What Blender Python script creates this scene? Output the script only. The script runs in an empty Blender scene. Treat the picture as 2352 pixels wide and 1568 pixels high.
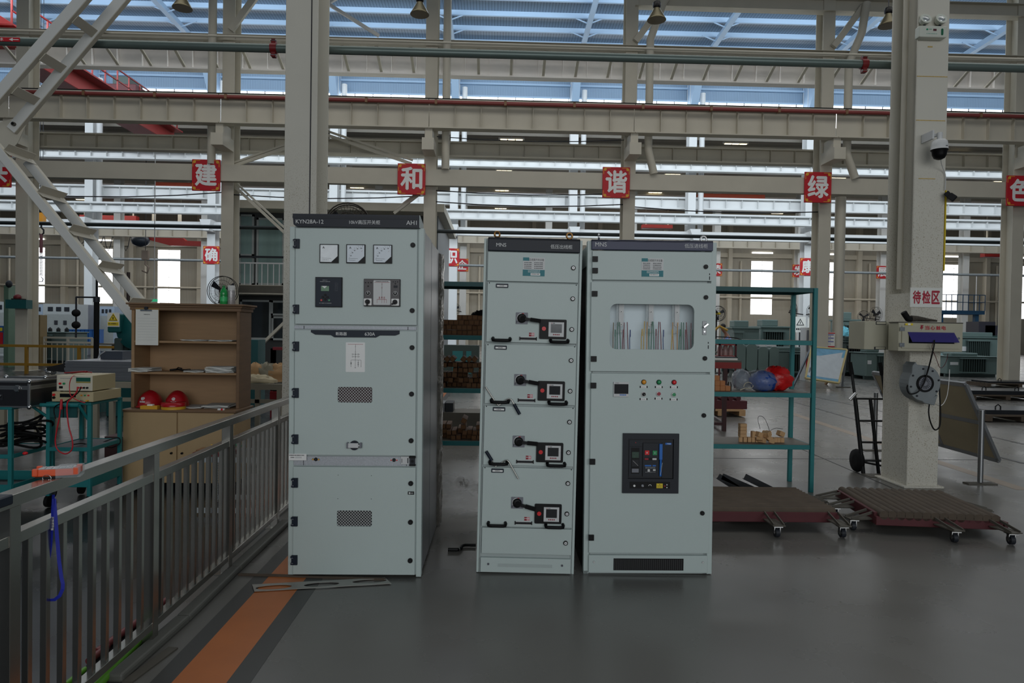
import bpy, math, random
from mathutils import Vector, Matrix
R = math.radians
rnd = random.Random(7)
S = bpy.context.scene
C = S.collection
# ---------------------------------------------------------------- camera
H, F = 1.585, 1568.0
_t, _p, _y = R(.92), R(.92), R(1.5)
f_ = Vector((math.cos(_p)*math.sin(_y), math.cos(_p)*math.cos(_y), -math.sin(_p)))
u0 = Vector((math.sin(_p)*math.sin(_y), math.sin(_p)*math.cos(_y), math.cos(_p)))
x0 = Vector((math.cos(_y), -math.sin(_y), 0))
r_ = x0*math.cos(_t) + u0*math.sin(_t)
u_ = u0*math.cos(_t) - x0*math.sin(_t)
cd = bpy.data.cameras.new('camera'); cd.lens = 24; cd.sensor_width = 36; cd.clip_end = 300
cam = bpy.data.objects.new('camera', cd); C.objects.link(cam)
cm = Matrix((r_, u_, -f_)).transposed().to_4x4(); cm.translation = (0, 0, H); cam.matrix_world = cm
S.camera = cam
# ---------------------------------------------------------------- view, world and daylight
S.view_settings.view_transform = 'Standard'; S.view_settings.look = 'None'
S.view_settings.exposure = 0.0; S.view_settings.gamma = 1.0; S.view_settings.use_curve_mapping = False
S.cycles.use_denoising = True
S.cycles.max_bounces = 6; S.cycles.diffuse_bounces = 3; S.cycles.glossy_bounces = 3; S.cycles.transparent_max_bounces = 10
S.cycles.sample_clamp_indirect = 4.0
wd = bpy.data.worlds.new('sky'); S.world = wd; wd.use_nodes = True
bg = wd.node_tree.nodes['Background']; bg.inputs[0].default_value = (.70, .85, 1.0, 1); bg.inputs[1].default_value = .10
def area(name, loc, size, rot, power, col=(1, 1, 1)):
    l = bpy.data.lights.new(name, 'AREA'); l.shape = 'RECTANGLE'; l.size, l.size_y = size; l.energy = power; l.color = col
    o = bpy.data.objects.new(name, l); C.objects.link(o); o.location = loc; o.rotation_euler = [R(a) for a in rot]; return o
# open gable side behind the photographer, skylight strips of the bays, added fill between low and high bay
area('gable_daylight', (3.0, -13, 5.0), (20, 7), (90, 0, 0), 1110, (.96, .99, 1))
area('near_bay_skylight', (1, 8, 12.0), (26, 5), (0, 0, 0), 470, (1, .99, .95))
area('near_bay_back_skylight', (1, 17.0, 12.2), (30, 3), (0, 0, 0), 470, (1, .98, .93))
area('high_bay_fill', (0, 23.6, 14.2), (70, 2.6), (78, 0, 0), 5400, (.84, .93, 1))  # unseen fill lamp added to brighten the high bay roof and far wall
area('high_bay_skylight', (0, 27.0, 15.9), (60, 3), (0, 0, 0), 1300, (.82, .92, 1))
area('far_bay_skylight', (0, 45, 12.0), (80, 4), (0, 0, 0), 2600, (.97, .98, 1))
area('last_bay_skylight', (0, 60, 12.0), (90, 4), (0, 0, 0), 2600, (1, .97, .92))

# ---------------------------------------------------------------- pixels to places (2352 x 1568)
def ray(px, py): return f_ + r_*((px-1176)/F) + u_*((784-py)/F)
def W(px, py, Y):
    d = ray(px, py); return Vector((0, 0, H)) + d*(Y/d.y)
def G(px, py, z=0.0):
    d = ray(px, py); return Vector((0, 0, H)) + d*((z-H)/d.z)

# ---------------------------------------------------------------- materials
_mats = {}
def lin(c): return tuple((v/255/12.92 if v <= 10.3 else ((v/255+.055)/1.055)**2.4) for v in c)
def mat(name, rgb, rough=.55, metal=0.0, nz=.10, ns=6.0, bump=0.0, bs=60.0, emit=0.0, alpha=1.0, trans=0.0, stretch=None, spec=.5):
    if name in _mats: return _mats[name]
    m = bpy.data.materials.new(name); m.use_nodes = True; nt = m.node_tree; b = nt.nodes['Principled BSDF']
    c = lin(rgb)
    b.inputs['Roughness'].default_value = rough; b.inputs['Metallic'].default_value = metal
    b.inputs['Specular IOR Level'].default_value = spec
    tc = nt.nodes.new('ShaderNodeTexCoord'); src = tc.outputs['Object']
    if stretch:
        mp = nt.nodes.new('ShaderNodeMapping'); mp.inputs['Scale'].default_value = stretch
        nt.links.new(src, mp.inputs[0]); src = mp.outputs[0]
    n = nt.nodes.new('ShaderNodeTexNoise'); n.inputs['Scale'].default_value = ns; n.inputs['Detail'].default_value = 3
    nt.links.new(src, n.inputs['Vector'])
    mx = nt.nodes.new('ShaderNodeMix'); mx.data_type = 'RGBA'
    mx.inputs['A'].default_value = (*[v*(1-nz) for v in c], 1); mx.inputs['B'].default_value = (*[min(1, v*(1+nz)) for v in c], 1)
    nt.links.new(n.outputs['Fac'], mx.inputs['Factor']); nt.links.new(mx.outputs['Result'], b.inputs['Base Color'])
    if bump:
        n2 = nt.nodes.new('ShaderNodeTexNoise'); n2.inputs['Scale'].default_value = bs; n2.inputs['Detail'].default_value = 2
        nt.links.new(src, n2.inputs['Vector'])
        bp = nt.nodes.new('ShaderNodeBump'); bp.inputs['Strength'].default_value = bump; bp.inputs['Distance'].default_value = .01
        nt.links.new(n2.outputs['Fac'], bp.inputs['Height']); nt.links.new(bp.outputs[0], b.inputs['Normal'])
    if emit:
        b.inputs['Emission Color'].default_value = (*c, 1); b.inputs['Emission Strength'].default_value = emit
    if alpha < 1: b.inputs['Alpha'].default_value = alpha
    if trans: b.inputs['Transmission Weight'].default_value = trans
    _mats[name] = m; return m
def speckled(name, rgb, dark, zlo, zhi):
    """cream paint, with coarse dark-flecked fireproof render below zhi"""
    m = mat(name, rgb, .6, 0, .06, 2.0); nt = m.node_tree; b = nt.nodes['Principled BSDF']
    old = b.inputs['Base Color'].links[0].from_socket
    tc = nt.nodes.new('ShaderNodeTexCoord'); n = nt.nodes.new('ShaderNodeTexNoise'); n.inputs['Scale'].default_value = 85; n.inputs['Detail'].default_value = 2
    nt.links.new(tc.outputs['Object'], n.inputs['Vector'])
    cr = nt.nodes.new('ShaderNodeMapRange'); cr.inputs['From Min'].default_value = .58; cr.inputs['From Max'].default_value = .68
    nt.links.new(n.outputs['Fac'], cr.inputs['Value'])
    sp = nt.nodes.new('ShaderNodeSeparateXYZ'); nt.links.new(tc.outputs['Object'], sp.inputs[0])
    zr = nt.nodes.new('ShaderNodeMapRange'); zr.inputs['From Min'].default_value = zhi; zr.inputs['From Max'].default_value = zlo
    nt.links.new(sp.outputs['Z'], zr.inputs['Value'])
    mu = nt.nodes.new('ShaderNodeMath'); mu.operation = 'MULTIPLY'; nt.links.new(cr.outputs[0], mu.inputs[0]); nt.links.new(zr.outputs[0], mu.inputs[1])
    mx = nt.nodes.new('ShaderNodeMix'); mx.data_type = 'RGBA'; nt.links.new(mu.outputs[0], mx.inputs['Factor'])
    nt.links.new(old, mx.inputs['A']); mx.inputs['B'].default_value = (*lin(dark), 1); nt.links.new(mx.outputs['Result'], b.inputs['Base Color'])
    bp = nt.nodes.new('ShaderNodeBump'); bp.inputs['Strength'].default_value = .35; bp.inputs['Distance'].default_value = .01
    m2 = nt.nodes.new('ShaderNodeMath'); m2.operation = 'MULTIPLY'; nt.links.new(n.outputs['Fac'], m2.inputs[0]); nt.links.new(zr.outputs[0], m2.inputs[1])
    nt.links.new(m2.outputs[0], bp.inputs['Height']); nt.links.new(bp.outputs[0], b.inputs['Normal'])
    return m
def wavy(name, rgb, dark, scale, rough=.5, axis='X', metal=0.0):
    """ribbed sheet: dark joints repeating along one axis"""
    m = mat(name, rgb, rough, metal, .08, 1.2); nt = m.node_tree; b = nt.nodes['Principled BSDF']
    old = b.inputs['Base Color'].links[0].from_socket
    tc = nt.nodes.new('ShaderNodeTexCoord'); w = nt.nodes.new('ShaderNodeTexWave'); w.bands_direction = axis
    w.inputs['Scale'].default_value = scale; nt.links.new(tc.outputs['Object'], w.inputs['Vector'])
    cr = nt.nodes.new('ShaderNodeMapRange'); cr.inputs['From Min'].default_value = .90; cr.inputs['From Max'].default_value = .99
    nt.links.new(w.outputs['Fac'], cr.inputs['Value'])
    mx = nt.nodes.new('ShaderNodeMix'); mx.data_type = 'RGBA'; nt.links.new(cr.outputs[0], mx.inputs['Factor'])
    nt.links.new(old, mx.inputs['A']); mx.inputs['B'].default_value = (*lin(dark), 1); nt.links.new(mx.outputs['Result'], b.inputs['Base Color'])
    return m
CREAM = speckled('cream_column_paint', (205, 201, 189), (164, 155, 136), 2.6, 3.6)
CREAM2 = mat('cream_steel_paint', (196, 190, 175), .6, 0, .10, 1.5)
CREAM3 = mat('pale_steel_paint', (214, 214, 210), .55, 0, .06, 1.0)
CAB = mat('light_grey_powder_coat', (188, 201, 198), .45, 0, .025, 3, .05, 220)
CABE = mat('grey_frame_coat', (168, 178, 177), .5, 0, .03, 4)
GALV = mat('galvanised_sheet', (150, 154, 160), .42, .75, .16, 120)
ALU = mat('brushed_aluminium', (150, 152, 154), .30, .9, .08, 3)
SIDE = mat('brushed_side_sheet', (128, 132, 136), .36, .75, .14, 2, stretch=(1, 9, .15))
STEEL = mat('stainless_tube', (158, 156, 150), .24, .95, .16, 5, .02, 14)
CHROME = mat('chrome', (200, 200, 200), .15, 1.0, .02)
NAVY = mat('dark_navy_plastic', (18, 25, 38), .42, 0, .05, spec=.3)
NAVY2 = mat('slate_blue_plastic', (52, 56, 84), .45, 0, .05)
HINGE = mat('blue_black_hinge', (24, 34, 48), .45, 0, .05, spec=.3)
BLACK = mat('black_plastic', (11, 11, 13), .42, 0, .1, spec=.22)
BLACK2 = mat('black_rubber', (18, 18, 19), .75, 0, .1, spec=.2)
DGREY = mat('dark_grey_plastic', (40, 43, 49), .5, 0, .06, spec=.3)
MGREY = mat('mid_grey_plastic', (120, 122, 130), .5, 0, .05)
LGREY = mat('pale_grey_plastic', (205, 206, 206), .45, 0, .03)
WHITE = mat('white_print', (236, 236, 234), .5, 0, .03)
INK = mat('dark_ink', (40, 40, 46), .6, 0, .05)
REDINK = mat('red_ink', (150, 30, 48), .6, 0, .05)
REDB = mat('red_button', (214, 26, 34), .3, 0, .05)
GREENB = mat('green_button', (28, 140, 84), .3, 0, .05)
AMBER = mat('amber_button', (226, 150, 36), .3, 0, .05)
BLUE = mat('blue_plastic', (24, 104, 190), .35, 0, .05)
YEL = mat('yellow_paint', (208, 160, 30), .55, 0, .12)
LABYEL = mat('yellow_label', (228, 200, 40), .5, 0, .05)
SCREEN = mat('dark_screen', (18, 21, 26), .2, 0, .05, spec=.3)
SCREENG = mat('grey_screen', (66, 70, 74), .15, 0, .5, 30)
LCD = mat('green_screen', (70, 120, 80), .25, 0, .25, 40)
TEALTAPE = mat('teal_print', (24, 120, 130), .5, 0, .12, 30)
GLASS = mat('clear_pane', (235, 242, 245), .05, 0, 0, alpha=.05)
CLEARP = mat('clear_acrylic', (200, 212, 215), .12, 0, .1, alpha=.28)
SIGNRED = mat('sign_red', (192, 22, 36), .5, 0, .05)
GOLD = mat('sign_gold', (224, 164, 50), .5, 0, .05)
TEAL = mat('teal_paint', (24, 116, 118), .5, 0, .12, 5)
TEALD = mat('dark_teal_paint', (18, 78, 80), .5, 0, .15, 5)
WOOD = mat('plain_plywood', (158, 126, 92), .6, 0, .16, 3, .05, 40, stretch=(1, 1, 9))
WOODD = mat('brown_plywood', (120, 92, 66), .6, 0, .2, 3, stretch=(1, 1, 9))
WOODB = mat('tan_cupboard_board', (180, 152, 112), .6, 0, .09, 4)
BLOCK = mat('sawn_timber', (112, 78, 50), .75, 0, .3, 9, .1, 60)
BLOCK2 = mat('pale_sawn_timber', (196, 156, 112), .7, 0, .2, 9)
RUST = mat('rusty_brown', (84, 72, 60), .75, .1, .35, 8, .1, 60)
MAROON = mat('maroon_paint', (82, 28, 34), .6, 0, .25, 7)
CRRED = mat('crane_red', (140, 34, 30), .5, 0, .15, 2)
PIPEG = mat('grey_green_pipe', (100, 114, 110), .35, .3, .12, 3)
PIPER = mat('red_pipe', (136, 62, 58), .5, 0, .12, 3)
TRF = mat('transformer_green', (96, 114, 110), .5, 0, .10, 2)
TRFD = mat('transformer_dark', (52, 66, 63), .55, 0, .12, 2)
DARK = mat('dark_void', (20, 21, 22), .8, 0, .1)
PAPER = mat('paper', (226, 226, 220), .7, 0, .05, 8)
MACH = mat('machine_green', (16, 84, 84), .45, 0, .15, 4)
DIRTY = mat('dusty_steel', (92, 88, 80), .6, .3, .25, 5)
WSHEET = mat('silver_sheet_edges', (150, 152, 156), .35, .8, .25, 4, stretch=(.2, .2, 40))

# ---------------------------------------------------------------- mesh builder
_up = Vector((0, 0, 1))
_fills = {}
def fill2d(loops, half, text=None, bold=0.0):
    key = (text, bold, half) if text else None
    if key and key in _fills: return _fills[key]
    if text:
        cu = bpy.data.curves.new('t', 'FONT'); cu.body = text; cu.size = 1; cu.offset = bold
    else:
        cu = bpy.data.curves.new('t', 'CURVE')
        for lp in loops:
            sp = cu.splines.new('POLY'); sp.points.add(len(lp)-1); sp.use_cyclic_u = True
            for q, a in zip(sp.points, lp): q.co = (a[0], a[1], 0, 1)
    if not text: cu.dimensions = '2D'
    cu.resolution_u = 3; cu.fill_mode = 'BOTH'; cu.extrude = half
    o = bpy.data.objects.new('t', cu)
    me = o.to_mesh()
    vs = [tuple(v.co) for v in me.vertices]; fs = [tuple(p.vertices) for p in me.polygons]
    o.to_mesh_clear(); bpy.data.objects.remove(o); bpy.data.curves.remove(cu)
    if key: _fills[key] = (vs, fs)
    return vs, fs
def rr(x0, x1, z0, z1, r, n=4):
    out = []
    for cx, cz, a0 in ((x1-r, z1-r, 0), (x0+r, z1-r, 90), (x0+r, z0+r, 180), (x1-r, z0+r, 270)):
        for k in range(n+1):
            a = R(a0+90*k/n); out.append((cx+r*math.cos(a), cz+r*math.sin(a)))
    return out
def ring(cx, cz, rx, rz, n=24): return [(cx+rx*math.cos(2*math.pi*k/n), cz+rz*math.sin(2*math.pi*k/n)) for k in range(n)]
class MB:
    def __init__(s): s.v, s.f, s.m, s.s, s.mats = [], [], [], [], []; s.X = None
    def add(s, vs, fs, m, smooth=False):
        if m not in s.mats: s.mats.append(m)
        k, n = s.mats.index(m), len(s.v)
        s.v += [tuple(s.X @ Vector(v)) for v in vs] if s.X is not None else [tuple(v) for v in vs]
        for q in fs: s.f.append(tuple(n+i for i in q)); s.m.append(k); s.s.append(smooth)
        return s
    def hexa(s, p, m): return s.add(p, [(0, 3, 2, 1), (4, 5, 6, 7), (0, 1, 5, 4), (1, 2, 6, 5), (2, 3, 7, 6), (3, 0, 4, 7)], m)
    def box(s, x0, x1, y0, y1, z0, z1, m):
        x0, x1 = sorted((x0, x1)); y0, y1 = sorted((y0, y1)); z0, z1 = sorted((z0, z1))
        return s.hexa([(x0, y0, z0), (x1, y0, z0), (x1, y1, z0), (x0, y1, z0), (x0, y0, z1), (x1, y0, z1), (x1, y1, z1), (x0, y1, z1)], m)
    def bar(s, a, b, w, h, m, up=_up):
        a, b = Vector(a), Vector(b); d = (b-a).normalized(); up = Vector(up)
        sx = d.cross(up)
        if sx.length < 1e-4: sx = d.cross(Vector((0, 1, 0)))
        sx.normalize(); sz = sx.cross(d).normalized(); sx = sx*(w/2); sz = sz*(h/2)
        return s.hexa([a-sx-sz, a+sx-sz, b+sx-sz, b-sx-sz, a-sx+sz, a+sx+sz, b+sx+sz, b-sx+sz], m)
    def ibeam(s, a, b, w, h, m, t=.02):
        a, b = Vector(a), Vector(b); z = Vector((0, 0, 1))
        s.bar(a+z*(h/2-t/2), b+z*(h/2-t/2), w, t, m); s.bar(a-z*(h/2-t/2), b-z*(h/2-t/2), w, t, m); s.bar(a, b, t, h-2*t, m); return s
    def tube(s, pts, r, m, n=8, closed=False, r2=None):
        pts = [Vector(p) for p in pts]; N = len(pts); vs = []; ref = None
        for i, p in enumerate(pts):
            if closed: d = pts[(i+1) % N]-pts[i-1]
            else: d = pts[min(i+1, N-1)]-pts[max(i-1, 0)]
            d.normalize()
            if ref is None:
                ref = d.cross(Vector((.13, .31, .94)))
                if ref.length < .1: ref = d.cross(Vector((1, 0, 0)))
            ref = (ref-d*ref.dot(d)).normalized(); q = d.cross(ref)
            rad = r if r2 is None else r+(r2-r)*i/(N-1)
            for k in range(n):
                a = 2*math.pi*k/n; vs.append(p+ref*(rad*math.cos(a))+q*(rad*math.sin(a)))
        fs = []
        for i in range(N if closed else N-1):
            j = (i+1) % N
            for k in range(n): l = (k+1) % n; fs.append((i*n+k, i*n+l, j*n+l, j*n+k))
        s.add(vs, fs, m, True)
        if not closed: s.add(vs[:n], [tuple(range(n))[::-1]], m); s.add(vs[-n:], [tuple(range(n))], m)
        return s
    def cyl(s, a, b, r, m, n=16, r2=None): return s.tube([a, b], r, m, n, False, r2)
    def ycyl(s, x, z, y0, y1, r, m, n=18, r2=None): return s.cyl((x, y0, z), (x, y1, z), r, m, n, r2)
    def lathe(s, prof, m, at=(0, 0, 0), n=20, T=None):
        vs, fs = [], []; at = Vector(at)
        for (r, z) in prof:
            for k in range(n):
                a = 2*math.pi*k/n; v = Vector((r*math.cos(a), r*math.sin(a), z)); vs.append((T @ v if T else v)+at)
        for i in range(len(prof)-1):
            for k in range(n): l = (k+1) % n; fs.append((i*n+k, i*n+l, (i+1)*n+l, (i+1)*n+k))
        s.add(vs, fs, m, True)
        if prof[0][0] > 1e-4: s.add(vs[:n], [tuple(range(n))[::-1]], m)
        if prof[-1][0] > 1e-4: s.add(vs[-n:], [tuple(range(n))], m)
        return s
    def ell(s, c, rx, ry, rz, m, n=12, k=8, jit=0.0, rg=rnd):
        vs, fs = [], []
        for i in range(k+1):
            t = math.pi*i/k
            for j in range(n):
                a = 2*math.pi*j/n; q = 1+jit*(rg.random()-.5)
                vs.append((c[0]+rx*q*math.sin(t)*math.cos(a), c[1]+ry*q*math.sin(t)*math.sin(a), c[2]+rz*q*math.cos(t)))
        for i in range(k):
            for j in range(n): l = (j+1) % n; fs.append((i*n+j, (i+1)*n+j, (i+1)*n+l, i*n+l))
        return s.add(vs, fs, m, True)
    def prism(s, poly, y0, y1, m):
        n = len(poly); vs = [(a, y0, b) for a, b in poly]+[(a, y1, b) for a, b in poly]
        fs = [tuple(range(n)), tuple(range(n, 2*n))[::-1]]+[(k, n+k, n+(k+1) % n, (k+1) % n) for k in range(n)]
        return s.add(vs, fs, m)
    def shape(s, loops, y0, y1, m):
        vs, fs = fill2d(loops, (y1-y0)/2); ym = (y0+y1)/2
        return s.add([(a, ym-c, b) for a, b, c in vs], fs, m)
    def text(s, t, xa, xb, za, zb, y, m, bold=0.0, depth=.0012, keep=True, align='c', back=False):
        vs, fs = fill2d(None, .5, t, 0)
        if not vs: return s
        X = [v[0] for v in vs]; Z = [v[1] for v in vs]; bw, bh = max(X)-min(X), max(Z)-min(Z)
        sx, sz = (xb-xa)/bw, (zb-za)/bh; b_ = bold; bold = 0
        if keep: sx = sz = min(sx, sz)
        ox = xa if align == 'l' else xb-bw*sx if align == 'r' else (xa+xb-bw*sx)/2
        oz = (za+zb-bh*sz)/2
        for k, (dx, dz) in enumerate(((0, 0), (b_, 0), (-b_, 0), (0, b_), (0, -b_)) if b_ else ((0, 0),)):
            s.add([(ox+(a-min(X)+dx)*sx, y-depth*(c+.5)*(1-.03*k), oz+(b-min(Z)+dz)*sz) for a, b, c in vs], fs, m)
        return s
    def dashes(s, xa, xb, z, h, y, m, n=8, rg=None):
        rg = rg or random.Random(int(z*9999)); w = (xb-xa)/n
        for k in range(n): s.box(xa+k*w, xa+k*w+w*(.55+.3*rg.random()), y-.0008, y, z, z+h, m)
        return s
    def build(s, name, parent=None, bevel=0.0, loc=None, rot=None, seg=1):
        me = bpy.data.meshes.new(name); me.from_pydata(s.v, [], s.f)
        for m in s.mats: me.materials.append(m)
        me.polygons.foreach_set('material_index', s.m); me.polygons.foreach_set('use_smooth', s.s); me.update()
        o = bpy.data.objects.new(name, me); C.objects.link(o)
        if parent: o.parent = parent
        if loc is not None: o.location = loc
        if rot is not None: o.rotation_euler = rot
        if bevel:
            b = o.modifiers.new('edge', 'BEVEL'); b.width = bevel; b.segments = seg; b.limit_method = 'ANGLE'; b.angle_limit = R(40)
        return o
def tag(o, label=None, cat=None, group=None, kind=None):
    if label: o['label'] = label
    if cat: o['category'] = cat
    if group: o['group'] = group
    if kind: o['kind'] = kind
    return o
def empty(name, loc=(0, 0, 0), rot=(0, 0, 0), label=None, cat=None, group=None):
    o = bpy.data.objects.new(name, None); C.objects.link(o); o.location = loc; o.rotation_euler = rot; o.empty_display_size = .1
    return tag(o, label, cat, group)
def dup(root, loc=None, rot=None, label=None, group=None, sc=None):
    c = root.copy(); C.objects.link(c)
    if loc is not None: c.location = loc
    if rot is not None: c.rotation_euler = rot
    if sc is not None: c.scale = sc
    if label: c['label'] = label
    if group: c['group'] = group
    for ch in list(root.children):
        d = ch.copy(); C.objects.link(d); d.parent = c
        for g in list(ch.children): e = g.copy(); C.objects.link(e); e.parent = d
    return c
def structure(o, label=None): o['kind'] = 'structure'; return o if not label else tag(o, label)
class Fr:
    """a standing thing's own axes: origin at its front bottom corner, x along its face, y into its depth"""
    def __init__(s, org, rz=0.0, ry=0.0):
        s.o, s.rot = Vector(org), (0, R(ry), R(rz)); s.M = Matrix.Translation(s.o) @ Matrix.Rotation(R(rz), 4, 'Z') @ Matrix.Rotation(R(ry), 4, 'Y')
        s.I = s.M.inverted(); s.c = s.I @ Vector((0, 0, H))
    def p(s, px, py, y=0.0):
        d = s.I.to_3x3() @ ray(px, py); q = s.c + d*((y-s.c.y)/d.y); return q.x, q.z
    def empty(s, name, label, cat, group=None): return empty(name, s.o, s.rot, label, cat, group)
    def r(s, x0, y0, x1, y1, y=0.0):
        a = s.p(x0, y0, y); b = s.p(x1, y1, y); return min(a[0], b[0]), max(a[0], b[0]), min(a[1], b[1]), max(a[1], b[1])
# ================================================================ the setting
GX = [-2.2+6.62*k for k in range(-6, 8)]
FLOOR = mat('grey_epoxy_floor', (104, 102, 98), .30, 0, .22, .7, .06, 3)
FLOOR2 = mat('darker_floor', (34, 36, 38), .28, 0, .25, .8, .06, 3)  # darker base colour for the floor left of the railing
def floorize(m):
    nt = m.node_tree; b = nt.nodes['Principled BSDF']
    tc = nt.nodes.new('ShaderNodeTexCoord'); n = nt.nodes.new('ShaderNodeTexNoise'); n.inputs['Scale'].default_value = 1.7; n.inputs['Detail'].default_value = 6
    nt.links.new(tc.outputs['Object'], n.inputs['Vector'])
    mr = nt.nodes.new('ShaderNodeMapRange'); mr.inputs['To Min'].default_value = .16; mr.inputs['To Max'].default_value = .42; b.inputs['Specular IOR Level'].default_value = .5
    nt.links.new(n.outputs['Fac'], mr.inputs['Value']); nt.links.new(mr.outputs[0], b.inputs['Roughness'])
floorize(FLOOR); floorize(FLOOR2)
structure(MB().box(-1.76, 75, -14, 70, -.05, 0, FLOOR).build('floor'))
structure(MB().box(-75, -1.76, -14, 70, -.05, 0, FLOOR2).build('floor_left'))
ORANGE = mat('orange_floor_paint', (184, 104, 46), .4, 0, .15, 5)
GREYB = mat('grey_floor_border', (62, 62, 60), .4, 0, .12, 4)
structure(MB().box(-1.405, -1.165, -1, 20, 0, .0015, ORANGE).build('trim_1'))
structure(MB().box(-1.50, -1.405, -1, 20, 0, .0012, GREYB).box(-1.165, -1.06, -1, 20, 0, .0012, GREYB).build('trim_2'))
CREAMF = mat('faded_floor_line', (136, 118, 98), .4, 0, .2, 3)
def floor_line(name, pts, w, m, z=.0012):
    g = [G(*p) for p in pts]; mb = MB()
    for a, b in zip(g, g[1:]): mb.bar(a+Vector((0, 0, z/2)), b+Vector((0, 0, z/2)), w, z, m)
    return structure(mb.build(name))
floor_line('trim_3', [(1815, 948), (2060, 1030), (2352, 1125)], .16, CREAMF)
JOINT = mat('floor_joint', (40, 40, 40), .6, 0, .1)
floor_line('trim_4', [(1640, 1052), (2260, 1056)], .02, JOINT)
floor_line('trim_5', [(1838, 1030), (2060, 1125)], .02, JOINT)
RAIL = mat('floor_rail', (72, 72, 72), .35, .6, .2)
floor_line('trim_6', [(1770, 908), (1960, 962), (2150, 1012), (2352, 1064)], .06, RAIL, .004)
floor_line('trim_7', [(1870, 911), (2060, 952), (2352, 1020)], .06, RAIL, .004)
# kerb strip along the foot of the railing
kp = [G(x, y, .0) for x, y in ((262, 1568), (421, 1428), (540, 1312), (657, 1203))]
mb = MB()
for a, b in zip(kp, kp[1:]): mb.bar(a+Vector((0, 0, .02)), b+Vector((0, 0, .02)), .075, .04, mat('grey_kerb', (96, 96, 90), .6, 0, .15, 6))
structure(mb.build('trim_8', bevel=.012, seg=2))

def hcol(name, x, Y, w, d, h, m, label, z0=0.0):
    mb = MB(); t = .022
    mb.box(x-w/2, x+w/2, Y, Y+t, z0, h, m).box(x-w/2, x+w/2, Y+d-t, Y+d, z0, h, m).box(x-.009, x+.009, Y+t, Y+d-t, z0, h, m)
    mb.box(x-w/2-.05, x+w/2+.05, Y-.04, Y+d+.04, 0, .02, m)
    o = mb.build(name, bevel=.004); structure(o); return tag(o, label, 'column')
# row of columns nearest the camera
AX = [-2.005, 4.528]
cA1 = hcol('column', AX[0], 7.05, .325, .48, 9.5, CREAM, 'cream steel column rising behind the tallest grey cabinet')
cA2 = hcol('column', AX[1], 7.05, .330, .48, 9.5, CREAM, 'cream steel column carrying the distribution box and cable reel')
# fireproof boxing low on the column beside the hand truck, with the conduit in its flank
mb = MB().box(4.37, 4.69, 7.072, 7.51, .0, 2.05, CREAM)
structure(tag(mb.build('column_casing'), 'cream boxed foot of the column behind the roller platform', 'column'))
mb = MB().tube([(4.40, 7.33, 2.1), (4.40, 7.33, 9)], .028, CREAM2, 10); tag(mb.build('conduit_pipe'), 'thin cream conduit running up the flank of the sign column', 'conduit')
mb = MB().tube([(AX[0]+.10, 7.045, 2.2), (AX[0]+.10, 7.045, 9)], .006, INK, 6); tag(mb.build('cable'), 'thin dark cable running down the face of the column behind the tallest cabinet', 'cable')
# second row: columns, sign beam, crane girders, tie beam
whereB = {-1: 'above the wooden shelf', 0: 'rising over the tallest cabinet', 1: 'rising over the window cabinet', 2: 'beyond the green rack end', 3: 'past the distribution box', -2: 'behind the laced brace and teal tray'}
for k in range(-2, 4):
    x = -2.2+6.62*k
    hcol('column', x, 22.7, .40, .55, 14.5, CREAM2, 'cream steel column of the second row '+whereB[k])
    o = MB().box(x-.19, x+.19, 21.8, 22.7, 7.28, 7.66, CREAM2).box(x-.12, x+.12, 22.0, 22.68, 7.66, 8.02, CREAM2).build('girder_bracket')
    structure(tag(o, 'cream bracket carrying the near crane girder on the column '+whereB[k], 'bracket'))
def zz(px, py, Y): return W(px, py, Y).z
sb0, sb1 = zz(1200, 430, 22.45), zz(1200, 393, 22.45)
structure(tag(MB().box(-24, 26, 22.45, 22.7, sb0, sb1, CREAM2).build('beam'), 'wide cream beam carrying the big red character signs', 'beam'))
def girder(Y, z0, z1, x0, x1, m, step, off=0, t=.03, fl=.30, label='', brk=True):
    mb = MB(); mb.box(x0, x1, Y-.008, Y+.008, z0+t, z1-t, m).box(x0, x1, Y-fl/2, Y+fl/2, z0, z0+t, m).box(x0, x1, Y-fl/2, Y+fl/2, z1-t, z1, m)
    k = 0; x = x0+off
    while x < x1-.02:
        mb.box(x-.006, x+.006, Y-fl/2+.02, Y+fl/2-.02, z0+t, z1-t, m); x += step
    o = mb.build('girder'); structure(o); return tag(o, label, 'girder')
zb, zt = zz(1250, 303, 22.1), zz(1250, 238, 22.1)
zpp = zz(1250, 240.5, 21.86)
for k in range(-3, 4):
    x = -2.2+6.62*k
    girder(22.1, zb, zt, x+.01, x+6.61, CREAM2, .83, .83, .035, .36, 'near crane girder span beginning at the column '+whereB.get(k, 'outside the picture'))
structure(tag(MB().box(-24, 26, 21.93, 22.20, zt-.02+.021, zz(1250, 231, 21.93), DARK).build('crane_rail'), 'dark crane rail on top of the near crane girder', 'rail'))
mb = MB().tube([(-24, 21.86, zpp), (26, 21.86, zpp)], .062, PIPER, 12)
rp = mb.build('red_pipe'); tag(rp, 'long red pipe running along the top edge of the near crane girder', 'pipe')
for k in range(26): MB().box(-24+2.2*k, -23.92+2.2*k, 21.79, 21.94, zpp-.07, zpp+.07, mat('dull_clip', (128, 92, 62), .5)).build('pipe_clip', rp)
girder(23.55, zz(1200, 366, 23.55), zz(1200, 331, 23.55), -24, 26, CREAM2, .85, .3, .05, .34, 'grey crane girder seen below the near girder, behind the columns')
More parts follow.
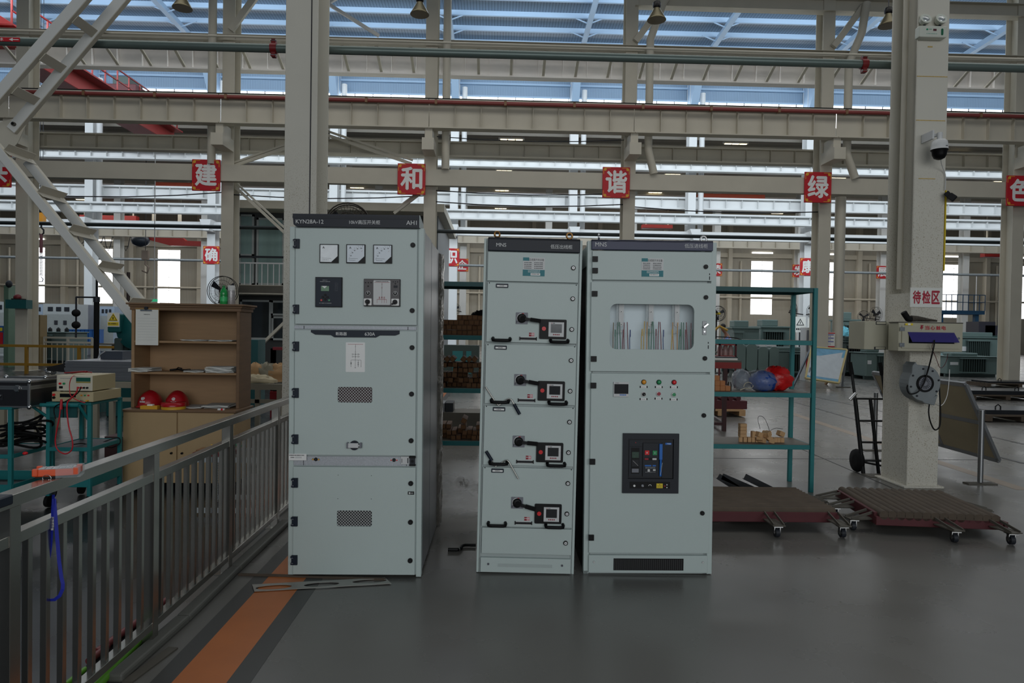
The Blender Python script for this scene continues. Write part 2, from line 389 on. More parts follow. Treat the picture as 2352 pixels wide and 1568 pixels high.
# upper tie beam, lit high girder and the lacing between
t0, t1 = zz(293, 89.4, 22.75), zz(293, 75.7, 22.75)
structure(tag(MB().ibeam((-24, 22.75, (t0+t1)/2), (26, 22.75, (t0+t1)/2), .3, t1-t0, CREAM2).build('beam'), 'cream tie beam just above the grey green fire pipe', 'beam'))
hg0, hg1 = zz(293, 158, 24.0), zz(293, 96, 24.0)
girder(24.0, hg0, hg1, -26, 28, mat('lit_cream_tone', (240, 234, 228), .5, 0, .06, 1), .85, .2, .05, .36, 'pale high crane girder behind the fire pipe')  # stronger light on this girder is put into a whiter cream
mb = MB()
for k in range(44):
    x = -24.2+1.12*k
    mb.bar((x, 22.8, t0), (x, 23.9, hg0+.05), .09, .05, CREAM2)
structure(tag(mb.build('beam_lacing'), 'slanting lacing bars between tie beam and high girder', 'bracing'))
structure(tag(MB().ibeam((4.5, 22.75, zz(1800, 12, 22.75)), (26, 22.75, zz(1800, 12, 22.75)), .35, .42, CREAM2).build('beam'), 'dark cream beam crossing at the very top above the bell lamps', 'beam'))
# knee braces at the heads of second row columns
for k in (-1, 1, 2):
    x = -2.2+6.62*k; s = 1
    structure(tag(MB().bar((x+.1, 22.6, 11.2), (x+1.1, 22.6, 12.6), .12, .2, CREAM2).build('knee_brace'), 'cream knee brace at the head of the column '+whereB[k], 'brace'))
# cross bracing rods
mb = MB(); a, b = W(752, 8, 22.6), W(870, 82, 22.6); mb.bar(a, b, .1, .1, CREAM3)
mb.bar(W(752, 8, 22.6), W(800, -20, 22.6), .1, .1, CREAM3)
structure(tag(mb.build('brace_bar'), 'bright white brace pointing at the column above the tallest cabinet', 'brace'))
for q, (pa, pb, lab) in enumerate([((745, 308), (945, 376), 'sloping brace between near girder and sign beam over the tallest cabinet'), ((541, 430), (658, 538), 'sloping brace in front of the mezzanine windows'), ((535, 382), (655, 340), 'twin bar brace rising over the wooden shelf'), ((905, 490), (965, 444), 'short sloping brace just over the tallest cabinet top')]):
    a, b = W(*pa, 22.9), W(*pb, 22.9); o_ = Vector((.04, 0, .12))
    structure(tag(MB().bar(a, b, .09, .09, CREAM2).bar(a+o_, b+o_, .09, .06, CREAM2).build('brace_bar'), lab, 'brace'))
# downpipes
for k, pts in {0: [(.52, 22.62, 14), (.52, 22.62, sb1)], 1: [(1.35, 22.6, 13.2), (.95, 22.6, 12.4), (.55, 22.6, 11.2), (.55, 22.6, 7.6), (.75, 22.6, sb1)], 2: [(1.1, 22.6, 12.6), (.95, 22.6, 11.6), (.55, 22.6, 10.6), (.55, 22.6, 7.6), (.85, 22.6, sb1)], -1: [(-.42, 22.6, 13.2), (-.42, 22.6, 12.2), (-.42, 22.6, 11.2), (-.42, 22.6, 7.6), (-.42, 22.6, sb1)]}.items():
    x = -2.2+6.62*k
    tag(MB().tube([(x+a, 22.44, c) for a, b, c in pts], .13, CREAM2, 10).build('downpipe'), 'cream rainwater downpipe beside the column '+whereB[k], 'pipe')
a = W(1931, 455, 22.95)
tag(MB().tube([(a.x, 22.95, sb0), (a.x, 22.95, 0)], .17, CREAM2, 12).build('downpipe'), 'thick cream downpipe standing on the floor beyond the green rack', 'pipe')

# ---- third row
WHITEP = mat('white_steel_paint', (226, 228, 228), .5, 0, .05, 1)
whereC = {-3: 'past the laced brace', -2: 'next to the round fan', -1: 'hidden low by the tallest cabinet', 0: 'in the gap between tallest and drawer cabinet', 1: 'above the drawer cabinet', 2: 'above the window cabinet', 3: 'seen over the green rack', 4: 'past the sign column', -4: 'beyond the picture edge'}
for k in range(-4, 6):
    x = -2.35+6.64*k
    cC = hcol('column', x, 38.0, .44, .6, 15.6, WHITEP, 'white steel column of the third row '+whereC.get(k, 'past the distribution box'))
    MB().tube([(x+.52, 38.1, 15), (x+.52, 38.1, 7.3)], .15, WHITEP, 8).build('downpipe', cC)
    if k < 5: structure(tag(MB().prism([(x-.3, 7.3), (x+.3, 7.3), (x+.2, 6.7), (x-.1, 6.7)], 37.2, 38, WHITEP).build('girder_bracket'), 'white bracket on the third row column '+whereC[k], 'bracket'))
for nm, ya, yb, Y, st, lab in (('a', 366, 386, 37.4, .83, 'white high crane girder of the third row, just above the sign beam'), ('b', 446, 474, 38.8, .92, 'white girder of the third row seen just below the sign beam'), ('c', 484, 507, 37.4, .83, 'white lower crane girder of the third row')):
    girder(Y, zz(1200, yb, Y), zz(1200, ya, Y), -46, 46, WHITEP, st, .2, .09, .4, lab)
c0, c1 = zz(1200, 543, 37.7), zz(1200, 524, 37.7)
structure(tag(MB().box(-46, 46, 37.7, 37.95, c0, c1, WHITEP).build('beam'), 'white beam of the third row with a dark pipe in front', 'beam'))
tag(MB().tube([(-30, 24.0, zz(300, 517, 24)), (32, 24.0, zz(300, 517, 24))], .066, mat('dark_grey_pipe', (52, 58, 58), .4, .2, .1), 10).build('service_pipe'), 'dark grey pipe crossing in front of the white third row beam', 'pipe')
# high bay far wall, window strip, rafters, purlins, roof
BLUEW = wavy('pale_blue_ribbed_sheet', (136, 160, 184), (90, 112, 134), 3.4)
BLUES = mat('pale_blue_steel', (160, 186, 212), .5, 0, .05, 1)
BLUER = wavy('roof_ribbed_sheet', (120, 140, 160), (66, 82, 98), 2.2)
sky = mat('bright_sky_pane', (255, 255, 255), .3, 0, 0, emit=3.0)
w0, w1 = zz(600, 237, 38.7), zz(600, 209, 38.7)
structure(MB().box(-60, 60, 38.7, 38.8, w1, 16.6, BLUEW).build('wall_high'))
mb = MB().box(-60, 60, 38.72, 38.76, w0-.6, w1, sky); ws = structure(mb.build('window_1'))
mb = MB()
for k in range(120): mb.box(-60+k*1.0-.015, -60+k*1.0+.015, 38.66, 38.72, w0-.6, w1, INK)
mb.box(-60, 60, 38.64, 38.72, w1-.03, w1+.06, BLUES); mb.build('window_mullion', ws)
structure(MB().box(-60, 60, 38.5, 38.7, w1+.62, w1+.72, BLUES).box(-60, 60, 38.45, 38.7, w1+1.75, w1+2.2, BLUES).build('trim_9'))
zr = lambda Y: 16.5+(38.7-Y)*.05
structure(MB().hexa([(-60, 29, zr(29)), (60, 29, zr(29)), (60, 38.8, zr(38.8)), (-60, 38.8, zr(38.8)), (-60, 29, zr(29)+.1), (60, 29, zr(29)+.1), (60, 38.8, zr(38.8)+.1), (-60, 38.8, zr(38.8)+.1)], BLUER).build('ceiling'))
for k in range(1, 7):
    Y = 38.6-1.45*k
    structure(tag(MB().box(-60, 60, Y, Y+.03, zr(Y)-.25, zr(Y), BLUES).box(-60, 60, Y-.09, Y+.03, zr(Y)-.27, zr(Y)-.25, BLUES).build('beam'), 'pale blue roof purlin of the high bay', 'beam', 'roof purlins'))
for k in range(-5, 7):
    x = -2.35+6.64*k
    mb = MB(); mb.bar((x, 38.6, zr(38.6)-.55), (x, 29, zr(29)-.62), .26, .03, BLUES).bar((x, 38.6, zr(38.6)-.4), (x, 29, zr(29)-.42), .03, .34, BLUES)
    mb.add([(x-.2, 38.6, 13.2), (x+.2, 38.6, 13.2), (x+.2, 36.6, zr(36)-.6), (x-.2, 36.6, zr(36)-.6), (x-.2, 38.7, 16.2), (x+.2, 38.7, 16.2)], [(0, 1, 2, 3), (3, 2, 5, 4), (0, 3, 4), (1, 5, 2)], BLUES)
    for s_ in (-1, 1):
        for Yk in (35.7, 34.2, 32.8): mb.bar((x, Yk, zr(Yk)-.5), (x+s_*.75, Yk, zr(Yk)-.2), .05, .05, BLUES)
    structure(tag(mb.build('rafter'), 'pale blue rafter of the high bay roof', 'rafter', 'high bay rafters'))
# low dark ceiling of the far bays
GREYC = wavy('dull_ceiling_sheet', (116, 110, 100), (80, 76, 70), .6, .6, 'Y')
structure(MB().box(-70, 70, 38.9, 70, 12.9, 13.0, GREYC).build('ceiling_far'))
structure(MB().box(-70, 70, 38.8, 38.9, 12.6, w0-.55, GREYC).build('wall_above'))
for k in range(6):
    Y = 41+4.4*k
    structure(tag(MB().box(-70, 70, Y, Y+.1, 12.55, 12.9, CREAM2).build('beam'), 'dull roof purlin of the far bays', 'beam', 'far purlins'))
# fourth row and far wall
whereD = {0: 'with a red sign over the timber blocks', 4: 'with a red sign above the green rack', 5: 'with a red sign next to the sign column', 3: 'with a sign half hidden by the window cabinet'}
for k in range(-5, 7):
    x = -2.5+6.63*k
    hcol('column', x, 53.2, .5, .6, 12.9, CREAM3, 'pale far column of the fourth row '+whereD.get(k, 'between the far windows'))
girder(52.6, zz(1200, 552, 52.6)-.3, zz(1200, 552, 52.6)+.5, -60, 60, CREAM2, 1.1, .3, .08, .4, 'dull far crane girder of the fourth row')
BEIGE = wavy('beige_ribbed_sheet', (176, 171, 158), (130, 125, 112), 2.1)
wx = [-32.5+6.63*k for k in range(-3, 14)]
wz0, wz1 = zz(95, 694, 69), zz(388, 574, 69)
mb = MB().box(-75, 75, 69, 69.1, 0, wz0, BEIGE).box(-75, 75, 69, 69.1, wz1, 13, BEIGE); xs = [-75]
for x in wx: xs += [x-1.1, x+1.1]
xs.append(75)
for a, b in zip(xs[::2], xs[1::2]): mb.box(a, b, 69, 69.1, wz0, wz1, BEIGE)
structure(mb.build('wall_back'))
structure(MB().box(-75, 75, 68.7, 69, zz(388, 567, 69), zz(388, 557, 69), CREAM2).box(-75, 75, 68.85, 69, 5.2, 5.35, CREAM2).build('trim_10'))
for i, x in enumerate(wx):
    w = structure(MB().box(x-1.1, x+1.1, 69.03, 69.06, wz0, wz1, sky).build('window_%d' % (i+2)))
    mb = MB()
    for q in (.26, .5, .72, .93): mb.box(x-1.1, x+1.1, 68.98, 69.03, wz0+(wz1-wz0)*q-.018, wz0+(wz1-wz0)*q+.018, LGREY)
    mb.box(x-.012, x+.012, 68.98, 69.03, wz0, wz1, LGREY).build('window_bar', w)
    up = structure(MB().box(x-1.05, x+1.05, 68.9, 68.98, zz(388, 557.5, 69), zz(388, 553, 69), sky).build('window_%d' % (i+40)))
    structure(tag(MB().box(x+3.0, x+3.4, 68.4, 69, 0, 12.9, CREAM2).tube([(x+4.4, 68.8, 0), (x+4.4, 68.8, 9)], .12, CREAM2, 8).build('wall_column'), 'cream far wall column with its downpipe', 'column', 'far wall columns'))
# side walls far out, to close the hall
structure(MB().box(-75, -74.8, 20, 69, 0, 13, BEIGE).build('wall_left'))
structure(MB().box(74.8, 75, 20, 69, 0, 13, BEIGE).build('wall_right'))
# ================================================================ switchgear cabinets
ZINC = mat('zinc_crystal_strip', (176, 180, 186), .5, .25, .32, 170)
def lock(fr, par, px, py, r=.0155, y=-.022, ring_=None, core=BLACK):
    x, z = fr.p(px, py, y); mb = MB()
    mb.ycyl(x, z, y-.010, y, r, ring_ or core).ycyl(x, z, y-.013, y-.010, r*.62, core if not ring_ else LGREY).ycyl(x, z, y-.015, y-.013, r*.22, DGREY)
    return mb.build('lock', par)
def hinge(fr, par, x0, y0, x1, y1, m=HINGE, y=-.022, flat=False):
    a, b, c, d = fr.r(x0, y0, x1, y1, y); mb = MB()
    mb.box(a, b, y-.014, y, c, d, m)
    if not flat:
        h = d-c; mb.box(a-.004, a+.016, y-.02, y-.004, c+h*.05, c+h*.26, m).box(a-.004, a+.016, y-.02, y-.004, c+h*.74, c+h*.95, m)
        mb.box(a-.002, a+.014, y-.0215, y-.02, c+h*.2, c+h*.26, MGREY).box(a-.002, a+.014, y-.0215, y-.02, c+h*.74, c+h*.8, MGREY)
    else: mb.box(a+(b-a)*.42, a+(b-a)*.5, y-.0155, y-.014, c+(d-c)*.3, d-(d-c)*.3, DGREY)
    return mb.build('hinge', par, .002)
def grid_mesh(mb, a, b, c, d, y, step, m, w=.0022):
    n = int((b-a+d-c)/step)+1
    for k in range(1, n):
        for s in (1, -1):
            pts = []
            t = k*step                      # line x-a + s*(z) = const
            if s > 0: p0 = (a+max(0, t-(d-c)), c+min(t, d-c)); p1 = (a+min(t, b-a), c+max(0, t-(b-a)))
            else: p0 = (a+max(0, t-(d-c)), d-min(t, d-c)); p1 = (a+min(t, b-a), d-max(0, t-(b-a)))
            if abs(p0[0]-p1[0]) > .004: mb.bar((p0[0], y+(.0012 if s > 0 else 0), p0[1]), (p1[0], y+(.0012 if s > 0 else 0), p1[1]), w, w, m)
def plate_label(fr, par, box, y=-.0225):
    a, b, c, d = fr.r(*box, y); mb = MB(); mb.box(a, b, y-.0015, y, c, d, LGREY); h = d-c; w = b-a; Y = y-.0016
    mb.box(a, b, Y-.0006, Y, c, c+h*.34, TEALTAPE).box(a, a+w*.28, Y-.0008, Y, d-h*.18, d, TEALTAPE)
    mb.text('低压成套开关设备', a+w*.18, b-w*.04, d-h*.18, d-h*.05, Y, INK, keep=False, depth=.0006)
    for k in range(4): mb.dashes(a+w*.06, a+w*.4, d-h*(.29+.1*k), h*.035, Y, INK, 6).dashes(a+w*.52, a+w*.92, d-h*(.29+.1*k), h*.035, Y, INK, 6).box(a+w*.06, a+w*.94, Y-.0005, Y, d-h*(.31+.1*k), d-h*(.305+.1*k), MGREY)
    mb.box(a+w*.36, a+w*.8, Y-.0012, Y-.0006, c+h*.03, c+h*.16, WHITE).dashes(a+w*.4, a+w*.76, c+h*.09, h*.03, Y-.0013, INK, 6)
    mb.dashes(a+w*.24, a+w*.8, c+h*.27, h*.03, Y-.0007, WHITE, 9).dashes(a+w*.24, a+w*.8, c+h*.2, h*.03, Y-.0007, WHITE, 9)
    return mb.build('rating_plate', par)
def eyebolt(fr, par, px, py, m, yaw=0.0, yd=.06, r=.019):
    x, z = fr.p(px, py, yd); mb = MB()
    pts = [(x+r*math.cos(a)*math.cos(yaw), yd+r*math.cos(a)*math.sin(yaw), z+r*math.sin(a)) for a in [2*math.pi*k/20 for k in range(20)]]
    mb.tube(pts, .0062, m, 8, True).cyl((x, yd, z-r-.022), (x, yd, z-r), .009, m, 10)
    return mb.build('lifting_eye', par)

# ---------------------------------------------------------------- the KYN28A-12 cabinet
f1 = Fr((-1.288, 4.357, 0), -.54, -.3)
c1 = f1.empty('switchgear_cabinet', 'tallest grey switchgear cabinet with three meters and mesh vents, beside the railing', 'switchgear')
W1, D1, H1 = .845, 1.06, 2.218
mb = MB().box(.03, W1-.03, .0, D1, 0.012, H1, CABE).box(.0, .033, -.004, D1, .0, H1, CAB).box(W1-.033, W1, -.004, .06, .0, H1, CAB)
mb.build('body', c1, .002)
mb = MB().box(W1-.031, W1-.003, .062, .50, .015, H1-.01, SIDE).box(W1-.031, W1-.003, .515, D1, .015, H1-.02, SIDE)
mb.build('side_panel', c1, .003)
a, b, c, d = f1.r(672.5, 490.5, 963.3, 523.5, -.03)
mb = MB().prism([(a, d), (b, d), (b, c), (a+.022, c), (a+.006, c+.012), (a+.004, c+.03)], -.034, .03, NAVY)
mb.box(a, b, -.036, -.034, d-.028, d-.012, DGREY)
mb.add([(b, -.034, c), (b, -.034, d), (b, .16, d-.03), (b, .16, c), (b+.004, -.034, c), (b+.004, -.034, d), (b+.004, .16, d-.03), (b+.004, .16, c)], [(0, 1, 2, 3), (7, 6, 5, 4), (0, 4, 5, 1), (1, 5, 6, 2), (2, 6, 7, 3)], CABE)
mb.box(a, b, .03, .16, c, c+.02, CABE)
hd = mb.build('header', c1)
for t, x0_, x1_, y0_, y1_ in (('KYN28A-12', 679.6, 743, 503.6, 513.8), ('10kV高压开关柜', 800, 875.6, 505, 515.6), ('AH1', 933.4, 957.2, 506.2, 516.8)):
    p, q, r, s = f1.r(x0_, y0_, x1_, y1_, -.034); MB().text(t, p, q, r, s, -.0345, LGREY, .006).build('lettering', hd)
def door(fr, par, tl, br, m=CAB, hole=None, hr=.012, name='door', y=-.022):
    a, b, c, d = fr.r(*tl, *br, y); mb = MB()
    if hole:
        h = fr.r(*hole, y); mb.shape([[(a, c), (b, c), (b, d), (a, d)], rr(h[0], h[1], h[2], h[3], hr)], y, 0, m)
    else: mb.box(a, b, y, -.001, c, d, m)
    return mb.build(name, par, .0018, seg=2), (a, b, c, d)
du, _ = door(f1, c1, (679, 523.5), (956.8, 746.6))
for q in ((676.3, 548.8, 688.8, 570.4), (675.4, 699.2, 687.4, 720.6)): hinge(f1, du, *q)
for q in ((948.6, 562.8), (947, 713)): lock(f1, du, *q)
for i, q in enumerate(((734.7, 560.3, 777.7, 603.9), (795.9, 560.9, 839, 604.5), (857.7, 561.8, 900.5, 604.9))):
    a, b, c, d = f1.r(*q, -.03); w = b-a; mb = MB()
    mb.box(a, b, -.036, -.022, c, d, BLACK); Y = -.0365; e = w*.045
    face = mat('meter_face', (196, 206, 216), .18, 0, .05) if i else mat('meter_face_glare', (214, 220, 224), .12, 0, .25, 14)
    mb.prism([(a+e, c+e), (b-w*.38, c+e), (b-e, c+w*.36), (b-e, d-e), (a+e, d-e)], Y-.001, Y+.001, face)
    Yf = Y-.0012; ox, oz = b-w*.14, c+w*.2
    for k in range(11):
        an = R(92+9*k-2); r0, r1 = w*.66, w*(.73 if k % 2 else .76)
        if i: mb.bar((ox+r0*math.cos(an), Yf, oz+r0*math.sin(an)), (ox+r1*math.cos(an), Yf, oz+r1*math.sin(an)), w*.012, .0006, INK)
    if i:
        for tx, (u, v) in {'20': (.2, .36), '40': (.28, .52), '60': (.4, .64), '80': (.55, .73), '100': (.74, .76)}.items(): mb.text(tx, a+w*u, a+w*(u+.1), c+w*v, c+w*(v+.055), Yf, INK, .02, .0005)
        mb.bar((b-w*.2, Yf, c+w*.62), (b-w*.13, Yf, c+w*.67), w*.02, .0006, REDINK)
    mb.text('A', a+w*.16, a+w*.27, d-w*.24, d-w*.13, Yf, INK, .02, .0005)
    mb.bar((a+w*.13, Yf, c+w*.245), (a+w*.62, Yf, c+w*.235), w*.035, .0008, INK).dashes(a+w*.16, a+w*.5, c+w*.14, w*.022, Yf, MGREY, 6)
    m_ = mb.build('ammeter', du, .001)
    if i == 0: m_['label'] = 'ammeter with pale glare on its face'
# protection relay
a, b, c, d = f1.r(725.1, 636, 786, 705.3, -.03); w, h = b-a, d-c
mb = MB().box(a, b, -.038, -.022, c, d, BLACK).box(a+.004, b-.004, -.041, -.038, c+.004, d-.004, HINGE); Y = -.0415
mb.box(a+w*.22, a+w*.52, Y-.001, Y, c+h*.53, c+h*.70, LCD).prism([(a+w*.24, c+h*.70), (a+w*.45, c+h*.70), (a+w*.36, c+h*.62)], Y-.002, Y-.001, WHITE)
mb.dashes(a+w*.28, a+w*.46, c+h*.89, h*.012, Y, LGREY, 5).dashes(a+w*.18, a+w*.56, c+h*.84, h*.014, Y, LGREY, 9).dashes(a+w*.16, a+w*.62, c+h*.12, h*.014, Y, LGREY, 10)
for k in range(8): mb.dashes(a+w*.74, a+w*.86, c+h*(.8-.037*k), h*.008, Y, MGREY, 3)
for an in range(4):
    mb.ycyl(a+w*.38+w*.085*math.cos(an*math.pi/2), c+h*.33+w*.085*math.sin(an*math.pi/2), Y-.004, Y, w*.045, BLACK, 12)
mb.ycyl(a+w*.38, c+h*.33, Y-.004, Y, w*.04, DGREY, 12).ycyl(a+w*.24, c+h*.225, Y-.004, Y, w*.035, REDB, 12).ycyl(a+w*.53, c+h*.225, Y-.004, Y, w*.035, GREENB, 12)
mb.build('protection_relay', du, .001)
# switch state indicator
a, b, c, d = f1.r(836.7, 640.3, 919.3, 703.8, -.03); w, h = b-a, d-c
BROWNG = mat('brown_grey_panel', (78, 74, 76), .45, 0, .05)
mb = MB().box(a, b, -.040, -.022, c, d, BLACK).box(a+.003, b-.003, -.0425, -.040, c+.003, d-.003, BROWNG); Y = -.043
mb.shape([rr(a+w*.265, a+w*.735, c+h*.05, c+h*.95, .006)], Y-.001, Y+.001, LGREY); Yf = Y-.0012
mb.dashes(a+w*.33, a+w*.68, d-h*.1, h*.022, Yf, INK, 12).box(a+w*.29, a+w*.71, Yf-.0006, Yf, d-h*.13, d-h*.118, REDINK)
cx = a+w*.5
mb.box(cx-.0008, cx+.0008, Yf-.0006, Yf, c+h*.3, d-h*.14, INK)
for zq in (.82, .34): mb.bar((cx-w*.025, Yf, c+h*(zq-.03)), (cx, Yf, c+h*zq), .0015, .0006, REDINK).bar((cx+w*.025, Yf, c+h*(zq-.03)), (cx, Yf, c+h*zq), .0015, .0006, REDINK)
for s in (-1, 1): mb.bar((cx-w*.02, Yf, c+h*.68-s*w*.02), (cx+w*.02, Yf, c+h*.68+s*w*.02), .0018, .0006, REDINK)
for q in (-.065, 0, .065):
    for r in (.33, .29): mb.shape([ring(cx+w*q, c+h*r, w*.018, w*.018, 12), ring(cx+w*q, c+h*r, w*.011, w*.011, 12)], Yf-.0006, Yf, REDINK)
mb.box(a+w*.37, a+w*.63, Yf-.0006, Yf, c+h*.245, c+h*.257, REDINK)
for q in (.37, .5, .565, .63): mb.box(a+w*q-.0007, a+w*q+.0007, Yf-.0006, Yf, c+h*.12, c+h*.25, REDINK)
for q in (.08, .155, .23): mb.ycyl(a+w*(q-.03), c+h*.86, Y-.003, Y, w*.016, BLACK, 10)
for q in (.81, .87, .93): mb.ycyl(a+w*q, c+h*.9, Y-.003, Y, w*.014, BLACK, 10)
mb.ycyl(a+w*.12, c+h*.73, Y-.003, Y, w*.02, BLACK, 10).ycyl(a+w*.87, c+h*.83, Y-.003, Y, w*.018, BLACK, 10)
mb.shape([rr(a+w*.82, a+w*.93, c+h*.68, c+h*.77, .003)], Y-.001, Y, DGREY)
for q in (.12, .87): mb.ycyl(a+w*q, c+h*.47, Y-.006, Y, w*.063, LGREY, 18).ycyl(a+w*q, c+h*.47, Y-.010, Y-.006, w*.052, BLACK, 18).box(a+w*q-.002, a+w*q+.002, Y-.0115, Y-.01, c+h*.45, c+h*.52, WHITE)
for i, q in enumerate((.115, .87)):
    mb.shape([rr(a+w*(q-.105), a+w*(q+.105), c+h*.03, c+h*.28, .004)], Y-.004, Y, WHITE).ycyl(a+w*q, c+h*.16, Y-.018, Y-.004, w*.065, BLACK, 18)
    an = R(-92 if i == 0 else -140); mb.bar((a+w*q, Y-.02, c+h*.16), (a+w*q+w*.11*math.cos(an), Y-.02, c+h*.16+w*.11*math.sin(an)), .013, .009, BLACK).ycyl(a+w*q, c+h*.16, Y-.026, Y-.018, w*.02, DGREY, 12)
mb.build('state_indicator', du, .0008)
# strips between doors
a, b, c, d = f1.r(676, 747.5, 956, 757.5, -.006); mb = MB().box(a, b, -.008, 0, c, d, ZINC)
for q in (698.5, 937): x, z = f1.p(q, 752, -.008); mb.box(x-.002, x+.002, -.009, -.008, c, d, INK)
mb.build('zinc_strip', c1)
dm, _ = door(f1, c1, (677.5, 758.3), (953.6, 1046), hole=(775.7, 888.4, 854.9, 924.7))
for q in ((674.7, 783.9, 687.3, 806.3), (673.7, 890.6, 686.5, 913), (672.7, 997, 685.5, 1019)): hinge(f1, dm, *q)
for q in ((946.7, 798), (945.5, 904.5), (944.5, 1011.4)): lock(f1, dm, *q)
pts = [f1.p(640+x/4.9, 740+y/4.9, -.022) for x, y in ((367, 85), (1362, 92), (1362, 130), (1315, 148), (1140, 147), (1098, 170), (630, 167), (590, 143), (415, 137), (367, 110))]
bn = MB().prism(pts, -.031, -.022, HINGE).build('name_banner', c1, .001)
for t, q in (('断路器', (771.6, 762, 796.5, 770.6)), ('630A', (838, 762.6, 861.4, 771.2))):
    p, q_, r, s = f1.r(*q, -.031); MB().text(t, p, q_, r, s, -.0315, LGREY, .012).build('lettering', bn)
def window_mesh(fr, par, box, back):
    a, b, c, d = fr.r(*box, -.012); mb = MB()
    mb.box(a, b, -.004, -.001, c, d, back); grid_mesh(mb, a, b, c, d, -.012, .0185, LGREY); return mb.build('vent_mesh', par)
window_mesh(f1, dm, (775.7, 888.4, 854.9, 924.7), mat('dark_red_interior', (58, 36, 38), .8, 0, .4, 14))
# single line diagram plate
def diagram(fr, par, box):
    a, b, c, d = fr.r(*box, -.0225); w, h = b-a, d-c; Y = -.0235; mb = MB(); mb.shape([rr(a, b, c, d, .004)], Y, -.0215, WHITE); t = .0014
    mb.box(a+w*.1, b-w*.1, Y-.0006, Y, d-h*.07, d-h*.06, REDINK); cx = a+w*.5
    mb.box(cx-t/2, cx+t/2, Y-.0006, Y, c+h*.18, d-h*.07, INK)
    for u in (.87, .69): mb.bar((cx-w*.03, Y-.0003, c+h*(u-.02)), (cx, Y-.0003, c+h*u), t, .0006, INK).bar((cx+w*.03, Y-.0003, c+h*(u-.02)), (cx, Y-.0003, c+h*u), t, .0006, INK)
    for u in (.36, .5, .65):
        for v in (.6, .52): mb.shape([ring(a+w*u, c+h*v, w*.036, w*.036, 14), ring(a+w*u, c+h*v, w*.024, w*.024, 14)], Y-.0006, Y, INK).box(a+w*(u+.04), a+w*(u+.08), Y-.0006, Y, c+h*v-t/2, c+h*v+t/2, INK)
    mb.box(a+w*.28, a+w*.8, Y-.0006, Y, c+h*.40, c+h*.40+t, INK)
    for u in (.28, .65, .8): mb.box(a+w*u-t/2, a+w*u+t/2, Y-.0006, Y, c+h*.18, c+h*.4, INK).bar((a+w*u-w*.03, Y-.0003, c+h*.18), (a+w*u+w*.03, Y-.0003, c+h*.18), t, .0006, INK)
    mb.shape([rr(a+w*.255, a+w*.305, c+h*.26, c+h*.33, .002), rr(a+w*.268, a+w*.292, c+h*.27, c+h*.32, .001)], Y-.0008, Y, INK)
    for v in (.31, .25): mb.shape([ring(a+w*.65, c+h*v, w*.03, w*.03, 12), ring(a+w*.65, c+h*v, w*.018, w*.018, 12)], Y-.0007, Y, INK)
    mb.shape([ring(cx, c+h*.15, w*.03, w*.03, 12), ring(cx, c+h*.15, w*.018, w*.018, 12)], Y-.0007, Y, INK)
    return mb.build('diagram_plate', par)
diagram(f1, dm, (794.5, 785.9, 838, 854.3))
x, z = f1.p(814.5, 1022, -.022); mb = MB().ycyl(x, z, -.034, -.022, .03, NAVY, 24).box(x-.037, x+.028, -.048, -.036, z-.014, z+.016, LGREY)
mb.box(x-.046, x-.036, -.05, -.022, z-.017, z+.02, MGREY).box(x+.036, x+.048, -.05, -.022, z-.015, z+.018, MGREY).box(x-.046, x+.048, -.040, -.036, z-.006, z+.006, LGREY)
mb.build('twist_handle', dm, .002)
a, b, c, d = f1.r(674.6, 1047, 954, 1069.6, -.008); mb = MB().box(a, b, -.010, 0, c, d, ZINC)
for q in (697.3, 934): x, z = f1.p(q, 1060, -.008); mb.box(x-.0015, x+.0015, -.0115, -.010, c, d-.02, INK)
for q, w_ in (((725.6, 1054.4), GOLD), ((905.1, 1056), SIGNRED)):
    x, z = f1.p(*q, -.01); mb.ycyl(x, z, -.014, -.010, .0115, BLACK).ycyl(x, z, -.0145, -.014, .007, DGREY)
    for s in (-1, 1): mb.ycyl(x+s*.018, z, -.013, -.010, .0068, CHROME, 12).ycyl(x+s*.018, z-.001, -.0136, -.013, .005, w_, 12)
sp = mb.build('operating_strip', c1)
a, b, c, d = f1.r(921.2, 1047.5, 939.6, 1065.4, -.01); mb = MB().box(a, b, -.022, -.010, c, d, LGREY).box(a+.006, a+.009, -.024, -.022, c+.01, d-.012, DGREY).box(b-.009, b-.004, -.026, -.022, c+.008, d-.008, DGREY)
a, b, c, d = f1.r(940.5, 1046.4, 955, 1069.4, -.01); mb.box(a, b, -.02, -.010, c, c+(d-c)*.17, BLACK).box(a+.004, b-.004, -.024, -.01, c+(d-c)*.17, d, DGREY).box(a, b, -.026, -.01, d-(d-c)*.2, d, BLACK).ycyl((a+b)/2, (c+d)/2, -.03, -.024, .008, BLACK)
mb.build('strip_latch', c1, .001)
a, b, c, d = f1.r(663.4, 1041.6, 704, 1056.9, -.0245); mb = MB().box(a, b, -.0255, -.0235, c, d, WHITE).dashes(a+.004, b-.012, d-.012, .005, -.0256, INK, 12).dashes(a+.012, a+.036, c+.016, .005, -.0256, INK, 4).box(a+.04, b-.03, -.0262, -.0256, c+.013, c+.024, LGREY)
mb.build('paper_sticker', c1)
dl, _ = door(f1, c1, (674.2, 1071.2), (952.2, 1319.8), hole=(773.8, 1172, 853.9, 1208.9))
for q in ((672.1, 1096.9, 684.8, 1118.7), (671.4, 1185.3, 684, 1207.5), (670.5, 1274.1, 683.6, 1296)): hinge(f1, dl, *q)
for q in ((943.7, 1109.5), (943, 1198.4), (942.3, 1286.5)): lock(f1, dl, *q)
window_mesh(f1, dl, (773.8, 1172, 853.9, 1208.9), mat('dark_interior', (30, 34, 36), .8, 0, .4, 14))
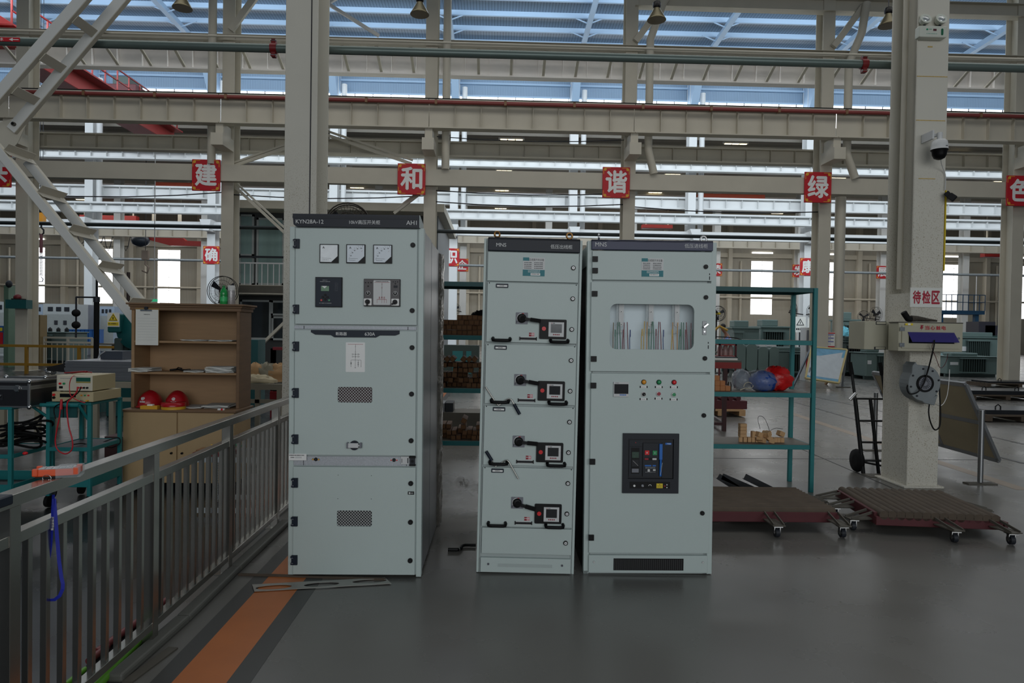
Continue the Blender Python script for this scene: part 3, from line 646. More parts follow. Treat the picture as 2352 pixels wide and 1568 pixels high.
a, b, c, d = f1.r(936.8, 1128.3, 951.2, 1135.4, -.0225); MB().box(a, b, -.025, -.022, c, d, BLACK).box(a+.006, a+.016, -.0256, -.025, c+.004, d-.004, LGREY).dashes(a+.019, b-.004, c+.007, .005, -.025, LGREY, 4).build('brand_plate', dl)
for q in ((776.8, 1090.7), (853, 1091.9), (776.1, 1144.9), (852.6, 1145.3)): x, z = f1.p(*q, -.022); MB().ycyl(x, z, -.0228, -.0215, .0022, BLACK, 8).build('drilled_hole', dl)
# crinkled clear wrap around the rear of the cabinet
WRAP = mat('crinkled_plastic_wrap', (112, 108, 102), .16, .25, .5, 30, 1.0, 26)
vs, fs = [], []; rg = random.Random(3)
for i in range(41):
    for j in range(9):
        yy = D1+j*.034; zz_ = 0.02+i*.054
        vs.append((W1-.01+.03*math.sin(j/8*math.pi)**.5+.012*rg.random(), yy, zz_))
for i in range(40):
    for j in range(8): k = i*9+j; fs.append((k, k+1, k+10, k+9))
MB().add(vs, fs, WRAP).box(.02, W1-.02, D1, D1+.27, .01, H1-.01, DGREY).build('rear_wrap', c1)

# ---------------------------------------------------------------- MNS outgoing cabinet with four drawers
f2 = Fr(G(1093.8, 1312.8, .004), -1.2, .52)
c2 = f2.empty('switchgear_cabinet', 'narrow light grey cabinet with four drawers and black lever switches', 'switchgear')
W2, D2 = .638, .95
H2 = f2.p(1113.7, 547)[1]
mb = MB().box(.0, .016, -.004, D2, 0, H2, CAB).box(.018, .026, -.004, D2, 0, H2, CABE).box(W2-.016, W2, -.004, D2, 0, H2, CAB).box(W2-.026, W2-.018, -.004, D2, 0, H2, CABE)
mb.box(.026, W2-.026, .0, D2, .0, H2-.01, CABE).build('body', c2, .0015)
a, b, c, d = f2.r(1121.6, 544, 1332, 580.6, -.028)
hd = MB().box(a, b, -.03, .0, c, d, NAVY).box(a, b, -.03, .10, d-.018, d, NAVY).build('header', c2, .004, seg=2)
for t, q in (('MNS', (1138.4, 557.6, 1164.2, 566.6)), ('低压出线柜', (1264.7, 561, 1314.6, 572.4))):
    p, q_, r, s = f2.r(*q, -.03); MB().text(t, p, q_, r, s, -.0305, LGREY, .006).build('lettering', hd)
for q in ((1142, 538.5), (1308, 542)): eyebolt(f2, c2, *q, mat('brass_eye', (160, 118, 66), .3, .85, .1), .5 if q[0] < 1200 else .15)
WHT = mat('lock_ring_white', (222, 222, 222), .3, .1, .03)
def lock2(par, px, py, dz=0.0):
    x, z = f2.p(px, py, -.022); z += dz
    MB().ycyl(x, z, -.032, -.022, .0148, BLACK, 20).ycyl(x, z, -.034, -.032, .0095, WHT, 16).ycyl(x, z, -.0345, -.034, .004, MGREY, 8).build('lock', par)
dt, _ = door(f2, c2, (1121, 577.5), (1327.6, 649.5)); plate_label(f2, dt, (1201.6, 590.8, 1250.7, 634.4)); lock2(dt, 1316.8, 615.3)
dz_ = (f2.p(1128.3, 1073)[1]-f2.p(1139.2, 651)[1])/3
LEV = [R(-7), R(-9), R(-4), R(-15)]
for k in range(4):
    dz = dz_*k
    a, b, c, d = f2.r(1120, 648, 1324.3, 789.5, -.022); dr = MB().box(a, b, -.022, -.001, c+dz, d+dz, CAB)
    for xx in (a+.012, b-.012): dr.ycyl(xx, d+dz-.004, -.0235, -.022, .004, DGREY, 8)
    dr = dr.build('drawer', c2, .0018, seg=2)
    a, b, c, d = f2.r(1139.2, 651, 1167.5, 661, -.022); MB().shape([rr(a, b, c+dz, d+dz, .004)], -.029, -.022, HINGE).box(a+.007, b-.007, -.0305, -.029, c+dz+.006, d+dz-.009, WHITE).dashes(a+.025, b-.025, (c+d)/2+dz-.003, .004, -.0306, INK, 4).build('label_holder', dr)
    a, b, c, d = f2.r(1185.1, 717.1, 1211.9, 744.3, -.022); cx, cz = (a+b)/2, (c+d)/2+dz
    mb = MB().shape([rr(a, b, c+dz, d+dz, .003)], -.028, -.022, MGREY).shape([[(cx+.033*math.cos(R(t)), cz+.033*math.sin(R(t))) for t in range(80, 211, 10)]+[(cx+.024*math.cos(R(t)), cz+.024*math.sin(R(t))) for t in range(210, 79, -10)]], -.0295, -.028, WHITE)
    mb.box(cx-.004, cx+.012, -.0295, -.028, d+dz-.010, d+dz-.004, SIGNRED).box(a+.004, a+.008, -.0295, -.028, c+dz+.006, c+dz+.02, INK)
    mb.lathe([(.030, 0), (.029, .014), (.024, .02), (0, .02)], BLACK, (cx, -.028, cz), 24, Matrix.Rotation(R(90), 3, 'X'))
    an = LEV[k]; e = Vector((cx+.122*math.cos(an), -.056, cz+.122*math.sin(an)))
    mb.bar((cx-.005, -.052, cz), e, .018, .02, BLACK, (0, 1, 0)).bar(Vector((cx, -.054, cz)).lerp(e, .45), e, .024, .022, BLACK2, (0, 1, 0))
    mb.ycyl(cx+.006, cz, -.064, -.045, .016, BLACK2, 16)
    mb.build('rotary_switch', dr, .0015)
    a, b, c, d = f2.r(1239.3, 732.6, 1300.1, 779.3, -.022); c += dz; d += dz; w, h = b-a, d-c
    bz = MB().shape([rr(a, b, c, d, .007)], -.034, -.022, BLACK)
    bz.ycyl(a+w*.165, c+h*.52, -.042, -.034, .0135, REDB, 18)
    mx0, mx1, mz0, mz1 = a+w*.335, a+w*.905, c+h*.125, c+h*.86
    bz.box(mx0, mx1, -.042, -.034, mz0, mz1, LGREY); mw, mh = mx1-mx0, mz1-mz0
    bz.box(mx0+mw*.15, mx0+mw*.86, -.0432, -.042, mz0+mh*.27, mz0+mh*.87, SCREENG if k == 0 else SCREEN).dashes(mx0+mw*.28, mx0+mw*.42, mz0+mh*.9, mh*.05, -.042, INK, 3).box(mx0+mw*.18, mx0+mw*.23, -.0428, -.042, mz0+mh*.9, mz0+mh*.95, REDINK)
    for j in range(4): bz.ycyl(mx0+mw*(.34+.115*j), mz0+mh*.145, -.0445, -.042, .0042, REDINK, 10)
    bz.build('meter_bezel', dr, .001)
    a, b, c, d = f2.r(1215, 763.6, 1227.4, 772.6, -.022); c += dz; d += dz; MB().box(a, a+(b-a)*.46, -.0228, -.022, c, d, REDINK).box(a+(b-a)*.5, b, -.0228, -.022, c, d, mat('pink_sticker', (206, 150, 156), .5, 0, .3, 60)).dashes(a+.002, b-.002, (c+d)/2, .004, -.0229, WHITE, 5).build('sticker', dr)
    a, b, c, d = f2.r(1193, 773, 1233, 781.6, -.022); c += dz; d += dz; mb = MB().box(a, b, -.028, -.022, c+.003, d-.002, BLACK).box(a, a+.006, -.032, -.022, c, d, BLACK).box(b-.006, b, -.032, -.022, c, d, BLACK).box(a+.006, b-.006, -.0295, -.022, d-.004, d-.001, LGREY).box(a+.006, b-.006, -.0295, -.022, c, c+.003, LGREY)
    mb.dashes(a+.01, b-.012, (c+d)/2-.002, .006, -.0281, DGREY, 9).build('terminal_strip', dr)
    for q in ((1127.3, 777, 1176.1, 784.6), (1260.3, 781.2, 1309.5, 788.8)):
        a, b, c, d = f2.r(*q, -.05); z = (c+d)/2+dz; r = .0105
        mb = MB().tube([(a+.014, -.022, z+.012), (a+.012, -.04, z+.008), (a+.014, -.052, z), (a+.03, -.056, z-.001), (b-.03, -.056, z-.001), (b-.014, -.052, z), (b-.012, -.04, z+.008), (b-.014, -.022, z+.012)], r, BLACK, 10)
        mb.build('pull_handle', dr)
    lock2(dr, 1315.4, 685.9, dz); lock2(dr, 1313.1, 756.3, dz)
db, _ = door(f2, c2, (1107.5, 1211), (1312, 1275), name='bottom_panel'); lock2(db, 1299, 1246.3)
a, b, c, d = f2.r(1104, 1279.5, 1310, 1317.8, -.022)
pl = MB().box(a, b, -.022, 0, max(c, .004), d, CAB)
for q in ((1121.4, 1294.5), (1290.9, 1298.3)): x, z = f2.p(*q, -.022); pl.ycyl(x, z, -.026, -.022, .008, MGREY, 14).ycyl(x, z, -.0265, -.026, .004, DGREY, 8)
pl = pl.build('plinth', c2, .002)
a, b, c, d = f2.r(1143.6, 1293.5, 1268.9, 1304, -.022); mb = MB(); n = 46
for k in range(n): x = a+(b-a)*k/n; mb.box(x, x+(b-a)/n*.62, -.0232, -.0222, c, d, CABE)
mb.build('louvres', pl)
def on2(pts, y): return [Vector(f2.M @ Vector((f2.p(px, py, yy)[0], yy, f2.p(px, py, yy)[1]))) for px, py, yy in [(p[0], p[1], p[2] if len(p) > 2 else y) for p in pts]]
ROD = mat('bright_steel_rod', (190, 188, 182), .25, .95, .06)
def crank(name, rod, grip, label):
    e = empty(name, on2([rod[len(rod)//2]], -.04)[0], (0, 0, 0), label, 'crank handle', 'crank handles on the drawer cabinet')
    P0 = e.location
    MB().tube([p-P0 for p in on2(rod, -.042)], .0046, ROD, 8).build('rod', e)
    MB().tube([p-P0 for p in on2(grip, -.042)], .0105, HINGE, 12).build('grip', e)
crank('crank_handle', [(1115.3, 888.1), (1135, 919, -.034), (1141.5, 928.5, -.034), (1145.5, 930.4), (1150, 927.5, -.036), (1160, 919.3, -.036), (1169, 915), (1175, 917.5), (1181.5, 929)], [(1180.5, 927.5), (1193.5, 951)], 'steel crank with its dark grip hanging down, hooked over the second drawer handle')
crank('crank_handle', [(1129.5, 1056), (1134, 1067.5, -.036), (1138.8, 1070.8), (1144.5, 1066.8, -.034), (1159, 1058, -.036), (1164.6, 1056.2), (1169.4, 1061), (1190.5, 1099.3)], [(1116.5, 1036), (1130, 1057.5)], 'steel crank with its dark grip pointing up, hooked over the third drawer handle')

# ---------------------------------------------------------------- MNS incoming cabinet with window
f3 = Fr((.609, 4.443, 0), -.4, -.28)
c3 = f3.empty('switchgear_cabinet', 'wide light grey cabinet with a rounded window full of coloured wires', 'switchgear')
W3, D3 = .846, .98
H3 = f3.p(1350.2, 553)[1]
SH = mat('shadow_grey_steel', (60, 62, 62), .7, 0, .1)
mb = MB().box(0, .034, -.004, .05, 0, H3, CAB).box(W3-.034, W3, -.004, D3, 0, H3, CAB).box(0, .03, .05, D3, H3-.16, H3-.03, CABE).box(.034, W3-.034, D3-.02, D3, .0, H3, CABE).box(0, .03, D3-.05, D3, 0, H3, CABE)
mb.box(.034, .044, .0, .06, 0, H3-.02, CABE).box(W3-.06, W3-.034, .0, .06, 0, H3-.02, CABE).box(.034, W3-.034, 0, D3, .0, .03, CABE).box(.034, W3-.034, 0, .06, H3-.10, H3-.06, CABE)
for yy in (645.5, 853.5, 1271.5): x, z = f3.p(1400, yy); mb.box(.034, W3-.034, .0, .06, z-.02, z+.02, CABE)
mb.build('body', c3, .0015)
MB().box(.004, .012, .05, D3-.05, .0, H3-.16, BLACK).box(.012, W3-.034, .25, .27, .02, f3.p(1400, 830)[1], SH).build('inner_dark_sheets', c3)  # black sheet put in for the dark inside behind the open side
a, b, c, d = f3.r(1359.3, 549.6, 1637.7, 576.4, -.028)
hd = MB().box(a, b, -.03, 0, c, d, NAVY2).box(a, b, -.03, .08, d-.016, d, NAVY2).build('header', c3, .003, seg=2)
for t, q in (('MNS', (1367.3, 556, 1393.4, 566.3)), ('低压进线柜', (1566.6, 559.3, 1631.3, 570.2))):
    p, q_, r, s = f3.r(*q, -.03); MB().text(t, p, q_, r, s, -.0305, LGREY, 0).build('lettering', hd)
eyebolt(f3, c3, 1375.5, 545, CHROME, 1.45, .06); eyebolt(f3, c3, 1616, 550, CHROME, .1, .05, .020)
dt, _ = door(f3, c3, (1361, 575.6), (1634.9, 645.4)); plate_label(f3, dt, (1474, 592.9, 1523.2, 635.6)); lock(f3, dt, 1620.8, 612.6, .0145)
for q in ((1360.6, 588.6, 1372.7, 601.1), (1360.3, 615.2, 1372.7, 627.6)): hinge(f3, dt, *q, BLACK, flat=True)
def slots(par, pts):
    mb = MB()
    for px, py, hh in pts: x, z = f3.p(px, py, -.022); mb.shape([rr(x-.003, x+.003, z-hh, z+hh, .0028)], -.0228, -.022, DGREY)
    mb.build('key_slots', par)
slots(dt, ((1629.7, 629.6, .006), (1629.7, 638.5, .012)))
dw, _ = door(f3, c3, (1358.6, 647), (1633.3, 854.5), hole=(1401.5, 697.3, 1593.3, 803.5), hr=.042)
for q in ((1359.3, 668.1, 1371.8, 680.7), (1357, 817.4, 1369.7, 830.1)): hinge(f3, dw, *q, BLACK, flat=True)
lock(f3, dw, 1621, 682.7, .0145); lock(f3, dw, 1618.6, 822.6, .0145); slots(dw, ((1626.7, 787, .006), (1626.7, 796.8, .012)))
a, b, c, d = f3.r(1613.4, 737.1, 1622.1, 768.6, -.022); z = c+(d-c)*.62
MB().box(a, b, -.026, -.022, c, d, mat('worn_chrome', (120, 122, 124), .35, .8, .25, 40)).bar((a+.004, -.04, z-.008), (b+.006, -.044, z+.016), .013, .012, CHROME).ycyl((a+b)/2, z, -.04, -.026, .007, CHROME, 10).ycyl((a+b)/2, c+.02, -.03, -.026, .006, CHROME, 10).build('window_latch', dw, .001)
h = f3.r(1401.5, 697.3, 1593.3, 803.5, -.022)
MB().box(h[0]-.01, h[1]+.01, -.006, -.003, h[2]-.01, h[3]+.01, GLASS).build('window_pane', dw)
bp = mat('pale_zinc_plate', (214, 228, 234), .5, .1, .10, 160)
yb = .10
a, b, c, d = f3.r(1385, 680, 1606, 826, yb)
ip = MB().box(a, b, yb, yb+.01, c, d+.35, bp).box(a, b, .0, yb, c, c+.006, bp).build('back_plate', c3)
cw = lambda X, Y_, y: f3.p(1320+X/4.611, 530+Y_/4.611, y)
for (x0_, x1_) in ((443, 523), (757, 837), (1033, 1112)):
    p, q = cw(x0_, 770, .06), cw(x1_, 1087, .06); mb = MB(); mb.box(p[0], q[0], .055, .06, q[1], p[1]+.05, CLEARP)
    cx = (p[0]+q[0])/2+.004; z1 = cw(0, 985, .06)[1]; z2 = cw(0, 850, .06)[1]
    mb.shape([rr(cx-.015, cx+.015, z1-.012, z2+.11, .012)], .048, .055, LGREY)
    for zq in (z1, z2): mb.ycyl(cx, zq, .042, .048, .007, WHITE, 12).ycyl(cx, zq, .040, .042, .0035, INK, 8)
    mb.ycyl(cx, cw(0, 1060, .06)[1], .048, .058, .007, LGREY, 12).build('busbar_clamp', ip)
WC = {'b': mat('wire_brown', (118, 98, 60), .4, 0, .05), 'g': mat('wire_green', (14, 112, 80), .4, 0, .05), 'm': mat('wire_maroon', (120, 16, 40), .4, 0, .05), 'u': mat('wire_blue', (20, 62, 130), .4, 0, .05), 'y': mat('wire_yellow', (210, 170, 20), .4, 0, .05), 'a': mat('wire_amber', (206, 142, 30), .4, 0, .05), 'k': BLACK, 's': DGREY}
for s in '378 1190 380 970 b,405 1250 412 970 b,428 1250 430 1048 g,450 1250 458 965 g,486 1250 475 965 g,505 1250 515 1048 m,523 1250 525 970 m,565 1250 555 965 m,582 1250 588 1050 u,636 1178 636 1070 s,704 1250 714 1040 y,730 1250 740 957 y,763 1250 768 962 a,752 1170 752 1070 s,793 1180 793 1090 k,786 1250 786 1040 g,808 1250 820 960 g,838 1250 830 960 g,859 1250 862 1042 m,882 1250 890 962 m,915 1250 904 965 m,938 1250 940 1050 u,1022 1250 1033 1045 y,1045 1250 1038 968 a,1067 1185 1067 1090 k,1085 1250 1092 970 a,1103 1250 1118 1045 g,1124 1250 1130 968 g,1155 1250 1152 970 g,1177 1250 1175 1048 m,1195 1250 1182 968 m,1230 1240 1232 975 m,1250 1210 1252 1050 g'.split(','):
    xb, yb_, xt, yt, k = s.split(); p, q = cw(float(xb), float(yb_), .035), cw(float(xt), float(yt), .035)
    lo = c if float(yb_) > 1200 else p[1]; mx_ = (p[0]+q[0])/2+.004*(rnd.random()-.5)
    mb = MB().tube([(p[0], .034, lo), (p[0], .034, p[1]), (mx_, .037, (p[1]+q[1])/2), (q[0], .034, q[1])], .0030 if k not in 'ks' else .0034, WC[k], 6)
    if float(yt) > 1030 and k not in 'ks': mb.cyl((q[0], .034, q[1]-.045), (q[0], .034, q[1]+.002), .0042, WC[k], 8)
    mb.build('wire', ip)
dl, _ = door(f3, c3, (1358, 857), (1628.3, 1270.6))
for q in ((1356, 878.3, 1369, 891.3), (1353.8, 1053, 1366.6, 1066), (1351.3, 1227, 1363.7, 1240)): hinge(f3, dl, *q, BLACK, flat=True)
lock(f3, dl, 1616.2, 953.5, .0145); lock(f3, dl, 1612.7, 1177.7, .0145)
a, b, c, d = f3.r(1409, 876.6, 1443, 910.6, -.022); w, h = b-a, d-c
mb = MB().box(a, b, -.034, -.022, c, d, LGREY).box(a+w*.04, b-w*.02, -.0352, -.034, c+h*.2, c+h*.86, SCREEN).dashes(a+w*.12, a+w*.36, c+h*.92, h*.03, -.034, INK, 3)
for j in range(4): mb.shape([rr(a+w*(.41+.11*j), a+w*(.50+.11*j), c+h*.09, c+h*.16, .001)], -.0358, -.034, BLUE)
mb.build('power_meter', dl, .001)
for px, py, m, nm, kind in ((1478.5, 877, AMBER, 'indicator_lamp', 'lamp'), (1513.2, 877.3, GREENB, 'indicator_lamp', 'lamp'), (1548, 877.6, REDB, 'indicator_lamp', 'lamp'), (1478.2, 905, BLACK, 'selector_switch', 'sel'), (1512.6, 903.9, mat('dark_red_button', (150, 24, 44), .3), 'push_button', 'but'), (1547.4, 905.7, GREENB, 'push_button', 'but')):
    x, z = f3.p(px, py, -.022); mb = MB()
    mb.ycyl(x, z, -.028, -.022, .0165, BLACK if kind == 'lamp' else CHROME, 22).ycyl(x, z, -.034, -.028, .0135 if kind == 'lamp' else .0118, m, 20)
    if kind == 'lamp': mb.lathe([(.0135, 0), (.011, .005), (.006, .007), (0, .0075)], m, (x, -.034, z), 18, Matrix.Rotation(R(90), 3, 'X'))
    if kind == 'sel': mb.bar((x-.008, -.037, z+.008), (x+.008, -.037, z-.008), .006, .006, BLACK).bar((x, -.0405, z), (x+.007, -.0405, z-.007), .0022, .001, WHITE)
    mb.box(x-.026, x+.026, -.0235, -.022, z-.038, z-.026, BLACK).box(x-.018, x+.018, -.0245, -.022, z-.039, z-.025, WHITE).dashes(x-.013, x+.013, z-.034, .003, -.0246, MGREY, 4)
    mb.build(nm, dl)
# air circuit breaker
a, b, c, d = f3.r(1430.3, 994.2, 1557, 1132, -.022); w, h = b-a, d-c
L = lambda X, Y_: (a+w*(X-346)/397, d-h*(Y_-483)/433)
mb = MB().shape([[(a, c), (b, c), (b, d), (a, d)], [L(384, 811), L(705, 811), L(705, 523), L(384, 523)]], -.036, -.022, DGREY)
def bx(x0_, y0_, x1_, y1_, f, m, k=mb):
    p, q = L(x0_, y0_), L(x1_, y1_); k.box(p[0], q[0], f, -.0215, q[1], p[1], m); return mb
CHAR = mat('charcoal_plastic', (28, 30, 35), .4, 0, .06, spec=.3)
bx(384, 523, 705, 811, -.024, CHAR)
br = mb.build('circuit_breaker', dl, .002)
k = MB()
bx(390, 528, 700, 806, -.028, CHAR, k); bx(392, 532, 485, 574, -.031, DGREY, k); bx(392, 580, 482, 790, -.032, DGREY, k); bx(488, 552, 600, 795, -.038, DGREY, k); bx(624, 548, 698, 806, -.034, CHAR, k)
bx(398, 832, 682, 880, -.039, BLACK, k)
def bb(x0_, y0_, x1_, y1_, f, m): bx(x0_, y0_, x1_, y1_, f, m, k)
bb(406, 588, 464, 775, -.034, BLACK); bb(412, 617, 460, 660, -.0345, LCD if False else mat('dim_green_display', (30, 62, 48), .25, 0, .3, 60)); bb(412, 672, 460, 722, -.0345, CHAR); bb(412, 738, 460, 766, -.0345, MGREY)
p, q = L(418, 680), L(455, 716); k.bar((p[0], -.0348, p[1]), ((p[0]+q[0])/2, -.0348, (p[1]+q[1])/2), .002, .001, WHITE).bar(((p[0]+q[0])/2, -.0348, (p[1]+q[1])/2), (q[0], -.0348, q[1]), .002, .001, WHITE)
bb(500, 604, 531, 636, -.044, REDB); bb(555, 605, 586, 637, -.044, GREENB)
p = L(515, 620); k.shape([ring(p[0], p[1], .0045, .0045, 14), ring(p[0], p[1], .0025, .0025, 14)], -.0448, -.044, WHITE); p = L(570, 621); k.box(p[0]-.0012, p[0]+.0012, -.0448, -.044, p[1]-.005, p[1]+.005, WHITE)
bb(497, 657, 590, 676, -.0385, BLACK); bb(500, 660, 527, 673, -.039, REDINK); bb(555, 660, 584, 673, -.039, LGREY)
bb(502, 697, 582, 775, -.0385, DGREY); bb(502, 710, 547, 719, -.039, BLUE); bb(557, 710, 580, 719, -.039, BLUE); bb(522, 740, 538, 758, -.039, LGREY); bb(560, 740, 578, 752, -.039, LGREY)
for yy in (727, 733, 762): p, q = L(506, yy), L(578, yy); k.dashes(p[0], q[0], p[1], .0015, -.0386, LGREY, 9)
bb(601, 556, 622, 668, -.05, BLUE); p, q = L(611, 668), L(613, 790); k.bar((p[0], -.046, p[1]), (q[0], -.034, q[1]), .012, .014, BLUE, (0, 1, 0)); p, q = L(619, 690), L(612, 780); k.bar((p[0]+.002, -.054, p[1]), (q[0], -.042, q[1]), .002, .003, LGREY, (0, 1, 0))
bb(646, 549, 688, 563, -.0348, BLUE); p, q = L(656, 552), L(686, 560); k.text('Tengen', p[0], q[0], q[1], p[1], -.035, WHITE, .02, .0005)
p = L(437, 550); k.ycyl(p[0], p[1], -.033, -.031, .0025, REDB, 8)
bb(586, 843, 630, 877, -.0395, LABYEL); p = L(608, 850); k.prism([(p[0]-.003, p[1]-.003), (p[0]+.003, p[1]-.003), (p[0], p[1]+.003)], -.0402, -.0395, INK)
for yy in (857, 864, 871): p, q = L(592, yy), L(624, yy); k.dashes(p[0], q[0], p[1], .0016, -.0396, INK, 7)
p = L(429, 860); k.ycyl(p[0], p[1], -.044, -.039, .0072, WHITE, 16); p = L(487, 859); k.ycyl(p[0], p[1], -.044, -.039, .0085, MGREY, 16).bar((p[0]-.006, -.045, p[1]+.006), (p[0]+.006, -.045, p[1]-.006), .003, .002, LGREY)
p = L(540, 858); k.shape([[(p[0]+.010*math.cos(R(t)), p[1]-.003+.010*math.sin(R(t))) for t in range(0, 181, 15)]+[(p[0]+.0075*math.cos(R(t)), p[1]-.003+.0075*math.sin(R(t))) for t in range(180, -1, -15)]], -.040, -.039, WHITE)
p = L(644, 861); k.ycyl(p[0], p[1], -.041, -.039, .005, REDINK, 12); bb(656, 848, 664, 856, -.0396, LGREY); bb(656, 868, 664, 876, -.0396, LGREY)
k.build('breaker_front', dl, .0008)
a, b, c, d = f3.r(1352.3, 1274.5, 1625, 1317, -.022)
pl = MB().box(a, b, -.022, 0, .012, d, CAB).box(.0, .03, -.004, .03, 0, .02, CABE)
for q in ((1364, 1290), (1614, 1291)): x, z = f3.p(*q, -.022); pl.ycyl(x, z, -.0225, -.021, .009, CABE, 16).ycyl(x, z, -.027, -.022, .005, CHROME, 12)
pl = pl.build('plinth', c3, .002)
a, b, c, d = f3.r(1409.3, 1281.8, 1569.4, 1309.6, -.022); mb = MB().box(a, b, -.025, -.022, c, d, BLACK)
for q in range(34): x = a+.004+(b-a-.008)*q/34; mb.box(x, x+.008, -.0262, -.025, c+.004, d-.004, mat('black_grille', (30, 31, 32), .5))
mb.build('vent_grille', pl)
# ================================================================ railing and what hangs on it
rx = lambda Y: -1.63-.0145*Y
rl = empty('metal_railing', (rx(3.4), 3.4, 0), (0, 0, 0), 'polished steel tube railing running into depth beside the orange line', 'railing')
def rail_part(mb, name, bev=.0015): 
    for i, v in enumerate(mb.v): mb.v[i] = (v[0]-rx(3.4), v[1]-3.4, v[2])
    return mb.build(name, rl, bev)
zt_, zm_, zb_ = .997, W(520, 1010, 4.4).z, W(520, 1273, 4.4).z
Y0, Y1 = 1.5, 8.0
P_ = lambda Y, z, dx=0: (rx(Y)+dx, Y, z)
rail_part(MB().bar(P_(Y0, zt_-.022), P_(Y1, zt_-.022), .062, .044, STEEL), 'top_rail')
rail_part(MB().bar(P_(Y0, zm_-.02), P_(Y1, zm_-.02), .046, .04, STEEL), 'middle_rail')
rail_part(MB().bar(P_(Y0, zb_-.018), P_(Y1, zb_-.018), .046, .036, STEEL), 'bottom_rail')
posts = [2.385, 3.4, 4.4, 5.415, 6.42, 7.43]
for Y in posts:
    rail_part(MB().box(rx(Y)-.027, rx(Y)+.027, Y-.027, Y+.027, 0, zt_-.03, STEEL).box(rx(Y)-.06, rx(Y)+.06, Y-.05, Y+.05, 0, .006, STEEL), 'post')
for a, b in zip([1.38]+posts, posts):
    n = 10
    for k in range(1, n):
        Y = a+(b-a)*k/n
        if Y > 1.6: rail_part(MB().box(rx(Y)-.012, rx(Y)+.012, Y-.012, Y+.012, zb_-.005, zm_-.03, STEEL), 'baluster')
rail_part(MB().box(rx(2.3)-.036, rx(2.3)+.036, 2.18, 2.36, zt_-.030, zt_+.004, HINGE), 'rail_sleeve', .004)
hk = W(470, 1214, 5.0)
MB().tube([(hk.x-.04, 5.35, .012), (hk.x+.03, 5.2, .012), (hk.x+.08, 5.2, .02)], .008, CHROME, 8)
# orange tester lying on the rail
Yt = 2.66
te = empty('handheld_tester', (rx(Yt)+.0, Yt, zt_+.001), (0, 0, R(20)), 'orange handheld tester in a clear pouch lying on the top rail', 'tester')
TORA = mat('tester_orange', (226, 84, 36), .45, 0, .06); SHN = mat('silvery_keypad', (196, 198, 200), .2, .5, .25, 60)
mb = MB().box(-.072, .072, -.034, .034, .006, .032, TORA)
for sx in (-1, 1):
    for sy in (-1, 1): mb.box(sx*.066-.010, sx*.066+.010, sy*.030-.008, sy*.030+.008, .008, .037, TORA)
mb.build('case', te, .004, seg=2)
mb = MB().box(-.060, .060, -.027, .027, .032, .0335, SHN)
for i in range(5):
    for j in range(3): mb.box(-.052+.022*i, -.038+.022*i, -.021+.015*j, -.011+.015*j, .0335, .036, SHN)
mb.build('keypad', te, .001)
MB().box(-.066, .070, -.032, .032, 0, .006, BLACK).build('base', te)
MB().box(.0, .082, -.0375, .0375, -.0005, .0385, CLEARP).build('clear_pouch', te)
la = empty('lanyard', W(118, 1120, 2.60), (0, 0, 0), 'blue printed lanyard hanging in a loop from the tester', 'lanyard'); L0 = la.location.copy()
LB = mat('lanyard_blue', (28, 44, 168), .5, 0, .12, 60)
wl = lambda px, py, Y=2.60: W(px, py, Y)-L0
mb = MB(); c_ = wl(106, 1098); mb.tube([c_+Vector((.016*math.cos(2*math.pi*k/18), .004, .011*math.sin(2*math.pi*k/18))) for k in range(18)], .0012, CHROME, 6, True)
mb.tube([wl(112, 1101), wl(116, 1107), wl(120, 1113)], .0025, CHROME, 6).tube([wl(119, 1113), wl(126, 1113), wl(127, 1118), wl(119, 1118)], .0012, CHROME, 6, True); mb.build('key_ring', la)
def ribbon(pts, w, m, name, tilt=.3):
    p = [wl(*q) for q in pts]; vs, fs = [], []
    for i, q in enumerate(p):
        d = (p[min(i+1, len(p)-1)]-p[max(i-1, 0)]).normalized(); s = Vector((d.z, tilt, -d.x)); s = (s-d*s.dot(d)).normalized()*(w/2); t = d.cross(s).normalized()*.0006
        vs += [q-s-t, q+s-t, q+s+t, q-s+t]
    for i in range(len(p)-1):
        for k in range(4): fs.append((4*i+k, 4*i+(k+1) % 4, 4*i+4+(k+1) % 4, 4*i+4+k))
    fs += [(0, 3, 2, 1), tuple(4*(len(p)-1)+k for k in range(4))]
    return MB().add(vs, fs, m).build(name, la)
ribbon([(123.5, 1116), (123, 1132), (121.5, 1160), (120, 1190), (119, 1220), (117, 1250), (113, 1280), (108, 1310), (104, 1335), (102.5, 1355), (106, 1370), (115, 1377.5), (125, 1377), (137, 1368), (144, 1352), (144.5, 1340), (141, 1325), (136, 1290), (133, 1255), (130, 1220), (127, 1180), (124.5, 1145)], .0125, LB, 'strap')
mb = MB().box(*[v for pr in zip(wl(119.5, 1128), wl(126.5, 1136, 2.595)) for v in pr], DGREY); mb.build('clasp', la, .001)
mb = MB(); q0, q1 = wl(117, 1186, 2.593), wl(117, 1204, 2.593)
mb.X = Matrix.Translation(wl(121.5, 1186, 2.592)) @ Matrix.Rotation(R(92), 4, 'Y')
mb.text('三防遥控器', 0, .052, -.006, .005, 0, WHITE, .01, .0004); mb.build('strap_print', la)

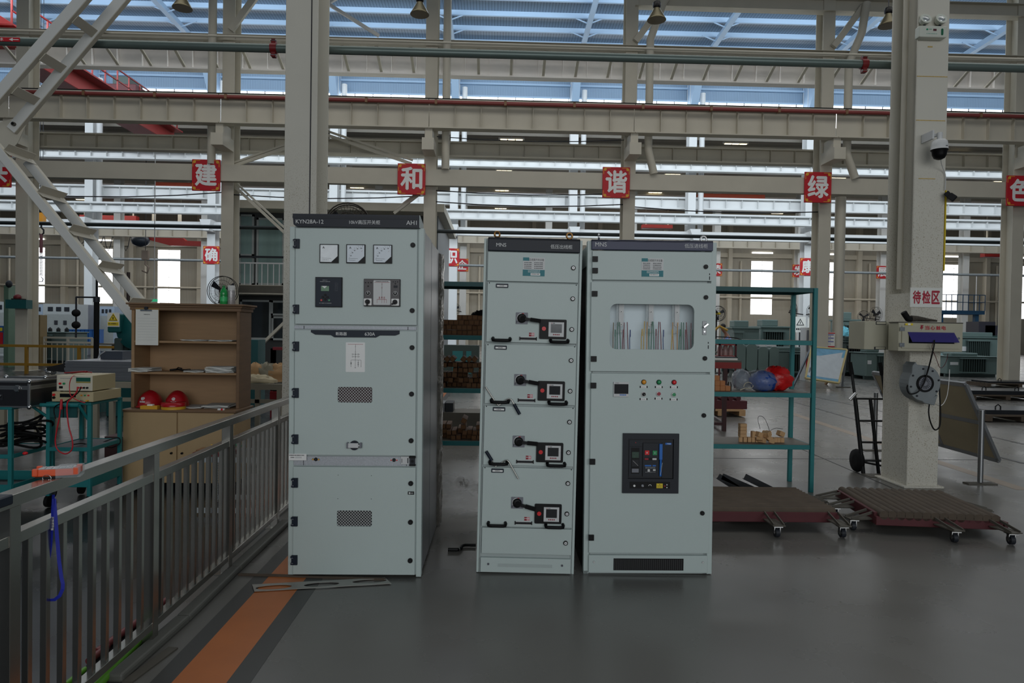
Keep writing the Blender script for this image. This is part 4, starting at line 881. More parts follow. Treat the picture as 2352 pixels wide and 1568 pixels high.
# floor clutter along the railing
def floor_tube(name, pts, r, m, label, cat, z=None, end=None):
    g = [G(x, y, r) + Vector((0, 0, (z or 0))) for x, y in pts]; e = empty(name, g[0], (0, 0, 0), label, cat)
    MB().tube([p-g[0] for p in g], r, m, 14).build('tube', e)
    if end: d = (g[-1]-g[-2]).normalized(); MB().cyl(g[-1]-g[0], g[-1]-g[0]+d*.04, r*1.04, end, 14).build('end_fitting', e)
    return e
GRN = mat('green_hose', (96, 160, 40), .45, 0, .15, 12)
floor_tube('green_pipe', [(205, 1590), (321, 1465)], .026, GRN, 'bright green pipe with a silver end lying under the railing', 'pipe', end=mat('silver_tape', (150, 150, 150), .4, .5, .2))
floor_tube('green_pipe', [(150, 1572), (196, 1536)], .012, GRN, 'thin green pipe lying beyond the thick green one', 'pipe')
REDP = mat('dark_red_pipe', (120, 48, 50), .45, .1, .15)
floor_tube('red_tube', [(222, 1497), (384, 1377)], .018, REDP, 'upper dark red tube lying behind the railing bars', 'pipe')
floor_tube('red_tube', [(204, 1518), (246, 1484)], .017, REDP, 'short dark red tube with its open end beside the longer one', 'pipe')
g0, g1 = G(292, 1568), G(398, 1489)
tag(MB().bar(g0+Vector((0, 0, .004)), g1+Vector((0, 0, .004)), .05, .008, DIRTY).build('steel_strip'), 'flat grey steel strip lying on the floor beside the kerb', 'strip')
a, b = G(548, 1318.5, .006), G(886, 1329.5, .006)
tag(MB().bar(a, b, .02, .012, RUST).build('steel_rod'), 'long rusty rod lying in front of the tallest cabinet', 'rod')
pl = [G(x, y, .004) for x, y in ((579, 1343.5), (884, 1327), (899, 1341), (584, 1359))]
cen = sum(pl, Vector())/4; ang = math.atan2((pl[1]-pl[0]).y, (pl[1]-pl[0]).x); Ri = Matrix.Rotation(-ang, 3, 'Z')
lp = [(Ri @ (p-cen)).xy for p in pl]; hs = []
for ex, ey in ((629, 1349.5), (738.7, 1343.2), (849, 1335.6)):
    q = Ri @ (G(ex, ey, .004)-cen); hs.append(ring(q.x, q.y, .105, .036 if ex < 840 else .034, 28))
mb = MB(); vs, fs = fill2d([[tuple(p) for p in lp]]+hs, .0015); mb.add(vs, fs, mat('dull_plate', (158, 156, 150), .4, .5, .12))
tag(mb.build('cutout_plate', loc=(cen.x, cen.y, .0075), rot=(0, 0, ang)), 'thin metal plate with three oval cut-outs lying on the floor', 'plate')
# black crank on the floor beside the drawer cabinet
p0 = G(1029, 1262, .014); e = empty('crank_handle', p0, (0, 0, 0), 'black bent crank lying on the floor between the two cabinets', 'crank handle')
t = lambda px, py: G(px, py+4, .014)-p0
MB().tube([t(1029, 1257.6), t(1052, 1257.8)], .013, BLACK, 12).build('grip', e)
MB().tube([t(1052, 1257.8), t(1058, 1256), t(1062, 1249), t(1068, 1247.5), t(1093, 1247.7)], .011, BLACK, 10).build('rod', e)
MB().cyl(t(1052.5, 1257.8), t(1055, 1257.2), .0135, CHROME, 12).build('collar', e)
# crumpled clear film between the cabinets
def crumple(name, c, rx_, ry_, rz_, m, seed, n=22, k=12, jit=.45):
    rg = random.Random(seed); vs, fs = [], []
    for i in range(k+1):
        th = math.pi/2*i/k
        for j in range(n):
            a = 2*math.pi*j/n; q = 1+jit*(rg.random()-.5)
            vs.append((rx_*q*math.sin(th)*math.cos(a), ry_*q*math.sin(th)*math.sin(a), max(.001, rz_*q*math.cos(th))))
    for i in range(k):
        for j in range(n): l = (j+1) % n; fs.append((i*n+j, (i+1)*n+j, (i+1)*n+l, i*n+l))
    return MB().add(vs, fs, m, n > 12).build(name, loc=c)
FILM = mat('clear_film', (200, 200, 198), .10, .0, .3, 30, .9, 40, alpha=.12)
tag(crumple('plastic_film', G(1062, 1176), .26, .16, .26, FILM, 5), 'crumpled clear plastic film on the floor between the cabinets', 'plastic film')

# ================================================================ wooden shelf unit with its things
def px2(px, py, Y): v = W(px, py, Y); return v.x, v.z
Yl, Yu = 6.55, 6.70
xl0, zl0 = px2(281, 1104, Yl); xl1, zl1 = px2(538, 948, Yl)
sh = empty('wooden_shelf', ((xl0+xl1)/2, Yl, 0), (0, 0, 0), 'brown wooden shelf unit with a two door cupboard below, behind the railing', 'shelf')
SO = sh.location.copy()
def sb(name, par=sh, bev=.003):
    def fin(mb):
        for i, v in enumerate(mb.v): mb.v[i] = tuple(Vector(v)-SO)
        return mb.build(name, par, bev)
    return fin
x0_, zt0 = px2(302, 702, Yu); x1_ = px2(551, 702, Yu)[0]; zbot = zl1+.01
TB = .02
sb('cupboard')(MB().box(xl0+.01, xl1-.01, Yl+.018, 7.02, .08, zl1, WOODB).box(xl0-.01, xl1+.02, Yl-.02, 7.02, zl1, zl1+.022, WOODD).box(xl0+.05, xl0+.1, Yl+.03, Yl+.08, 0, .08, DARK).box(xl1-.1, xl1-.05, Yl+.03, Yl+.08, 0, .08, DARK).box(xl0+.05, xl1-.05, 6.9, 6.95, 0, .08, DARK))
xm = px2(407, 1000, Yl)[0]
for a, b, kx in ((xl0+.002, xm-.006, xm-.05), (xm+.006, xl1-.002, xm+.05)):
    d = sb('door')(MB().box(a, b, Yl, Yl+.018, .085, zl1-.004, WOODB))
    sb('knob', d, 0)(MB().ycyl(kx, .37, Yl-.02, Yl, .010, BLACK, 12))
sb('frame')(MB().box(x0_, x0_+.03, Yu, 7.02, zl1+.022, zt0, WOOD).box(x1_-.03, x1_, Yu, 7.02, zl1+.022, zt0, WOODD).box(x0_+.03, x1_-.03, 7.0, 7.02, zl1+.022, zt0, WOOD).box(x0_, x1_, Yu, 7.02, zt0-.03, zt0, WOOD))
sb('cornice')(MB().box(x0_-.03, x1_+.05, Yu-.05, 7.04, zt0+.012, zt0+.03, WOODD).box(x0_-.015, x1_+.03, Yu-.025, 7.03, zt0-.008, zt0+.012, WOODD).box(x0_-.01, x1_+.015, Yu-.012, 7.03, zt0-.04, zt0-.008, WOODD))
ZS = []
for py in (783, 855):
    z = px2(430, py, Yu)[1]; ZS.append(z); sb('shelf_board')(MB().box(x0_+.03, x1_-.03, Yu, 7.0, z-.022, z, WOOD))
ztop = zt0+.03; zdesk = zl1+.022
# things on it
def thing(name, loc, label, cat, group=None, rz=0): return empty(name, loc, (0, 0, R(rz)), label, cat, group)
v = W(336, 750, Yu-.03)
cb = thing('clipboard', (v.x, Yu-.012, v.z), 'clipboard with a printed form hanging on the wooden shelf', 'clipboard')
MB().box(-.112, .112, -.004, .002, -.175, .18, mat('board_brown', (150, 120, 70), .6, 0, .1)).build('board', cb)
mb = MB().box(-.108, .108, -.0055, -.004, -.178, .165, PAPER).dashes(-.03, .03, .115, .006, -.0056, INK, 6)
for k in range(9): mb.box(-.09, .09, -.006, -.0055, .08-.026*k, .0808-.026*k, MGREY)
mb.build('sheet', cb)
MB().box(-.06, .05, -.016, -.005, .150, .166, CHROME).ycyl(-.006, .178, -.018, -.006, .018, DGREY, 16).build('clip', cb)
def bottle(px, pyb, Y, h, r, m, label, cap):
    v = W(px, pyb, Y); e = thing('drink_bottle', (v.x, Y, ztop), label, 'bottle')
    MB().lathe([(r*.9, 0), (r, .01), (r, h*.38), (r*.93, h*.42), (r, h*.48), (r, h*.62), (r*.75, h*.78), (r*.36, h*.88), (r*.36, h*.93)], m, n=20).build('body', e)
    MB().lathe([(r*.42, h*.92), (r*.42, h), (0, h)], cap, n=14).build('cap', e); return e
gl = mat('green_bottle_plastic', (34, 150, 74), .15, 0, .35, 18); 
bo = bottle(514, 698, 6.78, .185, .036, gl, 'green plastic drink bottle standing on the wooden shelf', mat('green_cap', (28, 120, 60), .4))
mb = MB().lathe([(.0362, .03), (.0362, .075)], mat('green_label', (60, 190, 110), .4, 0, .4, 40), n=20); mb.build('label_band', bo)
v = W(531.5, 698, 6.80); e = thing('spray_can', (v.x, 6.80, ztop), 'dented silvery can beside the green bottle', 'can')
MB().lathe([(.034, 0), (.036, .004), (.036, .13), (.034, .14)], mat('speckled_can', (176, 172, 172), .4, .4, .5, 80), n=18).build('body', e)
MB().lathe([(.034, .14), (.033, .186), (.03, .188), (0, .188)], mat('clear_can_cap', (206, 206, 202), .2, 0, .1), n=18).build('cap', e)
v = W(385, 700, 6.85); tag(MB().box(-.06, .06, -.05, .05, 0, .008, WOODD).build('flat_board', loc=(v.x, 6.86, ztop)), 'small flat board lying on top of the wooden shelf', 'board')
def papers(pxa, pxb, Y, z, n, label, th=.004, out=0.0, seed=1, m=PAPER, grp=None, dep=.12):
    a, b = W(pxa, 800, Y).x, W(pxb, 800, Y).x; rg = random.Random(seed); e = thing('paper_stack', ((a+b)/2, Y, z), label, 'papers', grp)
    for k in range(n):
        mb = MB(); w = (b-a)/2*(.86+.14*rg.random()); mb.X = Matrix.Rotation(R(rg.uniform(-7, 7)), 4, 'Z') @ Matrix.Rotation(R(out), 4, 'X')
        zz0 = k*th; n_ = 6; vs = []
        for i in range(n_+1):
            u = -w+2*w*i/n_; q = .003*math.sin(i*1.3+k)
            vs += [(u, -dep, zz0+q+.002), (u, dep, zz0+.002), (u, dep, zz0+th*.7+.002), (u, -dep, zz0+th*.7+q+.002)]
        fs = [(0, 3, 2, 1), tuple(4*n_+j for j in range(4))]
        for i in range(n_):
            for j in range(4): fs.append((4*i+j, 4*i+(j+1) % 4, 4*i+4+(j+1) % 4, 4*i+4+j))
        mb.add(vs, fs, m if rg.random() > .25 else mat('grey_paper', (170, 170, 166), .7, 0, .1)); mb.build('sheet', e)
    return e
papers(426, 484, 6.83, ZS[0], 3, 'loose papers on the upper shelf board, next to the clipboard', seed=2)
papers(487, 545, 6.83, ZS[0], 3, 'loose papers at the outer end of the upper shelf board', seed=3)
papers(308, 360, 6.78, ZS[1], 6, 'thick folded papers jutting out below the clipboard', .006, 0, 4)
papers(432, 478, 6.82, ZS[1], 4, 'thin paper stack in the middle of the second board', seed=5)
papers(482, 546, 6.80, ZS[1], 8, 'tallest stack of curling papers on the second board', .007, 0, 6)
papers(425, 480, 6.80, zdesk, 3, 'papers on the cupboard top beside the tape roll', seed=7)
papers(476, 538, 6.82, zdesk, 5, 'papers on the cupboard top in the corner by the side wall', .006, seed=8)
v = W(408, 848, 6.8); mb = MB().tube([(-.09, 0, .012), (-.02, .02, .02), (.05, 0, .012), (.1, .03, .016)], .010, BLACK, 8).tube([(-.05, .03, .01), (.0, -.02, .04), (.03, 0, .03)], .005, BLACK, 6)
tag(mb.build('black_tool', loc=(v.x, 6.83, ZS[1])), 'black pliers-like tool lying on the second board', 'tool')
HR = mat('helmet_red', (170, 20, 30), .3, 0, .06)
def helmet(px, label, rz):
    v = W(px, 930, 6.78); e = thing('hard_hat', (v.x, 6.80, zdesk), label, 'hard hat', 'red hard hats in the wooden shelf', rz); Rr = .108
    vs, fs = [], []; N, K = 28, 9
    for i in range(K+1):
        th = math.pi/2*i/K
        for j in range(N):
            a = 2*math.pi*j/N; rdg = 1+.05*max(0, 1-abs(math.sin(a))*5)*(1-i/K*.3)
            vs.append((Rr*math.sin(th)*math.cos(a), 1.16*Rr*math.sin(th)*math.sin(a), .02+.135*math.cos(th)*rdg))
    for j in range(N):
        a = 2*math.pi*j/N; f = 1.05+.28*max(0, -math.sin(a))
        vs.append((Rr*1.06*math.cos(a), 1.16*Rr*f*math.sin(a), .006))
    for i in range(K+1):
        for j in range(N): l = (j+1) % N; fs.append((i*N+j, (i+1)*N+j, (i+1)*N+l, i*N+l))
    MB().add(vs, fs, HR, True).build('shell', e)
    mb = MB()
    mb.shape([ring(0, .088, .015, .015, 18), ring(0, .088, .011, .011, 18)], -.121, -.104, WHITE).shape([ring(0, .088, .007, .007, 12)], -.121, -.104, WHITE).text('安全帽', -.038, .038, .050, .066, -.116, WHITE, .02, .012)
    mb.build('emblem', e); return e
helmet(343, 'red hard hat standing behind the small yellow box', -8); helmet(405, 'red hard hat standing behind the red and yellow tape roll', 8)
v = W(345, 942, 6.6); tag(MB().box(-.08, .08, -.03, .03, 0, .032, mat('yellow_box', (214, 158, 40), .5)).box(-.02, .03, -.02, .02, .032, .045, WHITE).build('small_box', loc=(v.x, 6.60, zdesk)), 'flat yellow box in front of a red hard hat', 'box')
v = W(398, 940, 6.62); e = thing('tape_roll', (v.x, 6.625, zdesk), 'red roll stacked on a yellow roll in front of the hard hat', 'tape')
MB().lathe([(.108, 0), (.108, .028), (.06, .028)], mat('roll_yellow', (206, 156, 40), .5), n=28).build('lower_roll', e); MB().lathe([(.110, .028), (.110, .062), (.03, .064), (0, .064)], HR, n=28).build('upper_roll', e)
v = W(508, 945, 6.58); tag(MB().box(-.03, .03, -.012, .012, 0, .014, WHITE).box(.0, .02, -.0125, .0125, 0, .0145, REDB).build('marker_box', loc=(v.x, 6.58, zdesk)), 'tiny white and red stick on the cupboard edge', 'marker')

# ================================================================ teal trolleys with test gear
def trolley(name, xa, xb, Yf, Yb, zt, zm, zb, label):
    e = empty(name, ((xa+xb)/2, Yf, 0), (0, 0, 0), label, 'trolley'); O = e.location.copy()
    def fin(mb, nm, bev=.003):
        for i, v in enumerate(mb.v): mb.v[i] = tuple(Vector(v)-O)
        return mb.build(nm, e, bev)
    for x in (xa, xb):
        for y in (Yf, Yb): fin(MB().box(x-.016, x+.016, y-.016, y+.016, .1, zt, TEAL), 'leg')
    for nm, z in (('top', zt), ('middle_tray', zm), ('bottom_tray', zb)):
        mb = MB()
        if nm == 'top': mb.box(xa-.016, xb+.016, Yf-.016, Yb+.016, z, z+.022, TEAL)
        else:
            h = .035 if nm == 'middle_tray' else .11
            mb.box(xa, xb, Yf, Yb, z, z+.01, DGREY).box(xa, xb, Yf-.018, Yf-.008, z-.02, z-.02+h, TEAL).box(xa, xb, Yb+.008, Yb+.018, z-.02, z-.02+h, TEAL).box(xb+.008, xb+.018, Yf, Yb, z-.02, z-.02+h, TEAL).box(xa-.018, xa-.008, Yf, Yb, z-.02, z-.02+h, TEAL)
        fin(mb, nm)
    for x in (xa, xb):
        for y in (Yf, Yb): fin(MB().cyl((x-.014, y, .055), (x+.014, y, .055), .05, BLACK2, 16).bar((x, y, .05), (x, y, .11), .02, .012, DGREY), 'caster', 0)
    return e, fin
xa, xb = W(112, 1000, 5.95).x, W(201, 1000, 5.95).x; ztc = W(150, 929, 5.95).z
t2, fin2 = trolley('tool_trolley', xa, xb+.02, 5.95, 6.42, ztc, W(150, 1030, 5.95).z, .2, 'teal steel trolley carrying the beige test instruments')
fin2(MB().tube([(xa-.10, 5.86, ztc+.005), (xb-.02, 5.86, ztc+.005)], .016, TEAL, 10).tube([(xa-.1, 5.86, ztc+.005), (xa-.02, 5.95, ztc-.1)], .012, TEAL, 8).tube([(xb-.02, 5.86, ztc+.005), (xb, 5.95, ztc-.12)], .012, TEAL, 8), 'push_handle', 0)
fin2(MB().box(xa+.02, xb-.08, 5.93, 5.95, ztc-.11, ztc-.01, TEALD).box(xa+.13, xa+.14, 5.925, 5.94, ztc-.11, ztc-.01, DARK), 'drawer')
t1, fin1 = trolley('tool_trolley', xa-.70, xa-.16, 5.72, 6.25, ztc-.02, W(30, 1047, 5.72).z, .16, 'teal steel trolley carrying the black flight cases and cable coils')
CASEB = mat('black_case_laminate', (24, 25, 30), .4, 0, .1)
def flight_case(xa, xb, Yf, Yb, z0, z1, label):
    e = empty('flight_case', ((xa+xb)/2, Yf, z0), (0, 0, 0), label, 'case'); w, d, h = (xb-xa)/2, Yb-Yf, z1-z0
    MB().box(-w, w, 0, d, 0, h, CASEB).build('shell', e, .004)
    mb = MB(); t = .011
    for x in (-w, w):
        for y in (0, d): mb.box(x-t, x+t, y-t*.4, y+t*.4, 0, h, ALU).box(x-t*.4, x+t*.4, y-t, y+t, 0, h, ALU)
    for z in (0, h*.72, h*.8, h): mb.box(-w, w, -.003, .003, z-t*.7, z+t*.7, ALU).box(w-.003, w+.003, 0, d, z-t*.7, z+t*.7, ALU)
    mb.box(-w, w, -t, t, h-.002, h+.002, ALU).box(w-t, w+t, 0, d, h-.002, h+.002, ALU)
    mb.build('edge_trim', e)
    mb = MB()
    for x in (-w, w):
        for z in (0, h): mb.ell((x, 0, z), .02, .016, .02, CHROME, 10, 6)
    mb.build('corner_cap', e)
    mb = MB().box(w*.52, w*.66, -.014, 0, h*.60, h*.86, CHROME).ycyl(w*.59, h*.72, -.02, -.01, .022, CHROME, 14); mb.build('latch', e, .003)
    mb = MB().tube([(-w*.55, -.004, h*.45), (-w*.55, -.02, h*.42), (w*.0, -.02, h*.42), (w*.0, -.004, h*.45)], .009, ALU, 8).box(-w*.6, w*.06, -.004, 0, h*.26, h*.5, DGREY); mb.build('handle', e)
    return e
za = ztc+.003
flight_case(W(-60, 900, 5.72).x, W(67, 900, 5.72).x, 5.72, 6.08, za, W(30, 876, 5.72).z, 'black flight case with silver edges at the front of the trolley')
flight_case(W(14, 900, 6.12).x, W(104, 900, 6.12).x, 6.12, 6.30, za, W(50, 866, 6.12).z, 'black flight case behind the front case on the trolley')
BEI = mat('beige_instrument', (186, 174, 138), .5, 0, .06); BEF = mat('pale_instrument_face', (206, 200, 182), .5, 0, .05)
zi0 = ztc+.022; zi1 = W(160, 900, 5.93).z
xi0, xi1 = W(119, 900, 5.93).x, W(214, 900, 5.93).x
e = empty('test_instrument', ((xi0+xi1)/2, 5.93, zi0), (0, 0, 0), 'lower beige test instrument with a dark display on the teal trolley', 'instrument'); w, h = (xi1-xi0)/2, zi1-zi0
MB().box(-w, w, 0, .44, .006, h, BEI).box(-w*.9, -w*.8, .02, .05, 0, .006, BLACK).box(w*.8, w*.9, .02, .05, 0, .006, BLACK).build('housing', e, .004)
mb = MB().box(-w*.6, w*.16, -.004, 0, h*.5, h*.84, SCREEN); mb.build('display', e)
mb = MB()
for x, z, m in ((-.88, .72, REDB), (-.88, .45, BLACK), (.45, .7, AMBER), (.62, .7, GREENB), (.79, .7, REDB)): mb.ycyl(w*x, h*z, -.012, 0, .011 if x < 0 else .006, m, 12)
mb.ycyl(w*.5, h*.2, -.03, 0, .007, CHROME, 10).ycyl(w*.76, h*.2, -.03, 0, .007, GOLD, 10); mb.build('knobs', e)
zj0 = zi1+.008; xj0, xj1 = W(130, 880, 5.95).x, W(212, 880, 5.95).x; zj1 = W(170, 862, 5.95).z
e = empty('test_instrument', ((xj0+xj1)/2, 5.95, zi1), (0, 0, 0), 'upper beige instrument with a green display, stacked on the other', 'instrument'); w, h = (xj1-xj0)/2, zj1-zi1
MB().box(-w, w, .004, .36, .008, h, BEI).box(-w, w, 0, .006, .008, h, BEF).box(-w*.9, -w*.8, .02, .05, 0, .008, BLACK).box(w*.8, w*.9, .02, .05, 0, .008, BLACK).build('housing', e, .003)
MB().box(w*.1, w*.9, -.003, 0, h*.64, h*.88, mat('green_lcd', (30, 92, 78), .25)).box(w*.1, w*.9, -.0035, 0, h*.55, h*.63, mat('yellow_strip', (150, 140, 70), .5)).build('display', e)
mb = MB()
for x, z, m, r in ((-.78, .5, REDB, .009), (-.56, .5, GREENB, .009), (.24, .26, REDB, .008), (.4, .26, REDB, .008), (.56, .26, BLACK, .008), (.74, .26, BLACK, .008)): mb.ycyl(w*x, h*z, -.014, 0, r, m, 12)
mb.box(-w*.85, -w*.65, -.004, 0, h*.2, h*.34, BLACK).dashes(-w*.8, -w*.1, h*.8, h*.03, -.001, MGREY, 10); mb.build('knobs', e)
LEAD = mat('red_test_lead', (190, 30, 44), .4, 0, .05)
def cable(name, pts, r, m, label, cat='cable', Y=5.9):
    p = [W(q[0], q[1], q[2] if len(q) > 2 else Y) for q in pts]; o = p[0].copy()
    # smooth the run
    cu = []
    for i in range(len(p)-1):
        a, b, c, d = p[max(i-1, 0)], p[i], p[i+1], p[min(i+2, len(p)-1)]
        for k in range(6):
            t = k/6; cu.append(.5*((2*b)+(-a+c)*t+(2*a-5*b+4*c-d)*t*t+(-a+3*b-3*c+d)*t**3))
    cu.append(p[-1])
    return tag(MB().tube([q-o for q in cu], r, m, 6).build(name, loc=o), label, cat)
ld = cable('test_lead', [(178, 888), (176, 900), (163, 915), (155, 925), (154, 945), (158, 980), (166, 1010), (165, 1032), (150, 1042), (133, 1033), (127, 1015), (130, 990), (136, 960), (139, 935), (140, 918)], .0058, LEAD, 'red test lead hanging in a long loop with its red clip up', 'test lead', 5.82)
q = W(140, 926, 5.82)-ld.location; MB().tube([q+Vector((0, 0, -.05)), q+Vector((.003, 0, .0)), q+Vector((.004, 0, .035))], .013, LEAD, 8, False, .008).build('clip', ld)
cable('test_lead', [(186, 888), (178, 903), (150, 922), (128, 932), (124, 945), (128, 962)], .0045, BLACK, 'black test lead drooping from the upper instrument', 'test lead', 5.83)
cable('test_lead', [(172, 862, 5.99), (165, 866), (160, 880), (160, 898), (164, 910), (180, 920), (196, 925)], .0035, LEAD, 'thin red lead running down the front of both instruments', 'test lead', 5.85)
p = W(190, 858, 6.1); e = empty('test_clip', (p.x-.06, 6.1, zj1+.003), (0, 0, 0), 'red test probes lying on top of the upper instrument', 'test lead')
MB().tube([(-.1, 0, .008), (0, .01, .014), (.08, 0, .024), (.13, .02, .012)], .006, mat('dull_red_lead', (130, 26, 32), .4), 8).build('probe', e); MB().tube([(-.06, .03, .008), (.04, .02, .018), (.1, -.01, .02)], .009, mat('dull_red_lead', (130, 26, 32), .4), 8).build('grip', e)
# coil of black cable on the middle tray
p = W(48, 1030, 5.95); e = empty('cable_coil', (p.x, 5.98, W(30, 1047, 5.72).z+.012), (0, 0, 0), 'tangled coil of black cable on the trolley tray', 'cable'); rg = random.Random(9)
for k in range(9):
    r = .13+.1*rg.random(); zz_ = .02+.022*k; cx, cy = rg.uniform(-.05, .05), rg.uniform(-.05, .05); ph = rg.random()*6; sq = .62+.2*rg.random()
    MB().tube([(cx+r*math.cos(a), cy+sq*r*math.sin(a), zz_+.025*math.sin(2*a+ph)+.035*math.sin(a+ph)*(k > 4)+.03) for a in [2*math.pi*i/26 for i in range(26)]], .0105, BLACK2, 6, True).build('loop', e)
fin1(MB().ell((W(58, 1043, 5.7).x, 5.70, W(30, 1047, 5.72).z+.028), .02, .02, .014, REDB), 'knob', 0)
cable('cable', [(170, 1020, 6.0), (190, 1018, 6.1), (215, 1022, 6.2), (250, 1010, 6.3), (272, 1005, 6.35), (275, 1018, 6.35), (255, 1028, 6.3), (240, 1022, 6.2)], .005, BLACK, 'black cable lying on the middle tray and looping over its edge')

# ================================================================ slotted angle stand behind the railing
SLOT = wavy('slotted_angle', (176, 182, 184), (40, 42, 44), 14, .45, 'Z', .3)
SLOTX = wavy('slotted_angle_flat', (186, 192, 194), (40, 42, 44), 9, .45, 'X', .3)
xs0, xs1, ys0, ys1 = W(446, 1100, 5.75).x, W(596, 1100, 5.75).x, 5.75, 6.2
e = empty('angle_iron_stand', ((xs0+xs1)/2, ys0, 0), (0, 0, 0), 'grey slotted angle stand seen between the railing bars', 'stand'); w = (xs1-xs0)/2
zs = W(520, 1056, 5.75).z
for x in (-w, w):
    for y in (0, ys1-ys0): MB().box(x-.02, x+.02, y-.002, y+.002, 0, zs, SLOT).box(x-.002, x+.002, y-.02, y+.02, 0, zs, SLOT).build('leg', e)
for z in (zs, W(520, 1172, 5.75).z, W(520, 1194, 5.75).z): MB().box(-w, w, -.004, 0, z-.022, z+.022, SLOTX).box(-w, w, ys1-ys0, ys1-ys0+.004, z-.022, z+.022, SLOTX).build('cross_rail', e)
MB().box(-w, w, 0, ys1-ys0, zs, zs+.006, DIRTY).build('deck', e)
v = W(505, 1046, 5.9); tag(MB().box(-.22, .10, -.1, .1, 0, .03, mat('red_box', (112, 34, 40), .6, 0, .2)).box(-.2, .0, -.08, .06, .03, .05, mat('card_brown', (128, 92, 58), .7)).build('flat_box', loc=(v.x, 5.97, zs+.006)), 'dull red flat box on the slotted angle stand', 'box')
v = W(498, 1018, 5.9); mb = MB().tube([(-.06, 0, .03), (.0, 0, .02), (.06, .0, .026)], .011, YEL, 8); tag(mb.build('yellow_tool', loc=(v.x, 5.93, zs+.058)), 'yellow handled tool on the stand behind the railing', 'tool')
v = W(515, 1012, 5.9); tag(MB().tube([(-.03, 0, .045), (.0, .0, .045), (.05, 0, .02), (.08, 0, .014)], .013, GREENB, 8).build('green_tool', loc=(v.x+.03, 6.0, zs+.058)), 'green handled tool on the stand behind the railing', 'tool')

# ================================================================ laced brace beside the column
br = empty('laced_brace', W(28, 293, 7.5), (0, 0, 0), 'large cream K-brace of paired channels with angle battens', 'brace'); BO = br.location.copy()
def bfin(mb, nm, bev=.002):
    for i, v in enumerate(mb.v): mb.v[i] = tuple(Vector(v)-BO)
    return mb.build(nm, br, bev)
Yf_, Yb_ = 7.14, 7.52
def chan(a, b, Y, w, nm, side):
    p, q = W(*a, Y), W(*b, Y); d = (q-p).normalized(); n = Vector((-d.z, 0, d.x)); mb = MB()
    mb.bar(p, q, .008, w, CREAM3, n).bar(p+n*(w/2)+Vector((0, .03, 0)), q+n*(w/2)+Vector((0, .03, 0)), .06, .008, CREAM2, n).bar(p-n*(w/2)+Vector((0, .03, 0)), q-n*(w/2)+Vector((0, .03, 0)), .06, .008, CREAM2, n)
    return bfin(mb, nm)
chan((204, -25), (-35, 249), Yf_, .105, 'channel', 1); chan((295, -24), (24, 298), Yb_, .105, 'channel', -1)
chan((-30, 315), (525, 1003), Yf_, .085, 'channel', 1); chan((60, 370), (540, 964), Yb_, .085, 'channel', -1)
pl = [W(640/4.0*0+x, y, Yb_+.045) for x, y in ((-30, 300), (0, 281), (72, 259), (40, 328), (20, 350))]
bfin(MB().add([tuple(p) for p in pl]+[tuple(p+Vector((0, .012, 0))) for p in pl], [(0, 1, 2, 3, 4), (9, 8, 7, 6, 5), (0, 5, 6, 1), (1, 6, 7, 2), (2, 7, 8, 3), (3, 8, 9, 4), (4, 9, 5, 0)], CREAM2), 'gusset_plate', 0)
p = W(32, 285, Yb_-.01); bfin(MB().ycyl(p.x, p.z, Yb_-.03, Yb_, .022, DIRTY, 10).ycyl(p.x, p.z, Yb_-.034, Yb_-.03, .014, BLACK, 10), 'bolt', 0)
for px in (3, 80, 151.5, 219, 287.6):
    yf = 480+(px-103)*1.24; a = W(px, yf-6, Yf_+.01); b = Vector((a.x, Yb_+.05, a.z))
    d = Vector((.77, 0, -.64)); n = Vector((.64, 0, .77)); mb = MB()
    c_ = n*.045
    mb.bar(a+c_+n*.03, b+c_+n*.03, .006, .085, CREAM2, n).bar(a+c_+d*.04-n*.01, b+c_+d*.04-n*.01, .085, .006, CREAM2, n)
    bfin(mb, 'batten')
for (pa, pb) in (((172, 44), (208, 66)), ((97, 130), (135, 148)), ((33, 207), (68, 228))):
    p = W(*pa, Yf_+.03); q = Vector((p.x, Yb_+.03, p.z)); bfin(MB().bar(p, q, .10, .008, CREAM2, (-.75, 0, .66)), 'tie_plate')
# ================================================================ green rack behind the cabinets
xr0, xr1 = W(985, 900, 6.82).x, 3.245
yf, yb2 = 6.80, 7.30
ra = empty('storage_rack', ((xr0+xr1)/2, yf, 0), (0, 0, 0), 'long dark green steel rack behind the grey cabinets', 'rack'); RO = ra.location.copy()
def rfin(mb, nm, bev=.002):
    for i, v in enumerate(mb.v): mb.v[i] = tuple(Vector(v)-RO)
    return mb.build(nm, ra, bev)
LV = [W(1760, py, yf).z for py in (659.5, 781, 901.5, 1021)]
for x in (xr0, xr1-.02):
    for y in (yf, yb2): rfin(MB().box(x-.02, x+.02, y-.02, y+.02, 0, LV[0], TEAL), 'upright')
for i, z in enumerate(LV):
    mb = MB().box(xr0, xr1, yf-.004, yf+.03, z-.045, z, TEAL if i else TEALD).box(xr0, xr1, yb2-.03, yb2, z-.045, z, TEAL if i else TEALD).box(xr1-.03, xr1, yf, yb2, z-.045, z, TEAL).box(xr0, xr0+.03, yf, yb2, z-.045, z, TEAL)
    mb.box(xr0+.02, xr1-.02, yf+.01, yb2-.01, z-.006, z+.002, TEALD if i == 0 else mat('dusty_shelf_plate', (112, 104, 92), .6, .1, .2, 6)); rfin(mb, 'shelf')
blk = MB().box(-.025, .025, 0, .30, 0, .05, BLOCK).box(-.02, .02, -.001, 0, .008, .042, mat('block_end_grain', (128, 88, 54), .75, 0, .5, 30))
proto = blk.build('timber_block', None, .003)
first = [True]
def block(x, y, z, label, group, ry=0, s=1.0):
    o = proto if first[0] else proto.copy()
    if not first[0]: C.objects.link(o)
    first[0] = False
    o.location = (x, y, z); o.rotation_euler = (0, ry, 0); o.scale = (s, s, s); return tag(o, label, 'timber block', group)
